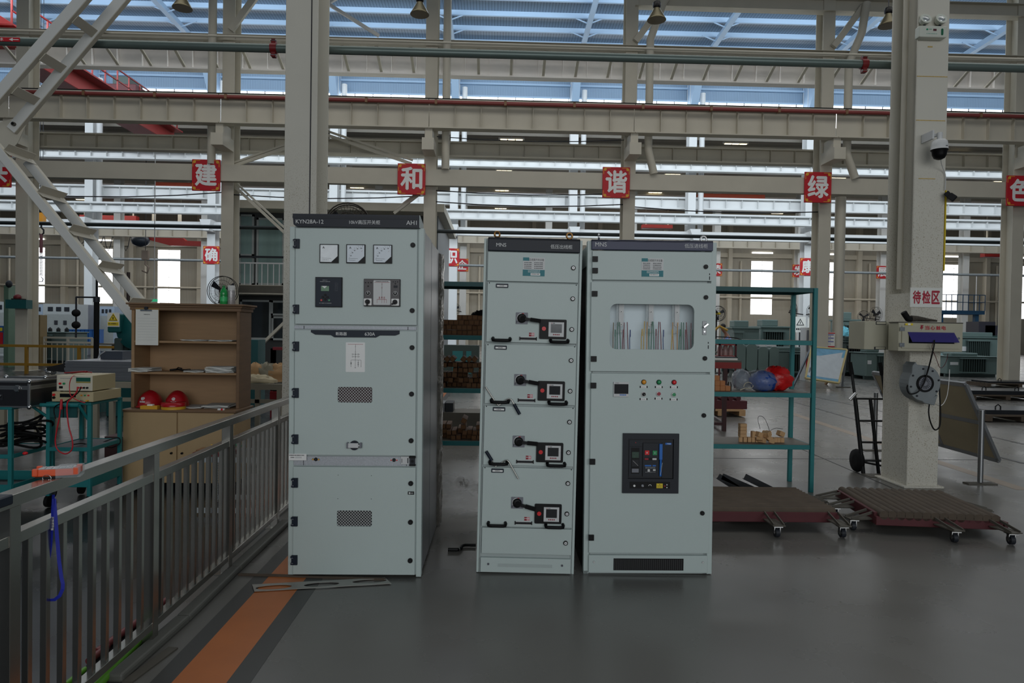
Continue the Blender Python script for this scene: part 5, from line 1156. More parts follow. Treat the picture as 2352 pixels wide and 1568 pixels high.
bp = .0515; xa, xb = W(1004, 760, 6.86).x, W(1111, 760, 6.86).x
nb = int((xb-xa)/bp)
rg = random.Random(21)
for lvl, rows, lab, grp in ((1, 4, 'brown square timber block stacked on the upper rack shelf between the cabinets', 'timber blocks on the upper rack shelf'), (2, 5, 'dark square timber block stacked on the middle rack shelf between the cabinets', 'timber blocks on the middle rack shelf'), (3, 3, 'brown square timber block stacked on the lowest rack shelf between the cabinets', 'timber blocks on the lowest rack shelf')):
    for r in range(rows):
        off = rg.uniform(-.012, .012)
        for k in range(nb):
            if (lvl == 1 and r == 3 and k < nb*.36) or (lvl == 3 and r == 2 and k % 3 == 0): continue
            if lvl > 1 and rg.random() < (.10 if r < rows-1 else .3): continue
            block(xa+bp*(k+.5)+off, 6.86+(rg.uniform(-.012, .03) if lvl == 1 else rg.choice((-.01, .0, .03, .07, .12))), LV[lvl]+.003+r*.0503, lab, grp, R(rg.uniform(-5, 5)) if lvl > 1 else 0, 1.0 if lvl == 1 else rg.uniform(.88, .99))
for k in range(nb-1):
    if k % 4 != 3: block(xa+.03+bp*1.38*k*.78, 6.87, LV[2]+.003+5*.0503+.014, 'tilted timber block lying diagonally on top of the middle shelf stack', 'tilted timber blocks', R(45 if k % 2 else 38), .98)
o_ = block(xa+.27, 6.84, LV[3]+.003+3*.0503+.02, 'loose timber block slanting across the top of the lowest stack', None, R(28))
tag(crumple('dark_tarpaulin', (xb-.02, 6.95, LV[1]+.003+4*.0503), .10, .1, .05, BLACK2, 12), 'dark crumpled sheet lying on the upper timber stack', 'tarpaulin')
wb = MB().box(-.026, .026, 0, .08, 0, .052, mat('orange_timber', (178, 116, 70), .7, 0, .2, 9)).build('timber_cube', None, .003); fst = True
for (px, py) in ((1648, 902), (1660, 902), (1672, 902), (1648, 890), (1660, 890), (1647, 878)):
    v = W(px, py-1, 6.90); o = wb if fst else wb.copy()
    if not fst: C.objects.link(o)
    fst = False; r_z = {902: 0, 890: 1, 878: 2}[py]; o.location = (v.x, 6.90, LV[2]+.003+.0522*r_z); tag(o, 'orange timber cube stacked on the rack beside the plastic bags', 'timber block', 'orange timber cubes on the middle shelf')
v = W(1676, 885, 6.98); tag(MB().lathe([(.022, 0), (.024, .06), (.018, .075), (.018, .09)], mat('dark_jar', (70, 66, 60), .2, 0, .3, 20), n=14).build('small_jar', loc=(v.x, 6.99, LV[2]+.003)), 'small dark jar behind the orange timber cubes', 'jar')
BAGB = mat('blue_bag', (18, 66, 146), .35, 0, .45, 22, .8, 22); BAGR = mat('red_bag', (196, 26, 26), .35, 0, .3, 16, .8, 20)
def bag(px0, py0, px1, py1, Y, m, label, seed, jit=.16, d=.13, lv=2):
    a, b = W(px0, py0, Y), W(px1, py1, Y); c = ((a.x+b.x)/2, Y, LV[lv]+.003); h = (a.z-LV[lv]); rg = random.Random(seed); mb = MB()
    mb.ell((0, 0, h*.46), (b.x-a.x)/2, d, h*.5, m, 22, 14, jit, rg)
    for i, v in enumerate(mb.v): mb.v[i] = (v[0], v[1], max(v[2], .0))
    return tag(mb.build('plastic_bag', loc=c), label, 'bag')
bag(1752, 840, 1818, 892, 7.03, BAGR, 'red plastic bag slumped behind the blue one on the rack', 4, .3)
bag(1722, 850, 1782, 894, 6.94, BAGB, 'blue plastic bag inside clear film on the rack shelf', 5)
bag(1702, 848, 1786, 896, 6.95, mat('clear_bag', (214, 218, 224), .12, 0, .4, 18, 1.0, 24, alpha=.15), 'clear plastic bag wrapped around the blue bag', 6, .2, .16)
bag(1683, 846, 1722, 882, 7.12, mat('milky_bag', (170, 178, 190), .2, 0, .3, 14, .8, 20, alpha=.55), 'milky clear bag at the back of the rack shelf', 7)
def cable2(name, pts, r, m, label, cat='cable'): return cable(name, pts, r, m, label, cat, 6.9)
cable2('string', [(1708, 888), (1712, 880), (1722, 878), (1730, 886), (1722, 892), (1712, 891), (1700, 896)], .004, mat('cream_string', (196, 186, 160), .6), 'cream string trailing from the clear bag', 'string')
pb = MB().box(-.02, .02, 0, .06, 0, .062, BLOCK2).build('wood_offcut', None, .003); fst = True
rg = random.Random(31)
def off(px, z, ry=0, rz=0, s=(1, 1, 1), Y=6.92, label='pale wood offcut in the row on the lowest rack shelf', grp='pale wood offcuts on the lowest shelf'):
    global fst
    o = pb if fst else pb.copy()
    if not fst: C.objects.link(o)
    fst = False; o.location = (W(px, 1000, Y).x, Y, LV[3]+.003+z); o.rotation_euler = (0, R(ry), R(rz)); o.scale = s; return tag(o, label, 'wood offcut', grp)
for px in (1702, 1712, 1722, 1731, 1740, 1749, 1782, 1790, 1798): off(px, 0, 0, rg.uniform(-12, 12), (.9, 1, .8))
for k in range(4): off(1708, .05+.035*k, 0, 0, (1.7, 1.2, .55), label='pale wood offcut in the little tower on the lowest rack shelf', grp='tower of pale wood offcuts')
off(1732, .05, 0, 0, (.9, .9, 1.0), label='small dark topped wood offcut standing on the row', grp=None)
for px, z, ry, rz in ((1746, .06, 25, 20), (1757, .0, 10, 40), (1766, .03, 40, 10), (1763, .075, 60, 50), (1772, .0, 15, -20), (1752, .02, 30, 60), (1770, .07, -20, 30)): off(px, z, ry, rz, (1.4, 1.0, .8), 6.88, 'pale wood offcut in the heap on the lowest rack shelf', 'heap of pale wood offcuts')
off(1796, .066, 24, 20, (1.6, 1, .8), label='tilted wood offcut lying on top of the row end', grp=None)
cable2('wire', [(1746, 985, 6.95), (1741, 965, 6.95), (1743, 956, 6.95), (1752, 957, 6.95), (1760, 968, 6.95), (1768, 990, 6.95)], .0025, BLACK2, 'stiff black wire arching over the wood offcuts', 'wire')
cable2('wire', [(1770, 988, 6.97), (1782, 983, 6.97), (1798, 985, 6.97)], .0025, BLACK2, 'short black wire end beside the wood offcuts', 'wire')
cable2('cable', [(1640, 773, 6.9), (1665, 774, 6.9), (1690, 776, 6.9), (1702, 780, 6.84)], .005, BLACK, 'black cable lying on the upper shelf of the rack')
# steel profiles under the rack
for px, py, ln, an, lab in ((1662, 1112, .20, 50, 'short bright steel angle leaning on the floor behind the platform'), (1686, 1108, .30, 42, 'longest dark steel angle leaning behind the first platform'), (1728, 1112, .26, 40, 'dark steel angle lying beside the longest one')):
    g = G(px-8, 1124); m_ = mat('dark_steel', (58, 60, 62), .35, .7, .2)
    tag(MB().bar((-ln*.7, 0, .18), (ln*.6, 0, .025), .06, .006, m_).bar((-ln*.7, -.03, .21), (ln*.6, -.03, .05), .006, .06, m_).build('steel_angle', loc=(g.x, 6.55+.0*px, 0.0)), lab, 'steel angle')

# ================================================================ low roller platforms
def caster_at(e, x, y, par=None):
    mb = MB().cyl((x-.016, y, .038), (x+.016, y, .038), .036, DGREY, 16).cyl((x-.018, y, .038), (x+.018, y, .038), .016, CHROME, 10)
    mb.bar((x-.022, y, .035), (x-.022, y, .085), .006, .03, CHROME).bar((x+.022, y, .035), (x+.022, y, .085), .006, .03, CHROME).box(x-.035, x+.035, y-.035, y+.035, .083, .09, CHROME)
    return mb.build('caster', e)
def outrigger(e, x, y, dx, dy, zt):
    d = Vector((dx, dy, 0)).normalized(); n = Vector((-d.y, d.x, 0)); c = Vector((x, y, 0)); mb = MB()
    mb.bar(c+Vector((0, 0, .10)), c+d*.20+Vector((0, 0, .10)), .10, .008, DIRTY)
    for s in (-1, 1): mb.bar(c+n*s*.04+Vector((0, 0, zt)), c+d*.19+n*s*.04+Vector((0, 0, .105)), .008, .02, DIRTY)
    mb.build('outrigger', e); q = c+d*.15; caster_at(e, q.x, q.y)
zp = .185
def near(px, py, z): return G(px, py, z)
fr_ = near(1933, 1169, zp); fl_ = near(1560, 1163, zp); bk = near(1800, 1117, zp)
e = empty('roller_platform', (0, 0, 0), (0, 0, 0), 'low maroon platform with rusty rollers lying crosswise behind the incoming cabinet', 'platform')
x0p, x1p, y0p, y1p = fl_.x, fr_.x-.03, fr_.y, bk.y
e.location = ((x0p+x1p)/2, y0p, 0); EO = e.location.copy(); x0p -= EO.x; x1p -= EO.x; dp = y1p-y0p
MB().box(x0p, x1p, 0, .04, .075, zp-.03, MAROON).box(x0p, x1p, dp-.04, dp, .075, zp-.03, MAROON).box(x0p, x0p+.04, .04, dp-.04, .075, zp-.03, MAROON).box(x1p-.04, x1p, .04, dp-.04, .075, zp-.03, MAROON).box(x1p, x1p+.03, .03, .12, .09, zp-.05, MAROON).build('frame', e, .003)
n = 13
for k in range(n): y = .045+(dp-.09)*k/(n-1); MB().cyl((x0p+.01, y, zp-.03), (x1p-.01, y, zp-.03), .034, RUST, 14).build('roller', e)
for px in (1768, 1912):
    g = G(px, 1168, zp); outrigger(e, g.x-EO.x, 0, 0, -1, zp-.03)
outrigger(e, x1p, dp*.75, 1, .0, zp-.03); outrigger(e, x0p, .3, -1, 0, zp-.03)
fl_, fr_, bl_ = near(2013, 1173, zp), near(2306, 1184, zp), near(1908, 1117, zp)
e = empty('roller_platform', fl_*1, (0, 0, math.atan2(fr_.y-fl_.y, fr_.x-fl_.x)), 'low maroon platform with rollers running into depth, at the foot of the sign column', 'platform'); e.location.z = 0
wp = (fr_.xy-fl_.xy).length; dp = (bl_.xy-fl_.xy).length
MB().box(0, wp, 0, .04, .07, zp-.045, MAROON).box(0, wp, dp-.04, dp, .07, zp-.045, MAROON).box(0, .04, .04, dp-.04, .07, zp-.02, MAROON).box(wp-.04, wp, .04, dp-.04, .07, zp-.02, MAROON).box(wp, wp+.03, -.01, .06, .08, zp-.05, MAROON).build('frame', e, .003)
n = 14
for k in range(n):
    x = .06+(wp-.12)*k/(n-1)
    MB().cyl((x, .0, zp-.032), (x, dp, zp-.032), .036, RUST, 14).build('roller', e)
for x in (.50*wp, .93*wp): outrigger(e, x, 0, .25, -1, zp-.04)
outrigger(e, 0, .12, -1, -.25, zp-.03); outrigger(e, 0, dp*.55, -1, -.1, zp-.03); outrigger(e, 0, dp*.9, -1, 0, zp-.03); outrigger(e, wp, dp*.6, 1, 0, zp-.03)
# ================================================================ hand truck
Yh = 7.72
e = empty('hand_truck', W(1995, 1100, Yh), (0, 0, 0), 'black two wheeled hand truck leaning behind the sign column', 'hand truck'); HO = e.location.copy(); HO.z = 0; e.location.z = 0
w_ = lambda px, py, dy=0: W(px, py, Yh+dy)-HO
pb_, pt_ = w_(1984, 1098), w_(1964, 915, .12); sh_ = Vector((.36, 0, 0)); BLK = mat('black_frame_paint', (22, 23, 24), .5, .2, .15)
mb = MB()
for k in (0, 1): mb.bar(pb_+sh_*k, pt_+sh_*k, .035, .035, BLK)
mb.bar(pb_+sh_*.5, pt_+sh_*.5, .03, .03, BLK); 
for t in (.0, .22, .45, .72, 1.0): mb.bar(pb_.lerp(pt_, t), pb_.lerp(pt_, t)+sh_, .03, .022, BLK)
mb.build('frame', e, .003)
for k in (0, 1): MB().tube([pt_+sh_*k, w_(1957, 860, .17)+sh_*k, w_(1953, 838, .2)+sh_*k], .017, BLK, 8).tube([w_(1957, 860, .17)+sh_*k, w_(1952, 832, .21)+sh_*k], .024, BLACK2, 10).build('handle', e)
mb = MB().bar(pb_+Vector((-.03, -.0, 0)), pb_+sh_+Vector((.03, 0, 0)), .04, .02, BLK); mb.box(pb_.x-.03, pb_.x+sh_.x+.03, -.20, .0, .0, .008, DIRTY); mb.build('toe_plate', e)
q = w_(1968, 1070, .12); q.z = .125
mb = MB().cyl(q+Vector((.03, 0, 0)), pb_+sh_+Vector((.04, .1, .1)), .012, BLK, 8).bar(q+Vector((.05, 0, 0)), pb_.lerp(pt_, .2), .012, .03, BLK).bar(q+Vector((.05, 0, 0)), pb_, .012, .03, BLK); mb.build('axle', e)
for dx in (0, .50): MB().lathe([(.05, -.026), (.125, -.026), (.135, 0), (.125, .026), (.05, .026)], BLACK2, q+Vector((dx, 0, .01)), 24, Matrix.Rotation(R(90), 3, 'Y') @ Matrix.Rotation(R(0), 3, 'Z')).build('wheel', e)
MB().cyl(w_(1952, 918, .1), w_(1966, 903, .1), .02, CHROME, 10).build('stair_grip', e)

# ================================================================ leaning display board seen from behind
TRc, BRc, TLc = W(2218, 883, 7.35), W(2294, 1057, 7.35), W(2006, 856, 9.25)
BLc = TLc+(BRc-TRc); e = empty('display_board', (BRc.x, 8.3, 0), (0, 0, 0), 'large framed display board seen from behind, leaning on two posts', 'board'); O = e.location.copy()
nx = (TRc-BRc).cross(TLc-TRc).normalized()*.012
def quadbox(pts, t, m, nm): a = [p-O for p in pts]; return MB().hexa([*a, *[p+t for p in a]], m).build(nm, e)
quadbox([BRc, BLc, TLc, TRc], nx, mat('board_back', (150, 138, 112), .7, 0, .2, 2.5), 'panel')
mb = MB()
for a, b in ((TRc, BRc), (BRc, BLc), (BLc, TLc), (TLc, TRc), ((TRc+BRc)/2, (TLc+BLc)/2), (TRc.lerp(TLc, .5), BRc.lerp(BLc, .5))): mb.bar(a-O, b-O, .05, .03, ALU, nx)
mb.build('frame', e)
for y, xx in ((7.26, W(2254, 1000, 7.26).x), (9.32, W(2254, 1000, 7.26).x)):
    MB().cyl((xx-O.x, y-O.y, .02), (xx-O.x, y-O.y, 1.585-.78), .028, ALU, 12).box(xx-O.x-.16, xx-O.x+.16, y-O.y-.05, y-O.y+.05, 0, .012, DIRTY).build('post', e)

# ================================================================ things on the sign column
Yc = 7.05
a, b = W(2091, 660, Yc-.008), W(2164, 706, Yc-.008)
e = empty('notice_sign', ((a.x+b.x)/2, Yc-.008, (a.z+b.z)/2), (0, 0, 0), 'white sign with three red characters on the column above the distribution box', 'sign'); w, h = (b.x-a.x)/2, (a.z-b.z)/2
MB().box(-w, w, -.004, .004, -h, h, PAPER).build('plate', e)
mb = MB()
for k, ch in enumerate('待检区'): mb.text(ch, -w*.84+w*.585*k, -w*.84+w*.585*k+w*.48, -h*.62, h*.66, -.0045, SIGNRED if False else mat('maroon_red_print', (170, 24, 52), .5), .035, .0008, keep=False)
mb.build('lettering', e)
# distribution box
Yb = 6.86
a, b = W(2065, 741, Yb), W(2211, 808, Yb)
BX = mat('cream_box_paint', (176, 172, 152), .5, 0, .08, 5)
e = empty('distribution_box', ((a.x+b.x)/2, Yb, b.z), (0, 0, 0), 'cream distribution box with a violet flap and red warning text on the column', 'electrical box'); w, h = (b.x-a.x)/2, a.z-b.z
MB().box(-w, w, .004, Yc-Yb-.005, 0, h, BX).box(-w-.008, w+.008, .01, Yc-Yb-.02, h, h+.012, DIRTY).build('body', e, .003)
d = MB().shape([[(-w+.03, .03), (w-.03, .03), (w-.03, h-.028), (-w+.03, h-.028)], [(-w*.70, h*.28), (w*.72, h*.28), (w*.72, h*.62), (-w*.70, h*.62)]], -.008, .003, BX).build('door', e, .002)
mb = MB().prism([(-.030*0-w*.36, h*.80), (-w*.33, h*.93), (-w*.25, h*.93), (-w*.29, h*.86), (-w*.25, h*.86), (-w*.33, h*.74), (-w*.31, h*.80)], -.0095, -.008, REDINK)
for k, ch in enumerate('当心触电'): mb.text(ch, -w*.20+w*.17*k, -w*.20+w*.17*k+w*.13, h*.77, h*.91, -.0085, mat('red_stencil', (176, 50, 60), .6), .03, .001, keep=False)
mb.build('warning_text', d)
MB().box(-w*.70, w*.72, .0, .002, h*.28, h*.62, SCREEN).box(-w*.6, w*.6, -.004, .0, h*.34, h*.5, DGREY).box(-w*.2, -w*.0, -.012, 0, h*.36, h*.5, BLACK).box(.1*w, .24*w, -.02, 0, h*.34, h*.46, BLACK).build('breaker_row', e)
VIO = mat('violet_acrylic', (66, 60, 128), .12, 0, .1, alpha=.72)
vt, vb = h*.68, h*.33
mb = MB().hexa([(-w*.76, -.014, vt), (w*.70, -.014, vt), (w*.70, -.008, vt), (-w*.76, -.008, vt), (-w*.76+.0, -.014, vt), (w*.70, -.014, vt), (w*.70, -.008, vt), (-w*.76, -.008, vt)], VIO) if False else MB()
mb.add([(-w*.74, -.010, vt), (w*.70, -.010, vt), (w*.80, -.05, vb), (-w*.66, -.05, vb), (-w*.74, -.006, vt), (w*.70, -.006, vt), (w*.80, -.046, vb), (-w*.66, -.046, vb)], [(0, 1, 2, 3), (7, 6, 5, 4), (0, 4, 5, 1), (1, 5, 6, 2), (2, 6, 7, 3), (3, 7, 4, 0)], VIO)
mb.add([(w*.70, -.010, vt), (w*.80, -.05, vb), (w*.74, -.009, vb), (w*.70, -.014, vt)], [(0, 1, 2), (0, 2, 3)], VIO); mb.build('flap', e)
for zq in (.22, .78): MB().box(-w+.005, -w+.055, -.012, -.007, h*zq-.02, h*zq+.02, CHROME).ycyl(-w+.03, h*zq, -.016, -.01, .008, CHROME, 10).build('hinge', e)
MB().ycyl(w*.84, h*.48, -.016, -.008, .012, CHROME, 12).build('lock', e)
MB().box(-w*.82, -w*.58, -.0095, -.0085, h-.024, h-.004, LABYEL).box(-w*.74, -w*.66, -.0105, -.0095, h-.022, h-.006, WHITE).build('sticker', e)
zt_ = W(2100, 738, 6.95).z
p = W(2075, 730, 6.95); mb = MB().tube([(-.02, 0, .10), (.0, 0, .07), (.03, 0, .0+.03), (.06, .0, .02)], .03, BLACK2, 10); tag(mb.build('hose_elbow', loc=(p.x+.02, 6.95, b.z+h+.012)), 'dark hose elbow standing on the distribution box', 'hose')
p = W(2093, 730, 6.95); tag(MB().tube([(0, 0, .034), (.06, 0, .036), (.12, 0, .03), (.19, .01, .022), (.27, 0, .014)], .032, mat('dusty_foam', (70, 64, 56), .9, 0, .5, 40, 1.0, 60), 10, False, .010).build('foam_sleeve', loc=(p.x, 6.95, b.z+h+.014)), 'dusty tapering foam sleeve lying on the distribution box', 'sleeve')
# box on the flank of the column
a, b = W(1986, 737, 7.15), W(2036, 803, 7.15)
e = empty('junction_box', ((a.x+b.x)/2, 7.15, b.z), (0, 0, 0), 'plain cream metal box on the flank of the sign column', 'electrical box'); w, h = (b.x-a.x)/2, a.z-b.z
MB().box(-w, w+.255, 0, .32, 0, h, BX).build('body', e, .004)
MB().box(-w*.0, w*.9, -.006, 0, h*.88, h*1.0, DGREY).box(.005, w*.85, -.008, -.006, h*.9, h*.98, BX).box(-w*.1, w*.9, -.006, 0, -.0, h*.1, DGREY).box(.0, w*.85, -.008, -.006, h*.02, h*.09, BX).build('bracket', e)
# spring cable reel
Yr = 6.90; a = W(2121, 880, Yr)
e = empty('cable_reel', a, (0, R(12), 0), 'grey round cable reel hanging on the column below the distribution box', 'cable reel'); REEL = mat('reel_grey', (128, 134, 136), .55, 0, .15, 8)
r0 = W(2157, 880, Yr).x-a.x
pts = [(r0*1.02*math.cos(R(t))*(1.0 if t % 90 else 1.0), r0*1.12*math.sin(R(t))) for t in range(0, 360, 12)]
pts = [(x, z) for x, z in pts]; pts[10:13] = [(-r0*.75, r0*1.05), (-r0*.85, r0*1.2), (-r0*1.0, r0*.9)]; pts[24:27] = [(r0*.3, -r0*1.2), (r0*.95, -r0*1.2), (r0*1.0, -r0*.5)]
MB().prism(pts[::-1], -.02, Yc-Yr-.002, REEL).build('housing', e, .008)
MB().shape([ring(0, 0, r0*.54, r0*.54, 28), ring(0, 0, r0*.42, r0*.42, 28)], -.035, -.02, BLACK).build('hub_ring', e)
mb = MB().ycyl(0, 0, -.028, -.02, r0*.42, MGREY, 26)
for k in range(18): t = R(20*k); mb.bar((r0*.16*math.cos(t), -.03, r0*.16*math.sin(t)), (r0*.36*math.cos(t), -.03, r0*.36*math.sin(t)), .006, .003, DGREY)
mb.build('hub', e)
for t in (25, 70, 110, 160, 205, 250, 340): MB().ycyl(r0*.9*math.cos(R(t)), r0*.92*math.sin(R(t)), -.028, -.02, .01, DGREY, 8).build('bolt', e)
cable('power_cable', [(2146, 781, 6.80), (2145, 795, 6.78), (2138, 825, 6.80), (2130, 855, 6.85), (2122, 880, 6.84), (2108, 900, 6.84), (2090, 904, 6.85), (2083, 892, 6.88), (2085, 884, 6.9)], .0075, BLACK, 'black cable running from the violet flap down to the reel', 'cable', 6.85)
cable('power_cable', [(2135, 925, 6.93), (2133, 945, 6.93), (2136, 965, 6.93), (2144, 984, 6.93), (2152, 986, 6.93), (2159, 975, 6.93), (2160, 945, 6.93), (2158, 900, 6.93), (2156, 870, 6.95)], .0075, BLACK, 'black cable drooping in a loop below the reel', 'cable', 6.9)
cable('thin_wire', [(2143, 787, 6.8), (2141, 800, 6.83), (2150, 822, 6.88), (2158, 843, 6.9), (2166, 842, 6.95), (2174, 828, 7.0), (2177, 812, 7.02)], .003, mat('dark_red_wire', (90, 30, 36), .4), 'thin dark red wire looping beside the black cable', 'wire', 6.9)
cable('thin_wire', [(2181, 848, 7.05), (2180, 870, 7.05), (2176, 905, 7.05), (2168, 925, 7.05), (2160, 931, 7.03), (2155, 925, 7.0)], .0035, WHITE, 'thin white wire hanging beside the cable reel', 'wire', 7.0)
# emergency light
Ye = 6.96; a, b = W(2113, 58, Ye), W(2175, 86, Ye)
e = empty('emergency_light', ((a.x+b.x)/2, Ye, b.z), (0, 0, 0), 'white twin spot emergency light high on the sign column', 'emergency light'); w, h = (b.x-a.x)/2, a.z-b.z
IV = mat('ivory_plastic', (200, 204, 192), .4, 0, .04)
MB().box(-w, w, 0, Yc-Ye-.004, 0, h, IV).build('housing', e, .010, seg=3)
mb = MB().shape([rr(w*.56, w*.72, h*.18, h*.76, .01)], -.003, .0, mat('dark_green_print', (10, 96, 64), .4)); mb.ycyl(-w*.46, h*.66, -.002, 0, .010, mat('green_print', (20, 140, 100), .4), 14)
mb.dashes(-w*.34, -w*.12, h*.66, .006, -.0005, mat('green_print', (20, 140, 100), .4), 4).box(-w*.02, w*.22, -.002, 0, h*.54, h*.72, mat('dark_maroon_label', (80, 20, 34), .5)).dashes(-w*.5, w*.3, h*.26, .008, -.0005, mat('faded_green', (140, 176, 160), .5), 7); mb.build('print', e)
for px in (2130, 2166):
    q = W(px, 41, Ye)-e.location; T = Matrix.Rotation(R(70), 3, 'X') @ Matrix.Rotation(R(0), 3, 'Y')
    MB().lathe([(.02, -.06), (.045, -.04), (.056, 0), (.058, .012)], IV, (q.x, .03, q.z), 22, T).lathe([(.054, .006), (.054, .011), (0, .014)], mat('faceted_reflector', (196, 200, 200), .15, .5, .6, 90), (q.x, .03, q.z), 22, T).cyl((q.x-.01, .04, h), (q.x, .04, q.z-.03), .012, DGREY, 8).build('lamp_head', e)
# dome camera
Yd = 6.86; p = W(2158, 335, Yd)
e = empty('dome_camera', p, (0, 0, 0), 'white and black dome camera on a bracket on the sign column', 'camera')
MB().box(-.075, -.055, .0, Yc-Yd-.004, .07, .16, LGREY).bar((-.06, .09, .115), (.0, .02, .12), .03, .03, LGREY).cyl((.0, 0, .05), (.0, 0, .135), .026, LGREY, 16).build('bracket', e, .003)
MB().lathe([(.0, .065), (.05, .062), (.07, .045), (.078, .0), (.078, -.03), (.084, -.04)], LGREY, n=26).build('hood', e)
MB().lathe([(.082, -.04), (.07, -.055), (.066, -.09), (.05, -.125), (.02, -.14), (0, -.142)], BLACK, n=26).build('dome', e)
MB().box(.015, .035, -.079, -.076, -.018, -.012, DGREY).build('marking', e)
cable('thin_wire', [(2161, 367, 6.87), (2163, 378, 6.95), (2168, 392, 7.02), (2172, 405, 7.03), (2171, 436, 7.03)], .004, LGREY, 'thin grey wire trailing from the dome camera', 'wire', 6.95)
p = W(2180, 452, 7.0); e = empty('spot_camera', p, (0, 0, 0), 'small black spot camera clamped to the edge of the sign column', 'camera')
MB().bar((-.035, 0, .045), (-.005, -.02, .0), .04, .05, BLACK).build('clamp', e, .003); MB().bar((-.015, -.02, .01), (.03, -.05, -.035), .07, .065, BLACK).build('body', e, .005)
x = W(2169.5, 530, 7.055).x
tag(MB().box(x-.005, x+.004, 7.04, 7.07, W(2169, 622, 7.05).z, W(2169, 437, 7.05).z, LABYEL).build('yellow_strip'), 'thin yellow strip running down the edge of the sign column', 'strip')
PAINTY = mat('old_yellow_paint', (190, 160, 88), .6, 0, .4, 40); mb = MB()
for py, xa_, xb_ in ((175, 2106, 2176), (276, 2104, 2171), (410, 2110, 2148)):
    q, r = W(xa_, py-1, 7.049), W(xb_, py+1, 7.049); mb.box(q.x, r.x, 7.047, 7.0505, q.z-.008, q.z, PAINTY)
q = W(2131, 106, 7.049); mb.box(q.x, q.x+.05, 7.047, 7.0505, q.z-.012, q.z, PAINTY); mb.build('paint_mark', cA2)
# ================================================================ fire pipe in front
za_, xg0, xg1 = W(58, 104, 7.75).z, -9, 11
zpipe = (W(58, 104.5, 7.75).z+W(2240, 146, 7.75).z)/2
e = tag(MB().tube([(xg0, 7.75, zpipe), (xg1, 7.75, zpipe)], .047, PIPEG, 16).build('fire_pipe'), 'long grey green fire pipe crossing overhead behind the columns', 'pipe')
for px in (629, 1985):
    x = W(px, 120, 7.75).x; RC = mat('red_coupling', (122, 26, 30), .4, .1, .1)
    MB().cyl((x-.035, 7.75, zpipe), (x+.035, 7.75, zpipe), .058, RC, 18).box(x-.025, x+.025, 7.72, 7.78, zpipe-.10, zpipe+.10, RC).cyl((x-.03, 7.73, zpipe+.08), (x+.03, 7.73, zpipe+.08), .012, CHROME, 8).cyl((x-.03, 7.73, zpipe-.08), (x+.03, 7.73, zpipe-.08), .012, CHROME, 8).build('coupling', e, .004)
x = W(44, 103, 7.69).x; mb = MB().box(x-.42, x, 7.698, 7.702, zpipe-.022, zpipe+.024, SIGNRED); mb.text('消防水', x-.33, x-.13, zpipe-.016, zpipe+.018, 7.697, WHITE, .02).bar((x-.10, 7.696, zpipe), (x-.01, 7.696, zpipe), .001, .008, WHITE).prism([(x-.115, zpipe), (x-.075, zpipe+.018), (x-.075, zpipe-.018)], 7.695, 7.697, WHITE); mb.build('flow_label', e)
tag(MB().tube([(xg0, 7.66, zpipe+.085), (-3, 7.66, zpipe+.085), (3, 7.66, zpipe+.07), (xg1, 7.66, zpipe+.07)], .012, CREAM2, 8).build('conduit'), 'thin cream conduit just above the fire pipe', 'conduit')
# ================================================================ red character signs
def sign(ch, px, py, Y, w, h, label, grp):
    v = W(px, py, Y); e = empty('character_sign', v, (0, 0, 0), label, 'sign', grp)
    MB().box(-w/2, w/2, 0, .05, -h/2, h/2, SIGNRED).build('board', e, .01)
    for sx in (-1, 1):
        for sz in (-1, 1):
            cx, cz = sx*(w/2-w*.09), sz*(h/2-h*.08)
            mb = MB(); mb.shape([ring(cx, cz, w*.055, w*.055, 10)], -.006, 0, GOLD).box(cx-sx*w*.20, cx, -.005, 0, sz*(h/2-h*.035)-.008, sz*(h/2-h*.035)+.008, GOLD).box(sx*(w/2-w*.035)-.008, sx*(w/2-w*.035)+.008, -.005, 0, cz-sz*h*.16, cz, GOLD); mb.build('corner_ornament', e)
    MB().text(ch, -w*.37, w*.37, -h*.33, h*.37, -.0005, WHITE, .030, .008, keep=False).build('lettering', e); return e
for ch, px, py, lab in (('共', -8, 393, 'cut off behind the laced brace'), ('建', 473, 402, 'above the wooden shelf'), ('和', 945, 411, 'above the tallest cabinet'), ('谐', 1415.5, 419, 'above the window cabinet'), ('绿', 1879, 430, 'above the end of the green rack'), ('色', 2343, 438, 'cut off beyond the sign column')):
    sign(ch, px, py, 22.38, .90, 1.01, 'big red sign with white character %s, %s' % (ch, lab), 'red character signs on the near beam')
for ch, px, py, lab in (('确', 485, 585.5, 'near the round fan'), ('职', 1036.5, 590.5, 'between the tallest and drawer cabinets'), ('康', 1855.5, 612.5, 'above the green rack')):
    sign(ch, px, py, 37.948, .88, .98, 'red sign with white character %s on a white column, %s' % (ch, lab), 'red character signs of the third row')
for ch, px, py, lab in (('企', 1061.5, 608.5, 'over the timber blocks'), ('荣', 1645, 619, 'half hidden by the window cabinet'), ('发', 1834, 622, 'half hidden by a larger red sign'), ('展', 2027, 625, 'cut by the sign column')):
    sign(ch, px, py, 53.148, .95, 1.0, 'small far red sign with white character %s, %s' % (ch, lab), 'red character signs of the fourth row')
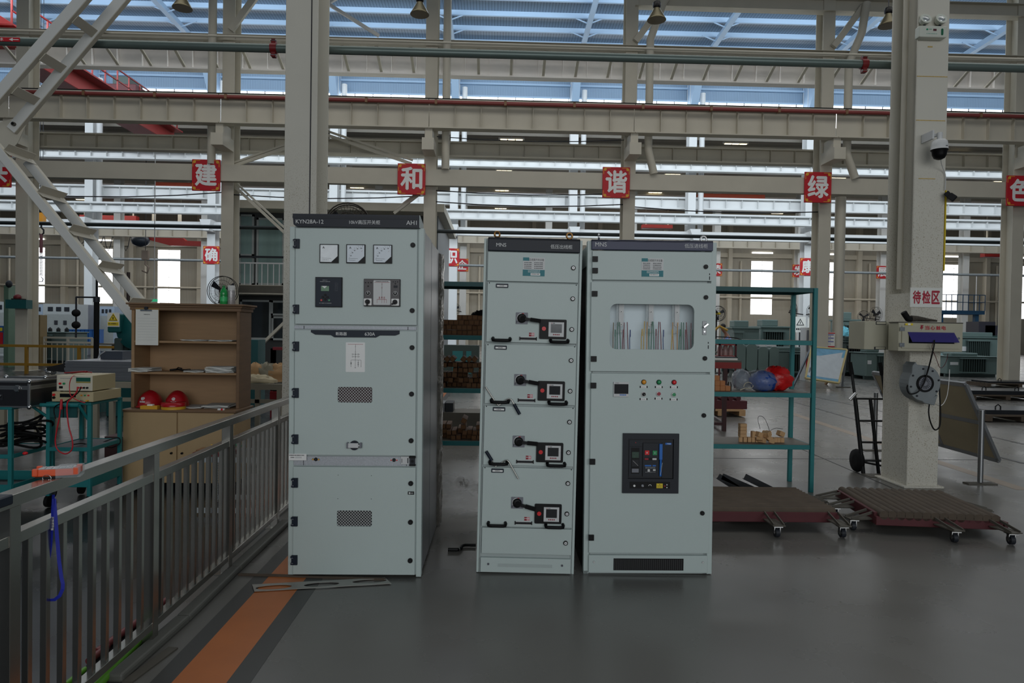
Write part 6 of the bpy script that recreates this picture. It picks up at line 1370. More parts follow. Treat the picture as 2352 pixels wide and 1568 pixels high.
# ================================================================ bell lamps
LS = mat('bell_lamp_metal', (92, 86, 66), .32, .6, .15, 3)
whereL = ('above the laced brace', 'beside the column behind the tallest cabinet', 'above the incoming cabinet', 'partly behind the sign column')
for i, (px, py) in enumerate(((419, 20), (964, 34), (1508, 47), (2040, 60))):
    v = W(px, py, 18.8); e = empty('bell_lamp', v, (0, 0, 0), 'dark bell shaped factory lamp hanging '+whereL[i], 'lamp', 'bell lamps under the near roof')
    MB().lathe([(.255, 0), (.262, .01), (.24, .05), (.19, .14), (.13, .24), (.085, .33)], LS, n=24).build('shade', e)
    MB().lathe([(.085, .33), (.10, .35), (.11, .38), (.11, .47), (.09, .50), (0, .5)], BLACK, n=18).build('ballast_housing', e)
    MB().cyl((0, 0, .5), (0, 0, 2.6), .012, DGREY, 6).build('rod', e); MB().ell((0, 0, .10), .06, .06, .10, LGREY, 10, 8).build('bulb', e)
    tag(MB().box(-.4, .4, -.05, .05, 0, .1, CREAM2).build('lamp_beam', loc=v+Vector((0, 0, 2.6))), 'short beam holding the bell lamp '+whereL[i], 'beam')
# far fluorescent lamps
LAMPM = mat('lit_lamp', (255, 236, 190), .4, 0, 0, emit=3.0)
for px, py, Y in ((1175, 315, 40), (1175, 326, 42.5), (1158, 391, 47.8), (1153, 437, 54), (1152, 443, 56), (1150, 478, 62.6), (1690, 322, 39.8), (1665, 331, 42.3), (789, 385, 47.8), (1545, 398, 47.8), (820, 431, 54), (826, 438, 56), (845, 473, 61), (1505, 442, 54), (1497, 452, 57), (1785, 490, 62), (1925, 406, 47.8), (2200, 340, 41), (2300, 414, 47.8), (190, 458, 57), (470, 377, 47.8)):
    v = W(px, py, Y); v.z = min(v.z, 12.72); l = .75 if Y < 45 else .6
    mb = MB().box(-l, l, -.06, .06, 0, .10, LGREY)
    for k in (-.6, 0, .6): mb.box(l*k-l*.26, l*k+l*.26, -.07, .07, -.03, 0, LAMPM)
    mb.box(-.02, .02, -.02, .02, .1, max(.12, 12.9-v.z), LGREY)
    tag(mb.build('strip_lamp', loc=v), 'small warm lit strip lamp hanging under the far dark roof', 'lamp', 'lit strip lamps far off')
# ================================================================ crane and hoists
e = empty('bridge_crane', (-17.8, 30.5, 10.9), (0, 0, 0), 'big red bridge crane high up past the laced brace', 'crane')
MB().box(-.55, .55, -6.6, 6.6, .32, 1.3, CRRED).build('bridge_girder', e, .02); MB().box(-1.9, 1.9, 6.1, 6.7, .03, .42, CRRED).box(-1.9, 1.9, -6.7, -6.1, .03, .42, CRRED).build('end_carriage', e, .02)
mb = MB()
for k in range(14): mb.bar((.9, -6.2+k*.95, 1.0), (.9, -6.2+k*.95, 2.0), .05, .05, CRRED)
mb.bar((.9, -6.2, 2.0), (.9, 6.2, 2.0), .05, .05, CRRED).bar((.9, -6.2, 1.5), (.9, 6.2, 1.5), .05, .05, CRRED).box(.5, 1.1, -6.4, 6.4, .9, .96, CRRED); mb.build('walkway', e)
mb = MB().box(-.5, .5, -.03, 0, 0, .75, PAPER); mb.text('20+5t', -.44, .44, .18, .56, -.031, SIGNRED, .02); mb.build('capacity_sign', e, loc=(1.2, -5.7, 1.6) if False else (1.6, 5.2, 1.35))
MB().box(-.9, .9, 2.0, 4.2, 1.3, 1.9, MAROON).box(-.4, .4, 2.4, 3.6, 1.9, 2.4, TRFD).build('trolley', e, .02)
ORG = mat('orange_crane_paint', (206, 84, 52), .5, 0, .1)
for (xa_, ya, xb_, yb_, Y, lab) in ((355, 418, 441, 432, 50.5, 'orange red crane beam beside the big sign above the wooden shelf'), (1605, 444, 1757, 457, 50.5, 'orange red crane beam above the incoming cabinet'), (182, 493, 312, 507, 62, 'far red crane beam behind the laced brace'), (1476, 515, 1545, 524, 60, 'far red crane beam above the incoming cabinet header'), (2262, 578, 2318, 590, 62, 'far red crane beam past the sign column')):
    a, b = W(xa_, ya, Y), W(xb_, yb_, Y); tag(MB().box(a.x, b.x, Y, Y+.6, b.z, a.z, ORG if Y < 55 else CRRED).box(a.x, b.x, Y-.08, Y+.68, b.z-.04, b.z, MAROON).box(a.x+.3, a.x+.4, Y+.2, Y+.3, a.z, 12.88, CREAM2).box(b.x-.4, b.x-.3, Y+.2, Y+.3, a.z, 12.88, CREAM2).build('crane_beam'), lab, 'crane beam')
a, b, c_ = W(316, 536, 60), W(465, 565, 60), W(405, 540, 60)
e = empty('bridge_crane', (a.x, 60, b.z), (0, 0, 0), 'far red crane with a dark hoist and looped cable behind the sloping brace', 'crane'); w, h = b.x-a.x, a.z-b.z
MB().prism([(0, h*1.0), (w*.62, h*1.0), (w*.74, h*.45), (w, h*.42), (w, 0), (w*.5, 0), (0, h*.7)], 0, .5, CRRED).box(w*.2, w*.25, .2, .3, h, 12.85-b.z, CREAM2).box(w*.6, w*.65, .2, .3, h, 12.85-b.z, CREAM2).build('girder', e)
MB().ell((.4, -.3, h*.35), .8, .5, .55, mat('dark_hoist', (34, 44, 56), .4, .2, .2), 14, 10).box(-.2, 1.0, -.5, 0, h*.5, h*.9, BLACK).build('hoist', e)
mb = MB(); 
for k in range(7): mb.tube([(-5+.75*k+.37*q-.0, -.2, h*.75-1.3*math.sin(math.pi*q/2)*(.6+.4*(k % 2))) for q in (0, .5, 1, 1.5, 2)], .035, DGREY, 5)
mb.bar((-5.2, -.2, h*.75), (0, -.2, h*.75), .06, .06, DGREY).build('festoon_cable', e)
# crane hook on chains
v = W(95, 500, 30); e = empty('crane_hook', v, (0, 0, 0), 'yellow and black crane hook block with hanging chains past the laced brace', 'hook')
MB().box(-.14, .14, -.12, .12, -.25, .25, mat('hook_yellow', (206, 138, 34), .45)).box(-.12, .12, -.13, .13, .2, .42, BLACK).build('block', e, .02); MB().cyl((-.06, 0, .4), (-.06, 0, zr(30)-v.z), .012, DGREY, 5).cyl((.06, 0, .4), (.06, 0, zr(30)-v.z), .012, DGREY, 5).build('rope', e)
MB().tube([(0, 0, -.25), (0, 0, -.42), (.10, 0, -.52), (.10, 0, -.66), (0, 0, -.74), (-.1, 0, -.68)], .035, BLACK, 8).cyl((0, 0, -.7), (0, 0, -1.5), .06, mat('dark_red_sling', (80, 34, 40), .6), 8).build('hook', e)
mb = MB()
for k in range(16): mb.tube([(.04*math.cos(t)*(1 if k % 2 else .3), .04*math.cos(t)*(.3 if k % 2 else 1), -1.5-.065*k+.05*math.sin(t)) for t in [2*math.pi*i/8 for i in range(8)]], .012, MGREY, 5, True)
mb.tube([(0, 0, -2.55), (.09, 0, -2.63), (.06, 0, -2.74), (-.08, 0, -2.74)], .022, MGREY, 6).build('chain', e)
v = W(334, 600, 45); tag(MB().box(-.2, .2, -.1, .1, .1, .7, mat('rusty_hook', (110, 96, 84), .6)).tube([(0, 0, .1), (0, 0, -.2), (.22, 0, -.4), (.1, 0, -.75), (-.2, 0, -.6)], .06, mat('rusty_hook', (110, 96, 84), .6), 8).cyl((0, 0, .7), (0, 0, 12.898-v.z), .02, DGREY, 5).build('crane_hook', loc=v), 'small rusty crane hook hanging between far windows', 'hook')
# thin cables and service pipes
for (pa, pb, Y, r, lab) in (((58, 446), (523, 441), 23.2, .018, 'thin sagging cable over the wooden shelf'), ((985, 436), (1444, 443), 23.2, .018, 'thin cable just below the sign beam'), ((985, 462), (1444, 469), 23.2, .018, 'second thin cable below the sign beam'), ((1444, 474), (1897, 486), 23.2, .018, 'thin cable beyond the thick downpipe'), ((985, 312), (1444, 321), 22.95, .015, 'thin cable under the near crane girder'), ((523, 446), (985, 449), 23.1, .018, 'thin cable above the round fan')):
    a, b = W(*pa, Y), W(*pb, Y); mid = (a+b)/2+Vector((0, 0, -.12)); tag(MB().tube([a, a.lerp(mid, .5)+Vector((0, 0, -.03)), mid, b.lerp(mid, .5)+Vector((0, 0, -.03)), b], r, INK, 6).build('overhead_cable'), lab, 'cable')
tag(MB().tube([(-55, 50, W(1000, 608, 50).z), (55, 50, W(1000, 608, 50).z)], .10, mat('pale_pipe', (150, 158, 162), .4, .3, .1), 8).build('service_pipe'), 'pale horizontal pipe crossing in front of the far windows', 'pipe')
tag(MB().tube([(-55, 66, W(1700, 683, 66).z), (55, 66, W(1700, 683, 66).z)], .09, CREAM2, 8).build('service_pipe'), 'lower dull pipe along the far wall', 'pipe')
# ================================================================ fans
FB = mat('fan_black', (40, 38, 36), .5, .2, .1)
def fan(loc, r, rz, label, rx=0.0, m=FB, hub=None, grp=None, rings=(1.0, .72, .45), n=40, arm=.3, pole=None, tilt=0, to=None):
    e = empty('factory_fan', loc, (R(tilt), 0, R(rz)), label, 'fan', grp); mb = MB()
    for q in rings:
        for y in ((-.06, .06) if q == 1.0 else (-.10,)): mb.tube([(r*q*math.cos(t), y*r/.4, r*q*math.sin(t)) for t in [2*math.pi*i/28 for i in range(28)]], .011 if q == 1 else .006, m, 5, True)
    for k in range(n):
        t = 2*math.pi*k/n; c, s = math.cos(t), math.sin(t); mb.bar((r*.14*c, -.13*r/.4, r*.14*s), (r*c, -.06*r/.4, r*s), .004, .004, m)
        if k % 2 == 0: mb.bar((r*.14*c, .10*r/.4, r*.14*s), (r*c, .06*r/.4, r*s), .004, .004, m)
    mb.build('cage', e)
    for k in range(3):
        t = 2*math.pi*k/3+.5; d = Vector((math.cos(t), 0, math.sin(t))); p = Vector((-math.sin(t), 0, math.cos(t)))
        b = [d*r*.12-p*r*.08+Vector((0, -.03, 0)), d*r*.85-p*r*.28+Vector((0, -.04, 0)), d*r*.88+p*r*.18+Vector((0, .03, 0)), d*r*.12+p*r*.08+Vector((0, .02, 0))]
        MB().hexa([*b, *[v+Vector((0, .008, 0)) for v in b]], DGREY).build('blade', e)
    MB().lathe([(.0, -.14*r/.4), (r*.14, -.13*r/.4), (r*.16, -.02), (r*.14, .2)], hub or m, n=16, T=Matrix.Rotation(R(-90), 3, 'X')).build('hub', e)
    if pole: MB().cyl((0, .15, -loc[2]+.04), (0, .15, 0), .03, m, 10).lathe([(.25, -loc[2]), (.25, -loc[2]+.04), (.04, -loc[2]+.05)], m, (0, .15, 0), 20).build('stand', e)
    elif to: q = Matrix.Rotation(R(-rz), 3, 'Z') @ (Vector(to)-Vector(loc)); q.z = -.2; MB().tube([(0, .2, 0), (0, .26, -.1), q], .03, m, 8).build('arm', e)
    else: MB().tube([(0, .2, 0), (0, .2+arm*.5, -.02), (0, .2+arm, -.15)], .035, m, 8).build('arm', e)
    return e
v = W(512, 668, 22.1); fan(v, .47, 0, 'round factory fan fixed to the column, behind the green bottle', n=56, arm=.35)
v = W(799, 519, 10.5); fan(v, .345, 4, 'large black fan whose cage rises above the tallest cabinet', m=mat('fan_bronze', (44, 36, 26), .45, .3, .1), rings=(1.0, .8, .55, .3), n=84, pole=True, tilt=-6)
for px, py, Y, r, rz, lab in ((1823, 713, 37.3, .42, 50, 'wall fan turned aside on the white column over the rack'), (1868, 714, 37.3, .38, -60, 'wall fan behind the green rack upright'), (2012, 722, 52.5, .58, 20, 'far wall fan beside the sign column'), (1984, 727, 52.5, .46, -50, 'far wall fan behind the thick downpipe'), (1046, 709, 52.5, .42, 40, 'small far wall fan seen above the timber blocks'), (1650, 720, 27, .30, 10, 'fan with a yellow hub beside the incoming cabinet')):
    fan(W(px, py, Y), r, rz, lab, n=24, hub=LABYEL if 'yellow' in lab else None, arm=.5, pole=Y < 30, to=None if Y < 30 else (17.5, 38.1, 0) if Y < 40 else (30.6, 53.3, 0) if px > 1500 else (-2.5, 53.3, 0))
# ================================================================ transformers
zr_top = zz(1200, 366, 23.55)
def transformer(x0, y0, x1, y1, Y, d, label, fin=(.3, .95), m=TRF, md=TRFD, z1=None, bush=0):
    a, b = W(x0, y0, Y), W(x1, y1, Y); w = b.x-a.x; h = a.z; e = empty('transformer', ((a.x+b.x)/2, Y, 0), (0, 0, 0), label, 'transformer', None)
    x0_ = -w/2
    MB().box(x0_, w/2, .0, d, .12, h*.84, m).build('tank', e, .02)
    MB().box(x0_-.05, w/2+.05, -.05, d+.05, h*.84, h*.87, m).build('lid', e, .01)
    mb = MB(); nf = max(8, int(w*(fin[1]-fin[0])/.09))
    fa, fb = x0_+w*fin[0], x0_+w*fin[1]
    for k in range(nf): x = fa+(fb-fa)*k/nf; mb.box(x, x+.035, -.16, .0, .22, h*.76, md)
    mb.box(fa-.03, fb+.03, -.18, .0, h*.76, h*.80, m).box(fa-.03, fb+.03, -.18, 0, .18, .22, m).build('radiator', e)
    mb = MB()
    for k in range(bush): x = x0_+w*(.25+.5*k/max(1, bush-1)); mb.lathe([(.06, 0), (.09, .03), (.06, .06), (.085, .1), (.05, .13), (.02, h*.12)], DARK, (x, d*.4, h*.87), 12)
    if bush: mb.build('bushing', e)
    else: MB().box(x0_+w*.2, w/2-w*.25, d*.3, d*.7, h*.87, h, m).build('conservator', e, .03)
    for yq in (.1, d-.2): MB().box(x0_, w/2, yq, yq+.1, 0, .12, md).build('skid', e)
    MB().box(x0_+w*.06, x0_+w*.22, -.01, .0, h*.5, h*.62, LGREY).build('rating_plate', e); return e
transformer(1748, 733, 1812, 852, 29, 1.6, 'tall grey green transformer below the bright window, with dark fins', (.1, .8))
transformer(1684, 735, 1742, 858, 27.5, 1.5, 'grey green transformer standing beside the person in blue', (.0, .35), TRF, TRF)
transformer(1758, 796, 1880, 862, 25.5, 1.2, 'low finned transformer seen through the rack above the blue bag', (.45, .98))
mb = MB()
a = W(1690, 792, 24.2)
for k, (px, ww) in enumerate(((1684, 28), (1715, 24), (1742, 22), (1768, 20))):
    a, b = W(px, 790+6*(k > 1), 24.4), W(px+ww, 850, 24.4); tag(MB().prism(rr(a.x, b.x, .25, a.z, .15), 24.4, 25.0, TRF).box(a.x+.05, b.x-.05, 24.5, 24.9, 0, .25, TRFD).box(a.x+.06, b.x-.06, 24.5, 24.9, a.z, a.z+.08, LGREY).build('radiator_bank'), ('smooth grey green radiator bank farthest from the poster board', 'smooth radiator bank beside the farthest one', 'radiator bank just behind the clear bag', 'radiator bank above the blue bag')[k], 'radiator')
transformer(1944, 772, 1994, 862, 26.5, 1.4, 'dark finned transformer behind the hand truck', (.05, .95), TRFD, DARK)
transformer(1938, 716, 1972, 850, 33, 1.3, 'tall grey green transformer behind the thick downpipe', (.1, .9))
transformer(1990, 800, 2044, 862, 24.5, 1.1, 'plain grey green tank beside the sign column', (.45, .95))
transformer(2200, 762, 2330, 850, 33, 1.8, 'wide finned transformer beyond the distribution box', (.15, .55))
transformer(2176, 810, 2290, 868, 27, 1.3, 'low finned transformer in the far aisle past the cable reel', (.25, .75))
transformer(2160, 812, 2182, 858, 28.5, 1.0, 'slim pale transformer tank right beside the sign column', (.5, .9), mat('pale_tank', (126, 152, 152), .5, 0, .1))
transformer(74, 750, 152, 790, 27, 1.4, 'grey transformer with dark bushings behind the column and white fence', (.05, .6), bush=3)
a, b = W(2236, 738, 36), W(2300, 790, 36); tag(MB().box(a.x, b.x, 36, 37.5, 0, a.z*.7, mat('dark_green_machine', (48, 74, 68), .5)).box(a.x+.3, a.x+1.2, 36, 37, a.z*.7, a.z, mat('dark_machine', (44, 42, 50), .5)).box(b.x-.9, b.x-.2, 36, 37, a.z*.7, a.z*.92, mat('dark_machine', (44, 42, 50), .5)).build('machine_tool'), 'dark green machine with dark blocks on top past the distribution box', 'machine')
# blue work platform far off
a, b = W(2160, 712, 45), W(2264, 640, 45); z = a.z; mb = MB(); BL = mat('blue_steel', (36, 78, 110), .5, 0, .1)
e = empty('work_platform', ((a.x+b.x)/2, 45, 0), (0, 0, 0), 'blue steel work platform with railing beyond the distribution box', 'platform'); w = (b.x-a.x)/2
MB().box(-w, w, 0, 1.6, z-.25, z, BL).build('deck', e)
for x in (-w+.1, w-.5): MB().box(x, x+.25, .2, .45, 0, z-.25, BL).build('leg', e)
mb = MB()
for k in range(9): x = -w+2*w*k/8; mb.bar((x, 0, z), (x, 0, z+1.05), .04, .04, BL)
mb.bar((-w, 0, z+1.05), (w, 0, z+1.05), .05, .05, BL).bar((-w, 0, z+.55), (w, 0, z+.55), .04, .04, BL).build('guard_rail', e)
v = W(2247, 719, 50); tag(MB().box(-.22, .22, 0, .08, -.09, .09, mat('exit_green', (60, 180, 130), .4, 0, .2, 8, emit=.5)).cyl((-.2, .0, .08), (-.2, .0, W(1000, 608, 50).z-v.z), .03, LGREY, 6).build('exit_light', loc=v), 'small lit green exit light hanging past the distribution box', 'exit sign')
v = W(353, 689.5, 24); tag(MB().box(-.11, .11, 0, .06, -.045, .045, mat('exit_green', (60, 180, 130), .4)).cyl((0, .03, .045), (0, .03, zr_top-v.z), .015, LGREY, 6).build('exit_light', loc=v), 'small lit green exit light above the wooden shelf', 'exit sign')
# ================================================================ notice board, poster easel, white cabinet
a, b = W(1866, 762, 22.74), W(1917, 797, 22.74)
e = empty('notice_board', ((a.x+b.x)/2, 22.74, b.z), (0, 0, 0), 'white notice board with red and blue rows on the thick downpipe', 'notice'); w, h = (b.x-a.x)/2, a.z-b.z
MB().box(-w, w, 0, .03, 0, h, PAPER).build('board', e)
mb = MB().box(-w, w, -.004, 0, 0, h*.07, SIGNRED).box(-w, w, -.004, 0, h*.9, h*.97, SIGNRED)
for q in (.34, .58, .80): mb.box(-w*.9, w*.9, -.004, 0, h*q, h*(q+.05), mat('print_blue', (60, 60, 150), .5))
for q in (.14, .24, .44, .5, .67, .73): mb.dashes(-w*.85, w*.7, h*q, h*.025, -.001, MGREY, 9)
mb.build('print', e)
PT = mat('poster_print', (200, 208, 214), .2, 0, .12, 6)
q = [W(1850, 868, 20.0), W(1926, 879.5, 20.0), W(1945, 803, 20.9), W(1864, 797, 20.9)]
e = empty('poster_easel', (q[0]+q[1])/2, (0, 0, 0), 'tilted white and blue poster board on an easel behind the rack upright', 'poster board'); O = e.location.copy(); O.z = 0; e.location.z = 0
q = [p-O for p in q]; n = (q[1]-q[0]).cross(q[3]-q[0]).normalized()
MB().hexa([*q, *[p-n*.04 for p in q]], PT).build('poster', e)
def onq(u, v, k=.004): return q[0].lerp(q[1], u).lerp(q[3].lerp(q[2], u), v)+n*k
mb = MB()
for (u0, v0, u1, v1, m) in ((.02, .74, .98, .98, mat('poster_sky', (120, 170, 200), .2, 0, .3, 5)), (.55, .58, .8, .66, MGREY), (.06, .18, .16, .34, MGREY), (.02, .02, .98, .1, mat('poster_sky', (120, 170, 200), .2))): mb.add([onq(u0, v0), onq(u1, v0), onq(u1, v1), onq(u0, v1)], [(0, 1, 2, 3)], m)
for k in range(9): mb.add([onq(.1, .14+.06*k), onq(.5, .14+.06*k), onq(.5, .15+.06*k), onq(.1, .15+.06*k)], [(0, 1, 2, 3)], MGREY)
mb.build('print', e)
mb = MB()
for i, j in ((0, 1), (1, 2), (2, 3), (3, 0)): mb.bar(q[i], q[j], .05, .05, mat('gold_edge', (196, 180, 130), .4), n)
mb.build('frame', e)
mb = MB(); f = W(1934, 895, 20.6)-O; mb.bar(q[2], (f.x, .6, .0), .05, .05, ALU).bar((f.x-.18, .6, .015), (f.x+.25, .6, .015), .08, .03, DIRTY).bar(q[3], (q[0].x-.1, .6, 0), .05, .05, ALU).bar(q[2], (q[1].x+.5, 1.8, 0), .07, .05, WOOD); mb.build('stand', e)
a, b = W(1851, 752, 23.4), W(1871, 868, 23.4)
e = empty('tall_cabinet', ((a.x+b.x)/2, 23.4, 0), (0, 0, 0), 'tall narrow white cabinet with a grey glass door behind the rack upright', 'cabinet'); w, h = (b.x-a.x)/2, a.z
MB().box(-w, w, .0, .4, 0, h, LGREY).build('body', e, .005); MB().box(-w*.8, w*.8, -.01, 0, h*.55, h*.95, MGREY).build('glass_door', e); MB().box(-w*.8, w*.8, -.01, 0, h*.25, h*.48, SIGNRED).box(-w*.8, w*.8, -.01, 0, h*.1, h*.24, AMBER).build('lower_label', e)
a = W(1838, 745, 36.5); mb = MB().box(-.3, .3, 0, .03, -.42, .42, PAPER).prism([(-.22, -.05), (.22, -.05), (0, .32)], -.004, 0, INK).prism([(-.15, -.01), (.15, -.01), (0, .24)], -.008, -.004, PAPER).box(-.02, .02, -.01, -.008, .03, .16, INK).dashes(-.22, .22, -.3, .1, -.001, INK, 4).cyl((0, .05, -.42), (0, .05, -a.z), .04, DGREY, 8)
tag(mb.build('warning_sign', loc=a), 'white warning sign with a black triangle before a white column', 'sign')
a = W(1866, 742, 36); tag(MB().box(-.25, .25, 0, .03, -.25, .25, PAPER).shape([ring(0, .04, .16, .16, 16)], -.004, 0, BLUE).cyl((0, .05, -.25), (0, .05, -a.z), .04, DGREY, 8).build('round_sign', loc=a), 'white sign with a blue disc behind the rack upright', 'sign')
# ================================================================ red work table, pallets
e = empty('red_table', (W(1670, 830, 11).x, 11, 0), (0, 0, 0), 'red steel work table with a grey top beside the incoming cabinet', 'table'); O = e.location.copy()
zt2 = W(1690, 828, 11).z; xa_, xb_ = -1.9, W(1703, 840, 11).x-O.x
MB().box(xa_, xb_, -.0, 1.4, zt2-.03, zt2, DIRTY).build('top', e); MB().box(xa_, xb_, 0, .04, zt2-.13, zt2-.03, CRRED).box(xb_-.04, xb_, .04, 1.4, zt2-.13, zt2-.03, CRRED).build('apron', e)
LEGM = mat('dark_maroon_steel', (60, 26, 28), .5, .1, .1)
for x in (-.05, -1.6): MB().box(x, x+.06, .0, .06, 0, zt2-.13, LEGM).build('leg', e)
MB().box(xb_-.12, xb_-.06, 1.3, 1.36, 0, zt2-.13, LEGM).build('leg', e)
MB().bar((-.02, .03, .12), (xb_-.1, 1.33, .12), .05, .05, LEGM).bar((-.02, .03, .12), (-1.6, .03, .12), .05, .05, LEGM).bar((-.02, .5, .3), (-1.6, .5, .3), .05, .05, LEGM).build('stretcher', e)
v = W(1662, 826, 11.3); tag(MB().box(-.2, .2, 0, .3, 0, .03, PAPER).box(-.15, .22, .05, .3, .03, .05, INK).build('papers', loc=(v.x, 11.2, zt2)), 'papers and dark folder lying on the red work table', 'papers')
a, b = W(1652, 788, 17), W(1692, 820, 17); mb = MB(); e = empty('parts_trolley', ((a.x+b.x)/2, 17, 0), (0, 0, 0), 'red framed trolley with glassy insulators behind the red table', 'trolley'); w = (b.x-a.x)/2
MB().box(-w, w, 0, .6, a.z-.05, a.z, CRRED).box(-w, w, 0, .6, b.z-.03, b.z+.03, CRRED).build('frame', e)
for k in range(3): MB().lathe([(.06, 0), (.075, .1), (.06, .2), (.03, .26)], mat('pinkish_glass', (170, 140, 136), .3), (-w*.6+w*.6*k, .2, b.z+.03), 12).build('insulator', e)
for x in (-w, w-.04): MB().box(x, x+.04, 0, .04, 0, a.z, MAROON).build('leg', e)
def pallet(x0, y0, x1, y1, Y, d, label, m=RUST, load=None, ld='', eyes=True):
    a, b = W(x0, y0, Y), W(x1, y1, Y); w = (b.x-a.x)/2; e = empty('pallet', ((a.x+b.x)/2, Y, 0), (0, 0, 0), label, 'pallet')
    mb = MB()
    for k in range(6): mb.box(-w, w, d*k/6, d*(k+.8)/6, .11, .14, m)
    mb.build('deck', e)
    for x in (-w, -.06, w-.12):
        MB().box(x, x+.12, 0, d, .02, .11, m).build('bearer', e)
    if load:
        h = load; o = MB().box(-w*.9, w*.95, d*.1, d*.9, 0, h, mat('dark_plate', (52, 54, 58), .35, .6, .2))
        for x in (-w*.5, w*.4): o.tube([(x-.05, d*.2, h), (x-.05, d*.2, h+.06), (x, d*.2, h+.1), (x+.05, d*.2, h+.06), (x+.05, d*.2, h)], .012, BLACK, 6)
        tag(o.build('steel_plate', loc=(e.location.x, Y, .142)), ld, 'steel plate')
    return e
pallet(2268, 885, 2420, 897, 21.5, 1.0, 'dark pallet farthest off beside the far column', load=.05, ld='dark steel plate on the farthest pallet')
pallet(2232, 905, 2400, 926, 17, 1.1, 'middle pallet with a dark plate in the aisle', load=.10, ld='dark steel plate with lifting eyes on the middle pallet')
pallet(2266, 950, 2440, 975, 12.6, 1.0, 'nearest pallet with a dark plate in the aisle', load=.08, ld='dark steel plate with lifting eyes on the nearest pallet')
pallet(1600, 945, 1712, 965, 12.9, .9, 'pale wooden pallet under maroon steel parts behind the red table', BLOCK2)
v = W(1672, 945, 13.2); mb = MB().box(-.5, .3, 0, .5, 0, .16, MAROON).box(-.1, -.05, .1, .15, .16, .36, MAROON).box(.12, .17, .1, .15, .16, .30, MAROON)
for k in range(5): mb.cyl((-.45+.15*k, .05, .20), (-.45+.15*k, .45, .20), .05, MAROON, 8)
tag(mb.build('steel_parts', loc=(v.x, 13.0, .142)), 'maroon steel parts stacked on the pale pallet', 'steel parts')
# ================================================================ person in blue
def skin(name, pts, edges, rad, m, par):
    me = bpy.data.meshes.new(name); me.from_pydata(pts, edges, []); me.materials.append(m); o = bpy.data.objects.new(name, me); C.objects.link(o); o.parent = par
    s = o.modifiers.new('skin', 'SKIN'); s.use_smooth_shade = True
    for v, r in zip(me.skin_vertices[0].data, rad): v.radius = (r, r)
    me.skin_vertices[0].data[0].use_root = True
    o.modifiers.new('sub', 'SUBSURF').levels = 1; o.modifiers['sub'].render_levels = 1; return o
v = W(1657, 752, 26); pe = empty('person', (v.x+.12, 26, 0), (0, 0, 0), 'person in a light blue shirt bending over beside the incoming cabinet', 'person'); hz = v.z
SKN = mat('skin', (150, 106, 84), .5, 0, .06); SHIRT = mat('light_blue_shirt', (120, 150, 214), .7, 0, .1, 12); TRO = mat('dark_trousers', (40, 44, 54), .7)
P6 = [(.12, 0, .95), (.15, 0, 1.2), (.12, -.03, 1.45), (.02, -.08, hz-.20), (-.08, -.1, hz-.10), (-.12, -.12, hz), (-.11, -.1, hz+.08), (.12, .2, 1.42), (.2, .26, 1.16), (.08, .16, .98), (.12, -.2, 1.42), (.2, -.3, 1.16), (.05, -.36, 1.0), (-.02, -.38, .97), (.12, .1, .9), (.14, .11, .5), (.12, .12, .08), (.0, .13, .03), (.12, -.1, .9), (.14, -.11, .5), (.12, -.12, .08), (.0, -.13, .03), (.0, .13, .95)]
E6 = [(0, 1), (1, 2), (2, 3), (3, 4), (4, 5), (5, 6), (2, 7), (7, 8), (8, 9), (2, 10), (10, 11), (11, 12), (12, 13), (0, 14), (14, 15), (15, 16), (16, 17), (0, 18), (18, 19), (19, 20), (20, 21), (9, 22)]
skin('body', P6, E6, [.13, .14, .14, .055, .075, .09, .06, .055, .045, .035, .055, .045, .035, .025, .085, .06, .045, .04, .085, .06, .045, .04, .025], SKN, pe)
skin('shirt', [P6[k] for k in (0, 1, 2, 7, 8, 10, 11)]+[(.07, -.05, 1.52)], [(0, 1), (1, 2), (2, 3), (3, 4), (2, 5), (5, 6), (2, 7)], [.16, .175, .17, .085, .07, .085, .07, .09], SHIRT, pe)
skin('trousers', [P6[k] for k in (0, 14, 15, 16, 18, 19, 20)], [(0, 1), (1, 2), (2, 3), (0, 4), (4, 5), (5, 6)], [.15, .11, .085, .07, .11, .085, .07], TRO, pe)
MB().ell((-.095, -.10, hz+.05), .105, .10, .105, mat('black_hair', (22, 20, 20), .6), 14, 9).build('hair', pe)
a, b = W(1640, 733, 25.4), W(1690, 776, 25.4); v = W(1664, 780, 25.5)
tag(MB().box(-.9, .9, 0, .7, .86, .92, DIRTY).box(-.85, -.75, .05, .15, 0, .86, TRFD).box(.75, .85, .05, .15, 0, .86, TRFD).build('work_bench', loc=(v.x-.2, 25.0, 0)), 'grey work bench in front of the person in blue', 'bench')
tag(MB().box(-.4, .0, 0, .5, 0, .7, mat('dark_machine_green', (40, 60, 52), .5)).tube([(-.1, .1, .7), (.2, .1, .95), (.5, .1, .8)], .05, mat('brass_pipe', (180, 140, 50), .4), 8).build('winding_machine', loc=(v.x-.5, 25.1, .92)), 'dark machine with a yellow arm on the bench beside the person in blue', 'machine')
v = W(1978, 770, 25.9); tag(crumple('cloth_bundle', (v.x, 27.2, W(1944, 772, 26.5).z+.004), .24, .2, .34, mat('pale_cyan_cloth', (120, 206, 226), .7), 31), 'light cyan cloth bundle on the dark finned transformer', 'cloth')
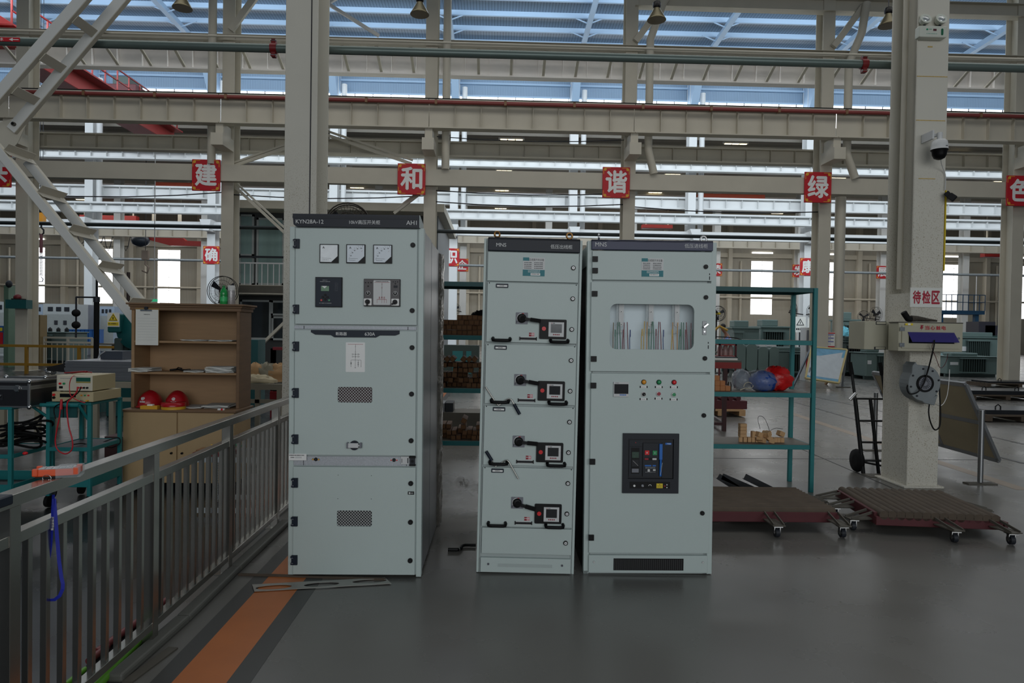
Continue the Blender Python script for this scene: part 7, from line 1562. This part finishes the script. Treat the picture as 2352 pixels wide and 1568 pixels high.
# ================================================================ middle ground beyond the railing
def rail2(x0, x1, Y, zs, post, m, name, label, bal=None, zb=.08, r=.03):
    e = empty(name, (x0, Y, 0), (0, 0, 0), label, 'railing')
    for z in zs: MB().bar((0, 0, z), (x1-x0, 0, z), r*1.6, r*2, m).build('rail', e)
    n = max(1, round((x1-x0)/post))
    for k in range(n+1): x = (x1-x0)*k/n; MB().box(x-r, x+r, -r, r, 0, zs[0], m).build('post', e)
    if bal:
        nb_ = int((x1-x0)/bal)
        for k in range(1, nb_): x = bal*k; MB().box(x-.014, x+.014, -.012, .012, zb, zs[1], m).build('baluster', e)
    return e
YR = mat('dull_yellow_paint', (150, 112, 30), .55, 0, .2, 4)
rail2(W(-60, 800, 21.6).x, W(302, 800, 21.6).x, 21.6, (W(120, 795, 21.6).z, W(120, 837.5, 21.6).z), 1.55, YR, 'guard_railing', 'dull yellow guard railing in front of the far column', r=.04)
rail2(W(44, 780, 26).x, W(212, 780, 26).x, 26.0, (W(120, 775, 26).z, W(120, 785.5, 26).z), .99, CREAM2, 'balustrade', 'cream balustrade with thin bars behind the yellow railing', bal=.2, r=.035)
# stack of silver sheets on a steel bench
xa_, xb_ = W(148, 850, 9.4).x, W(330, 850, 9.4).x; zt3, zb3 = W(230, 829, 9.4).z, W(230, 874, 9.4).z
e = empty('sheet_stack', ((xa_+xb_)/2, 9.4, zb3), (0, 0, 0), 'thick stack of grey steel sheets beside the wooden shelf', 'sheet stack'); w, h = (xb_-xa_)/2, zt3-zb3; rg = random.Random(8)
mb = MB()
for k in range(14): q = rg.uniform(-.01, .02); mb.box(-w+q, w, -.0+rg.uniform(0, .02), 1.2, h*k/14, h*(k+.86)/14, WSHEET)
mb.build('sheets', e)
MB().hexa([(-w-.30, .1, h*.45), (-w+.05, .1, h*.35), (-w+.05, .9, h*.35), (-w-.3, .9, h*.45), (-w-.30, .1, h*.62), (-w+.05, .1, h*.94), (-w+.05, .9, h*.94), (-w-.3, .9, h*.62)], DARK).build('dark_roll', e); MB().ell((-w-.30, .2, h*.42), .07, .1, .05, mat('crumpled_foil', (200, 200, 200), .1, .9, .3, 60, 1, 60), 10, 7, .5).build('crumpled_end', e)
BB = mat('beige_bench_steel', (150, 144, 126), .55, 0, .12, 4)
e = empty('steel_bench', ((xa_+xb_)/2, 9.3, 0), (0, 0, 0), 'beige steel bench under the stack of sheets', 'bench'); x0_, x1_ = W(-20, 880, 9.3).x-(xa_+xb_)/2, w+1.9
z2 = W(200, 912, 9.3).z
MB().box(x0_, x1_, 0, .06, zb3-.085, zb3-.004, BB).box(x0_, x1_, 1.2, 1.26, zb3-.085, zb3-.004, BB).build('top_beam', e); MB().box(x0_, x1_, 0, .05, z2-.05, z2, BB).build('lower_beam', e)
for px in (4, 30, 84, 118, 186, 218, 255, 590, 640): x = W(px, 950, 9.3).x-(xa_+xb_)/2; MB().box(x-.03, x+.03, .0, .06, 0, zb3-.085, BB).build('leg', e)
for x in (x0_+.1, x1_-.1): MB().box(x-.03, x+.03, 1.2, 1.26, 0, zb3-.085, BB).build('leg', e)
a, b = W(231, 806, 9.9), W(281, 830, 9.9); tag(MB().box(a.x, b.x, 9.9, 10.3, zt3, a.z, mat('blue_grey_box', (70, 76, 86), .4, .3, .1)).tube([(a.x-.02, 9.88, zt3+.01), (a.x, 9.88, zt3+(a.z-zt3)*.6), (a.x+.07, 9.88, a.z)], .012, mat('bright_edge', (240, 240, 240), .1, 1), 8).build('steel_box'), 'blue grey steel box with a bright curved edge on the sheet stack', 'box')
for k, (ya, yb_) in enumerate(((1000, 1090),)):
    tag(MB().box(-4.6, -2.9, 8.2, 9.0, .0, .25, mat('dark_maroon_bar', (66, 34, 32), .6, 0, .2)).build('stacked_bars'), 'dark maroon bars lying on the floor under the steel bench', 'bars')
# punch press with warning sign
Ym = 11.8; a, b = W(240, 720, Ym), W(305, 800, Ym)
e = empty('punch_press', ((a.x+b.x)/2, Ym, 0), (0, 0, 0), 'teal punch press with a yellow warning sign behind the wooden shelf', 'machine'); w = (b.x-a.x)/2; zt4 = a.z
MB().box(-w*.9, w*1.3, .0, .8, 0, .95, MACH).box(-w*.5, w*1.3, .25, .8, .95, zt4, MACH).box(-w*.7, w*.2, -.05, .5, zt4-.32, zt4, MACH).box(-w*.3, w*.3, -.02, .2, 1.05, 1.35, TRFD).build('frame', e, .02)
MB().lathe([(.06, -.06), (.36, -.06), (.38, 0), (.36, .06), (.06, .06)], MACH, (w*1.25, .1, zt4-.25), 28, Matrix.Rotation(R(75), 3, 'X')).build('flywheel', e); MB().box(-w*.6, w*.7, -.1, .5, .95, 1.0, LGREY).build('bed', e); MB().box(-w*1.0, -w*.45, -.02, .0, .75, 1.0, PAPER).build('paper_note', e)
mb = MB().box(-.10, .10, -.01, 0, -.12, .12, PAPER).prism([(-.08, -.02), (.08, -.02), (0, .11)], -.014, -.01, LABYEL).prism([(-.065, -.012), (.065, -.012), (0, .092)], -.016, -.014, INK).prism([(-.052, -.005), (.052, -.005), (0, .075)], -.018, -.016, LABYEL).box(-.008, .008, -.02, -.018, .005, .045, INK).box(-.09, .09, -.014, -.01, -.10, -.04, LABYEL); mb.text('当心机械伤人', -.08, .08, -.085, -.05, -.0145, INK, .02)
v = W(261, 734, Ym-.06); mb.build('warning_sign', e, loc=v-e.location)
# column of the press with a swing arm and two balls
Y5 = 12.6; v = W(222, 690, Y5); e = empty('counterweight_stand', (v.x, Y5, 0), (0, 0, 0), 'black post with a swing arm carrying two black balls', 'machine')
MB().cyl((0, 0, .3), (0, 0, v.z), .045, BLACK2, 12).cyl((0, 0, v.z), (0, 0, W(222, 640, Y5).z), .018, BLACK2, 8).cyl((0, 0, v.z-.03), (0, 0, v.z+.07), .055, DGREY, 12).box(-.2, .2, -.2, .2, 0, .3, MACH).build('post', e)
q = W(175, 682, Y5)-e.location; MB().cyl((0, 0, q.z), (q.x, 0, q.z), .016, DGREY, 8).cyl((q.x, 0, q.z), (q.x, 0, W(175, 775, Y5).z), .016, DGREY, 8).build('arm', e)
for py in (718.5, 746): MB().ell((q.x, 0, W(175, py, Y5).z), .072, .072, .068, BLACK2, 18, 12).build('ball', e)
v = W(295, 625, 20); tag(MB().cyl((0, 0, 0), (0, 0, v.z), .045, mat('dark_brown_pole', (48, 34, 30), .5), 8).build('pole', loc=(v.x, 20, 0)), 'dark brown pole rising behind the sloping brace', 'pole')
v = W(55, 640, 24.5); e = empty('radial_drill', (W(14, 700, 24.5).x, 24.5, 0), (0, 0, 0), 'pale green drilling machine beside the far column', 'machine'); MB().box(-.08, .08, 0, .4, 0, W(14, 655, 24.5).z, mat('pale_green_machine', (96, 124, 104), .5, 0, .1)).build('column', e); MB().ell((.10, 0, W(20, 652, 24.5).z), .10, .12, .13, DGREY, 12, 8).build('motor', e)
# teal tray on the far column
a, b = W(20, 688, 22.5), W(67, 709, 22.5); tag(MB().box(a.x, b.x, 22.35, 22.655, b.z, a.z, MACH).box(a.x+.16, b.x-.2, 22.38, 22.65, a.z, a.z+.04, DARK).ell(((a.x+b.x)/2-.05, 22.5, a.z+.08), .12, .1, .1, mat('dark_red_cap', (110, 24, 30), .5), 10, 7).build('teal_tray'), 'teal tray with a dark red cap fixed to the far column', 'tray')
# far switch cabinets and crates
GC = mat('pale_far_cabinet', (170, 174, 174), .5, 0, .08); GC2 = mat('blue_grey_cabinet', (150, 164, 180), .5, 0, .08)
for x0_, y0_, x1_, y1_, Y, m, lab in ((-30, 692, 13, 800, 33, GC, 'pale cabinet at the picture edge beyond the teal tray'), (17, 706, 31, 790, 34, GC2, 'narrow blue grey cabinet beside the far column'), (74, 698, 98, 790, 35, GC2, 'blue grey cabinet beside the pale one with vents'), (99, 697, 174, 790, 34, GC, 'wide pale cabinet with dark vents below the bright window'), (178, 699, 195, 790, 35, MGREY, 'grey cabinet next to the wide pale cabinet'), (229, 703, 262, 760, 36, GC2, 'blue grey cabinet behind the punch press')):
    a, b = W(x0_, y0_, Y), W(x1_, y1_, Y); e = empty('far_cabinet', ((a.x+b.x)/2, Y, 0), (0, 0, 0), lab, 'cabinet'); w = (b.x-a.x)/2
    MB().box(-w, w, 0, 1.0, 0, a.z, m).build('body', e); mb = MB()
    for k in range(3): mb.box(-w*.7+w*.5*k, -w*.4+w*.5*k, -.02, 0, a.z*.86, a.z*.94, DGREY)
    mb.build('vent', e); MB().box(-w*.9, w*.9, -.01, 0, a.z*.05, a.z*.8, mat('dull_panel', (150, 154, 152), .5, 0, .1)).build('panel', e)
    if w > .7:
        for u in (-.3, .25): MB().box(w*u, w*(u+.2), -.03, -.01, a.z*.6, a.z*.68, INK).build('instrument_window', e)
a, b = W(78, 723, 25.8), W(92, 748, 25.8); tag(MB().box(a.x, b.x, 25.8, 26.2, 0, a.z, mat('tan_panel', (130, 108, 66), .5)).box(a.x+.08, b.x-.06, 25.79, 25.8, a.z*.84, a.z*.93, PAPER).build('control_panel'), 'tan control panel with a white label behind the far column', 'panel')
CRB = mat('blue_crate', (40, 92, 156), .5, 0, .15); rg = random.Random(77)
for k in range(9):
    px = 158+9*k; Y = 30.3; v = W(px, 772, Y); tag(MB().box(-.07, .07, -.15, .15, 0, W(px, 756, Y).z-.75, CRB).box(-.075, .075, -.16, .16, W(px, 756, Y).z-.79, W(px, 756, Y).z-.75, CRB).build('crate', loc=(v.x, Y, .75)), 'blue crate on the far assembly table behind the balls', 'crate', 'blue crates on the far assembly table')
a, b = W(150, 775, 29), W(240, 775, 29); tag(MB().box(a.x, b.x, 29.8, 31, .69, .748, DIRTY).box(a.x+.1, a.x+.2, 29.9, 30, 0, .69, DGREY).box(b.x-.2, b.x-.1, 29.9, 30, 0, .69, DGREY).build('assembly_table'), 'far assembly table carrying blue crates', 'table')
for k in range(4):
    px = 2+9*k; v = W(px, 770, 27); tag(MB().box(-.07, .07, -.2, .2, 0, .5, SIGNRED if k % 2 else CRB).box(-.06, .06, -.2, .2, .5, .75, CRB).box(-.05, .05, -.21, -.2, .55, .68, LABYEL).build('crate', loc=(v.x, 27, .7)), 'small red and blue crate on the bench at the picture edge', 'crate', 'red and blue crates at the picture edge')
tag(MB().box(W(-40, 780, 27).x, W(33, 780, 27).x, 26.6, 27.5, .62, .70, DARK).box(W(-38, 780, 27).x, W(-30, 780, 27).x, 26.7, 27.4, 0, .62, DARK).box(W(22, 780, 27).x, W(30, 780, 27).x, 26.7, 27.4, 0, .62, DARK).build('dark_bench'), 'dark bench at the picture edge carrying small crates', 'bench')
# ================================================================ two storey cabin
xa_, xb_ = W(546, 600, 25).x, W(1004, 600, 25).x; z_s0, z_s1 = W(600, 676, 24.2).z, W(600, 655, 24.2).z; zr_ = W(600, 488, 25).z
CABW = mat('cabin_frame', (172, 178, 176), .5, 0, .06); GL2 = mat('glass_reflection_tint', (142, 168, 164), .10, 0, .30, 1.2, stretch=(2.2, 1, .2))  # pane reflections put into the base colour as pale upright streaks
e = empty('site_cabin', ((xa_+xb_)/2, 25, 0), (0, 0, 0), 'two storey glazed cabin with a balcony behind the tallest grey cabinet', 'cabin'); w = (xb_-xa_)/2
MB().box(-w, w, .05, 6.0, 0, zr_, mat('cabin_dark_wall', (58, 60, 60), .6, 0, .1)).box(w-.02, w+.02, .0, 6.0, 0, zr_, wavy('cabin_side_sheet', (120, 126, 130), (70, 74, 78), 1.6, .5, 'Y')).build('walls', e)
MB().box(-w-.1, w+.3, -.9, 6.2, zr_, zr_+.28, CREAM2).build('roof', e); MB().box(-w-.1, w, -1.0, .05, z_s0, z_s1, CREAM2).box(-w, w, -1.02, -1.0, z_s0+.05, z_s1-.02, DIRTY).build('balcony_slab', e)
def wnd(px0, py0, px1, py1, nm, mg=GL2):
    a, b = W(px0, py0, 25), W(px1, py1, 25); a, b = a-e.location, b-e.location; t = .07
    f = MB().box(a.x, b.x, -.02, .05, a.z-t, a.z, CABW).box(a.x, b.x, -.02, .05, b.z, b.z+t, CABW).box(a.x, a.x+t, -.02, .05, b.z, a.z, CABW).box(b.x-t, b.x, -.02, .05, b.z, a.z, CABW).build(nm, e)
    MB().box(a.x+t, b.x-t, .01, .04, b.z+t, a.z-t, mg).build('pane', f)
wnd(549, 492, 583, 588, 'window'); wnd(549, 588, 583, 655, 'window'); wnd(590, 500, 652, 655, 'door'); wnd(660, 500, 800, 655, 'window')
DG3 = mat('dark_lower_glass', (46, 52, 54), .08, 0, .15, 2)
wnd(552, 688, 622, 780, 'window', DG3); wnd(623, 690, 680, 725, 'window', DG3); wnd(624, 726, 700, 782, 'window', DG3)
mb = MB(); y = -.96; z0 = z_s1; zt5 = W(600, 590, 24.05).z
mb.bar((-w, y, zt5), (w, y, zt5), .07, .07, DGREY).bar((-w, y, W(600, 604, 24).z), (w, y, W(600, 604, 24).z), .05, .05, LGREY); mb.build('balcony_rail', e)
for k in range(26): x = -w+.2+.2*k; MB().bar((x, y, z0), (x, y, W(600, 604, 24).z), .03, .03, LGREY).build('balcony_baluster', e)
MB().box(-w*.25, -w*.02, 0, .01, W(600, 640, 25).z, W(600, 560, 25).z, DARK).build('dark_figure_shape', e) if False else None
for x in (-w+.1, w-.1): MB().box(x-.05, x+.05, -.95, -.85, 0, z_s0, CABW).build('support_post', e)
v0, v1 = W(656, 738, 13), W(597, 795, 13); tag(MB().bar(v0, Vector((v1.x, 13, v1.z)), .08, .05, CREAM2).bar(v1, Vector((v1.x-.75, 13, 0.0)), .08, .05, CREAM2).box(v0.x-.04, v0.x+.04, 13-.04, 13.04, 0, v0.z, CREAM2).build('angle_prop'), 'cream angle prop leaning in front of the dark cabin window', 'prop')
# heap of brown paper on the bench end, green motor box, red frame
zb6 = zb3
for px, py, s, m, lab, sd in ((578, 865, 1.0, mat('kraft_paper', (168, 132, 90), .7, 0, .2, 4), 'folded brown kraft paper on the bench end beside the shelf', 41), (606, 858, 1.2, mat('grey_kraft', (128, 122, 104), .7, 0, .2, 4), 'grey green folded sheet in the middle of the bench end', 42), (632, 864, 1.0, mat('kraft_paper', (168, 132, 90), .7, 0, .2, 4), 'brown kraft paper heap next to the column', 43), (600, 880, 1.5, mat('canvas_cloth', (172, 160, 132), .8, 0, .15, 5), 'pale canvas cloth spread along the bench edge', 44)):
    v = W(px, py, 9.6); o = crumple('kraft_sheet' if sd < 44 else 'canvas_cloth', (v.x, 9.45 if sd == 44 else 9.75, zb6+.0), .17*s, .13, (.10 if sd == 44 else .24)*(.9+.1*s), m, sd, 14, 8, .34); tag(o, lab, 'paper')
a, b = W(562, 780, 12.4), W(592, 845, 12.4); tag(MB().box(a.x, b.x, 12.4, 12.8, 0, a.z, TEALD).ycyl((a.x+b.x)/2-.06, a.z-.12, 12.37, 12.4, .06, DGREY, 14).build('green_motor_box'), 'dark green machine box behind the shelf side', 'machine')
a, b = W(628, 800, 12.0), W(662, 845, 12.0); mb = MB()
for p, q_ in (((a.x, a.z), (b.x, a.z)), ((a.x, b.z-.4), (a.x, a.z)), ((b.x, b.z-.4), (b.x, a.z))): mb.bar((p[0], 12, p[1]), (q_[0], 12, q_[1]), .08, .05, mat('dark_red_frame', (120, 22, 36), .5))
for x in (a.x, b.x): mb.bar((x, 12, 0), (x, 12, a.z), .08, .05, mat('dark_red_frame', (120, 22, 36), .5))
tag(mb.build('red_stand'), 'dark red open stand standing by the column beyond the bench', 'frame')
e = empty('red_toolbox', (W(640, 905, 9.35).x, 9.35, z2), (0, 0, 0), 'red tool box on the lower beam of the bench beside the column', 'tool box'); MB().box(-.12, .18, 0, .25, 0, .10, mat('toolbox_red', (150, 20, 30), .5)).build('body', e); MB().bar((-.1, .1, .10), (.08, .1, .16), .04, .04, BLACK).build('handle', e)
# shiny bundle and low sheets seen between the cabinets
v = W(1022, 958, 9.6); e = empty('sheet_bundle', (v.x, 9.6, 0), (0, 0, 0), 'bundle of silver sheets standing behind the rack between the cabinets', 'sheet bundle'); h = W(1022, 926, 9.6).z; mb = MB()
for k in range(16): mb.box(-.12+.007*k+.0, -.115+.007*k, 0, .4, .42, h, WSHEET)
mb.build('bright_sheets', e); MB().box(.0, .11, .05, .42, .42, h, DGREY).build('dark_sheets', e); MB().box(-.4, .5, -.02, .5, .0, .42, DIRTY).build('support', e)
a, b = W(1020, 792, 20), W(1100, 840, 20); tag(MB().box(a.x, b.x, 20, 20.6, 0, a.z, mat('dark_green_cabinet', (46, 62, 56), .5, 0, .1)).box(a.x+.25, a.x+.55, 19.97, 20, .3, a.z*.85, TEAL).box(a.x+.65, a.x+.80, 19.97, 20, .3, a.z*.85, TEAL).build('green_cupboard'), 'dark green cupboard with teal parts behind the timber blocks', 'cupboard')
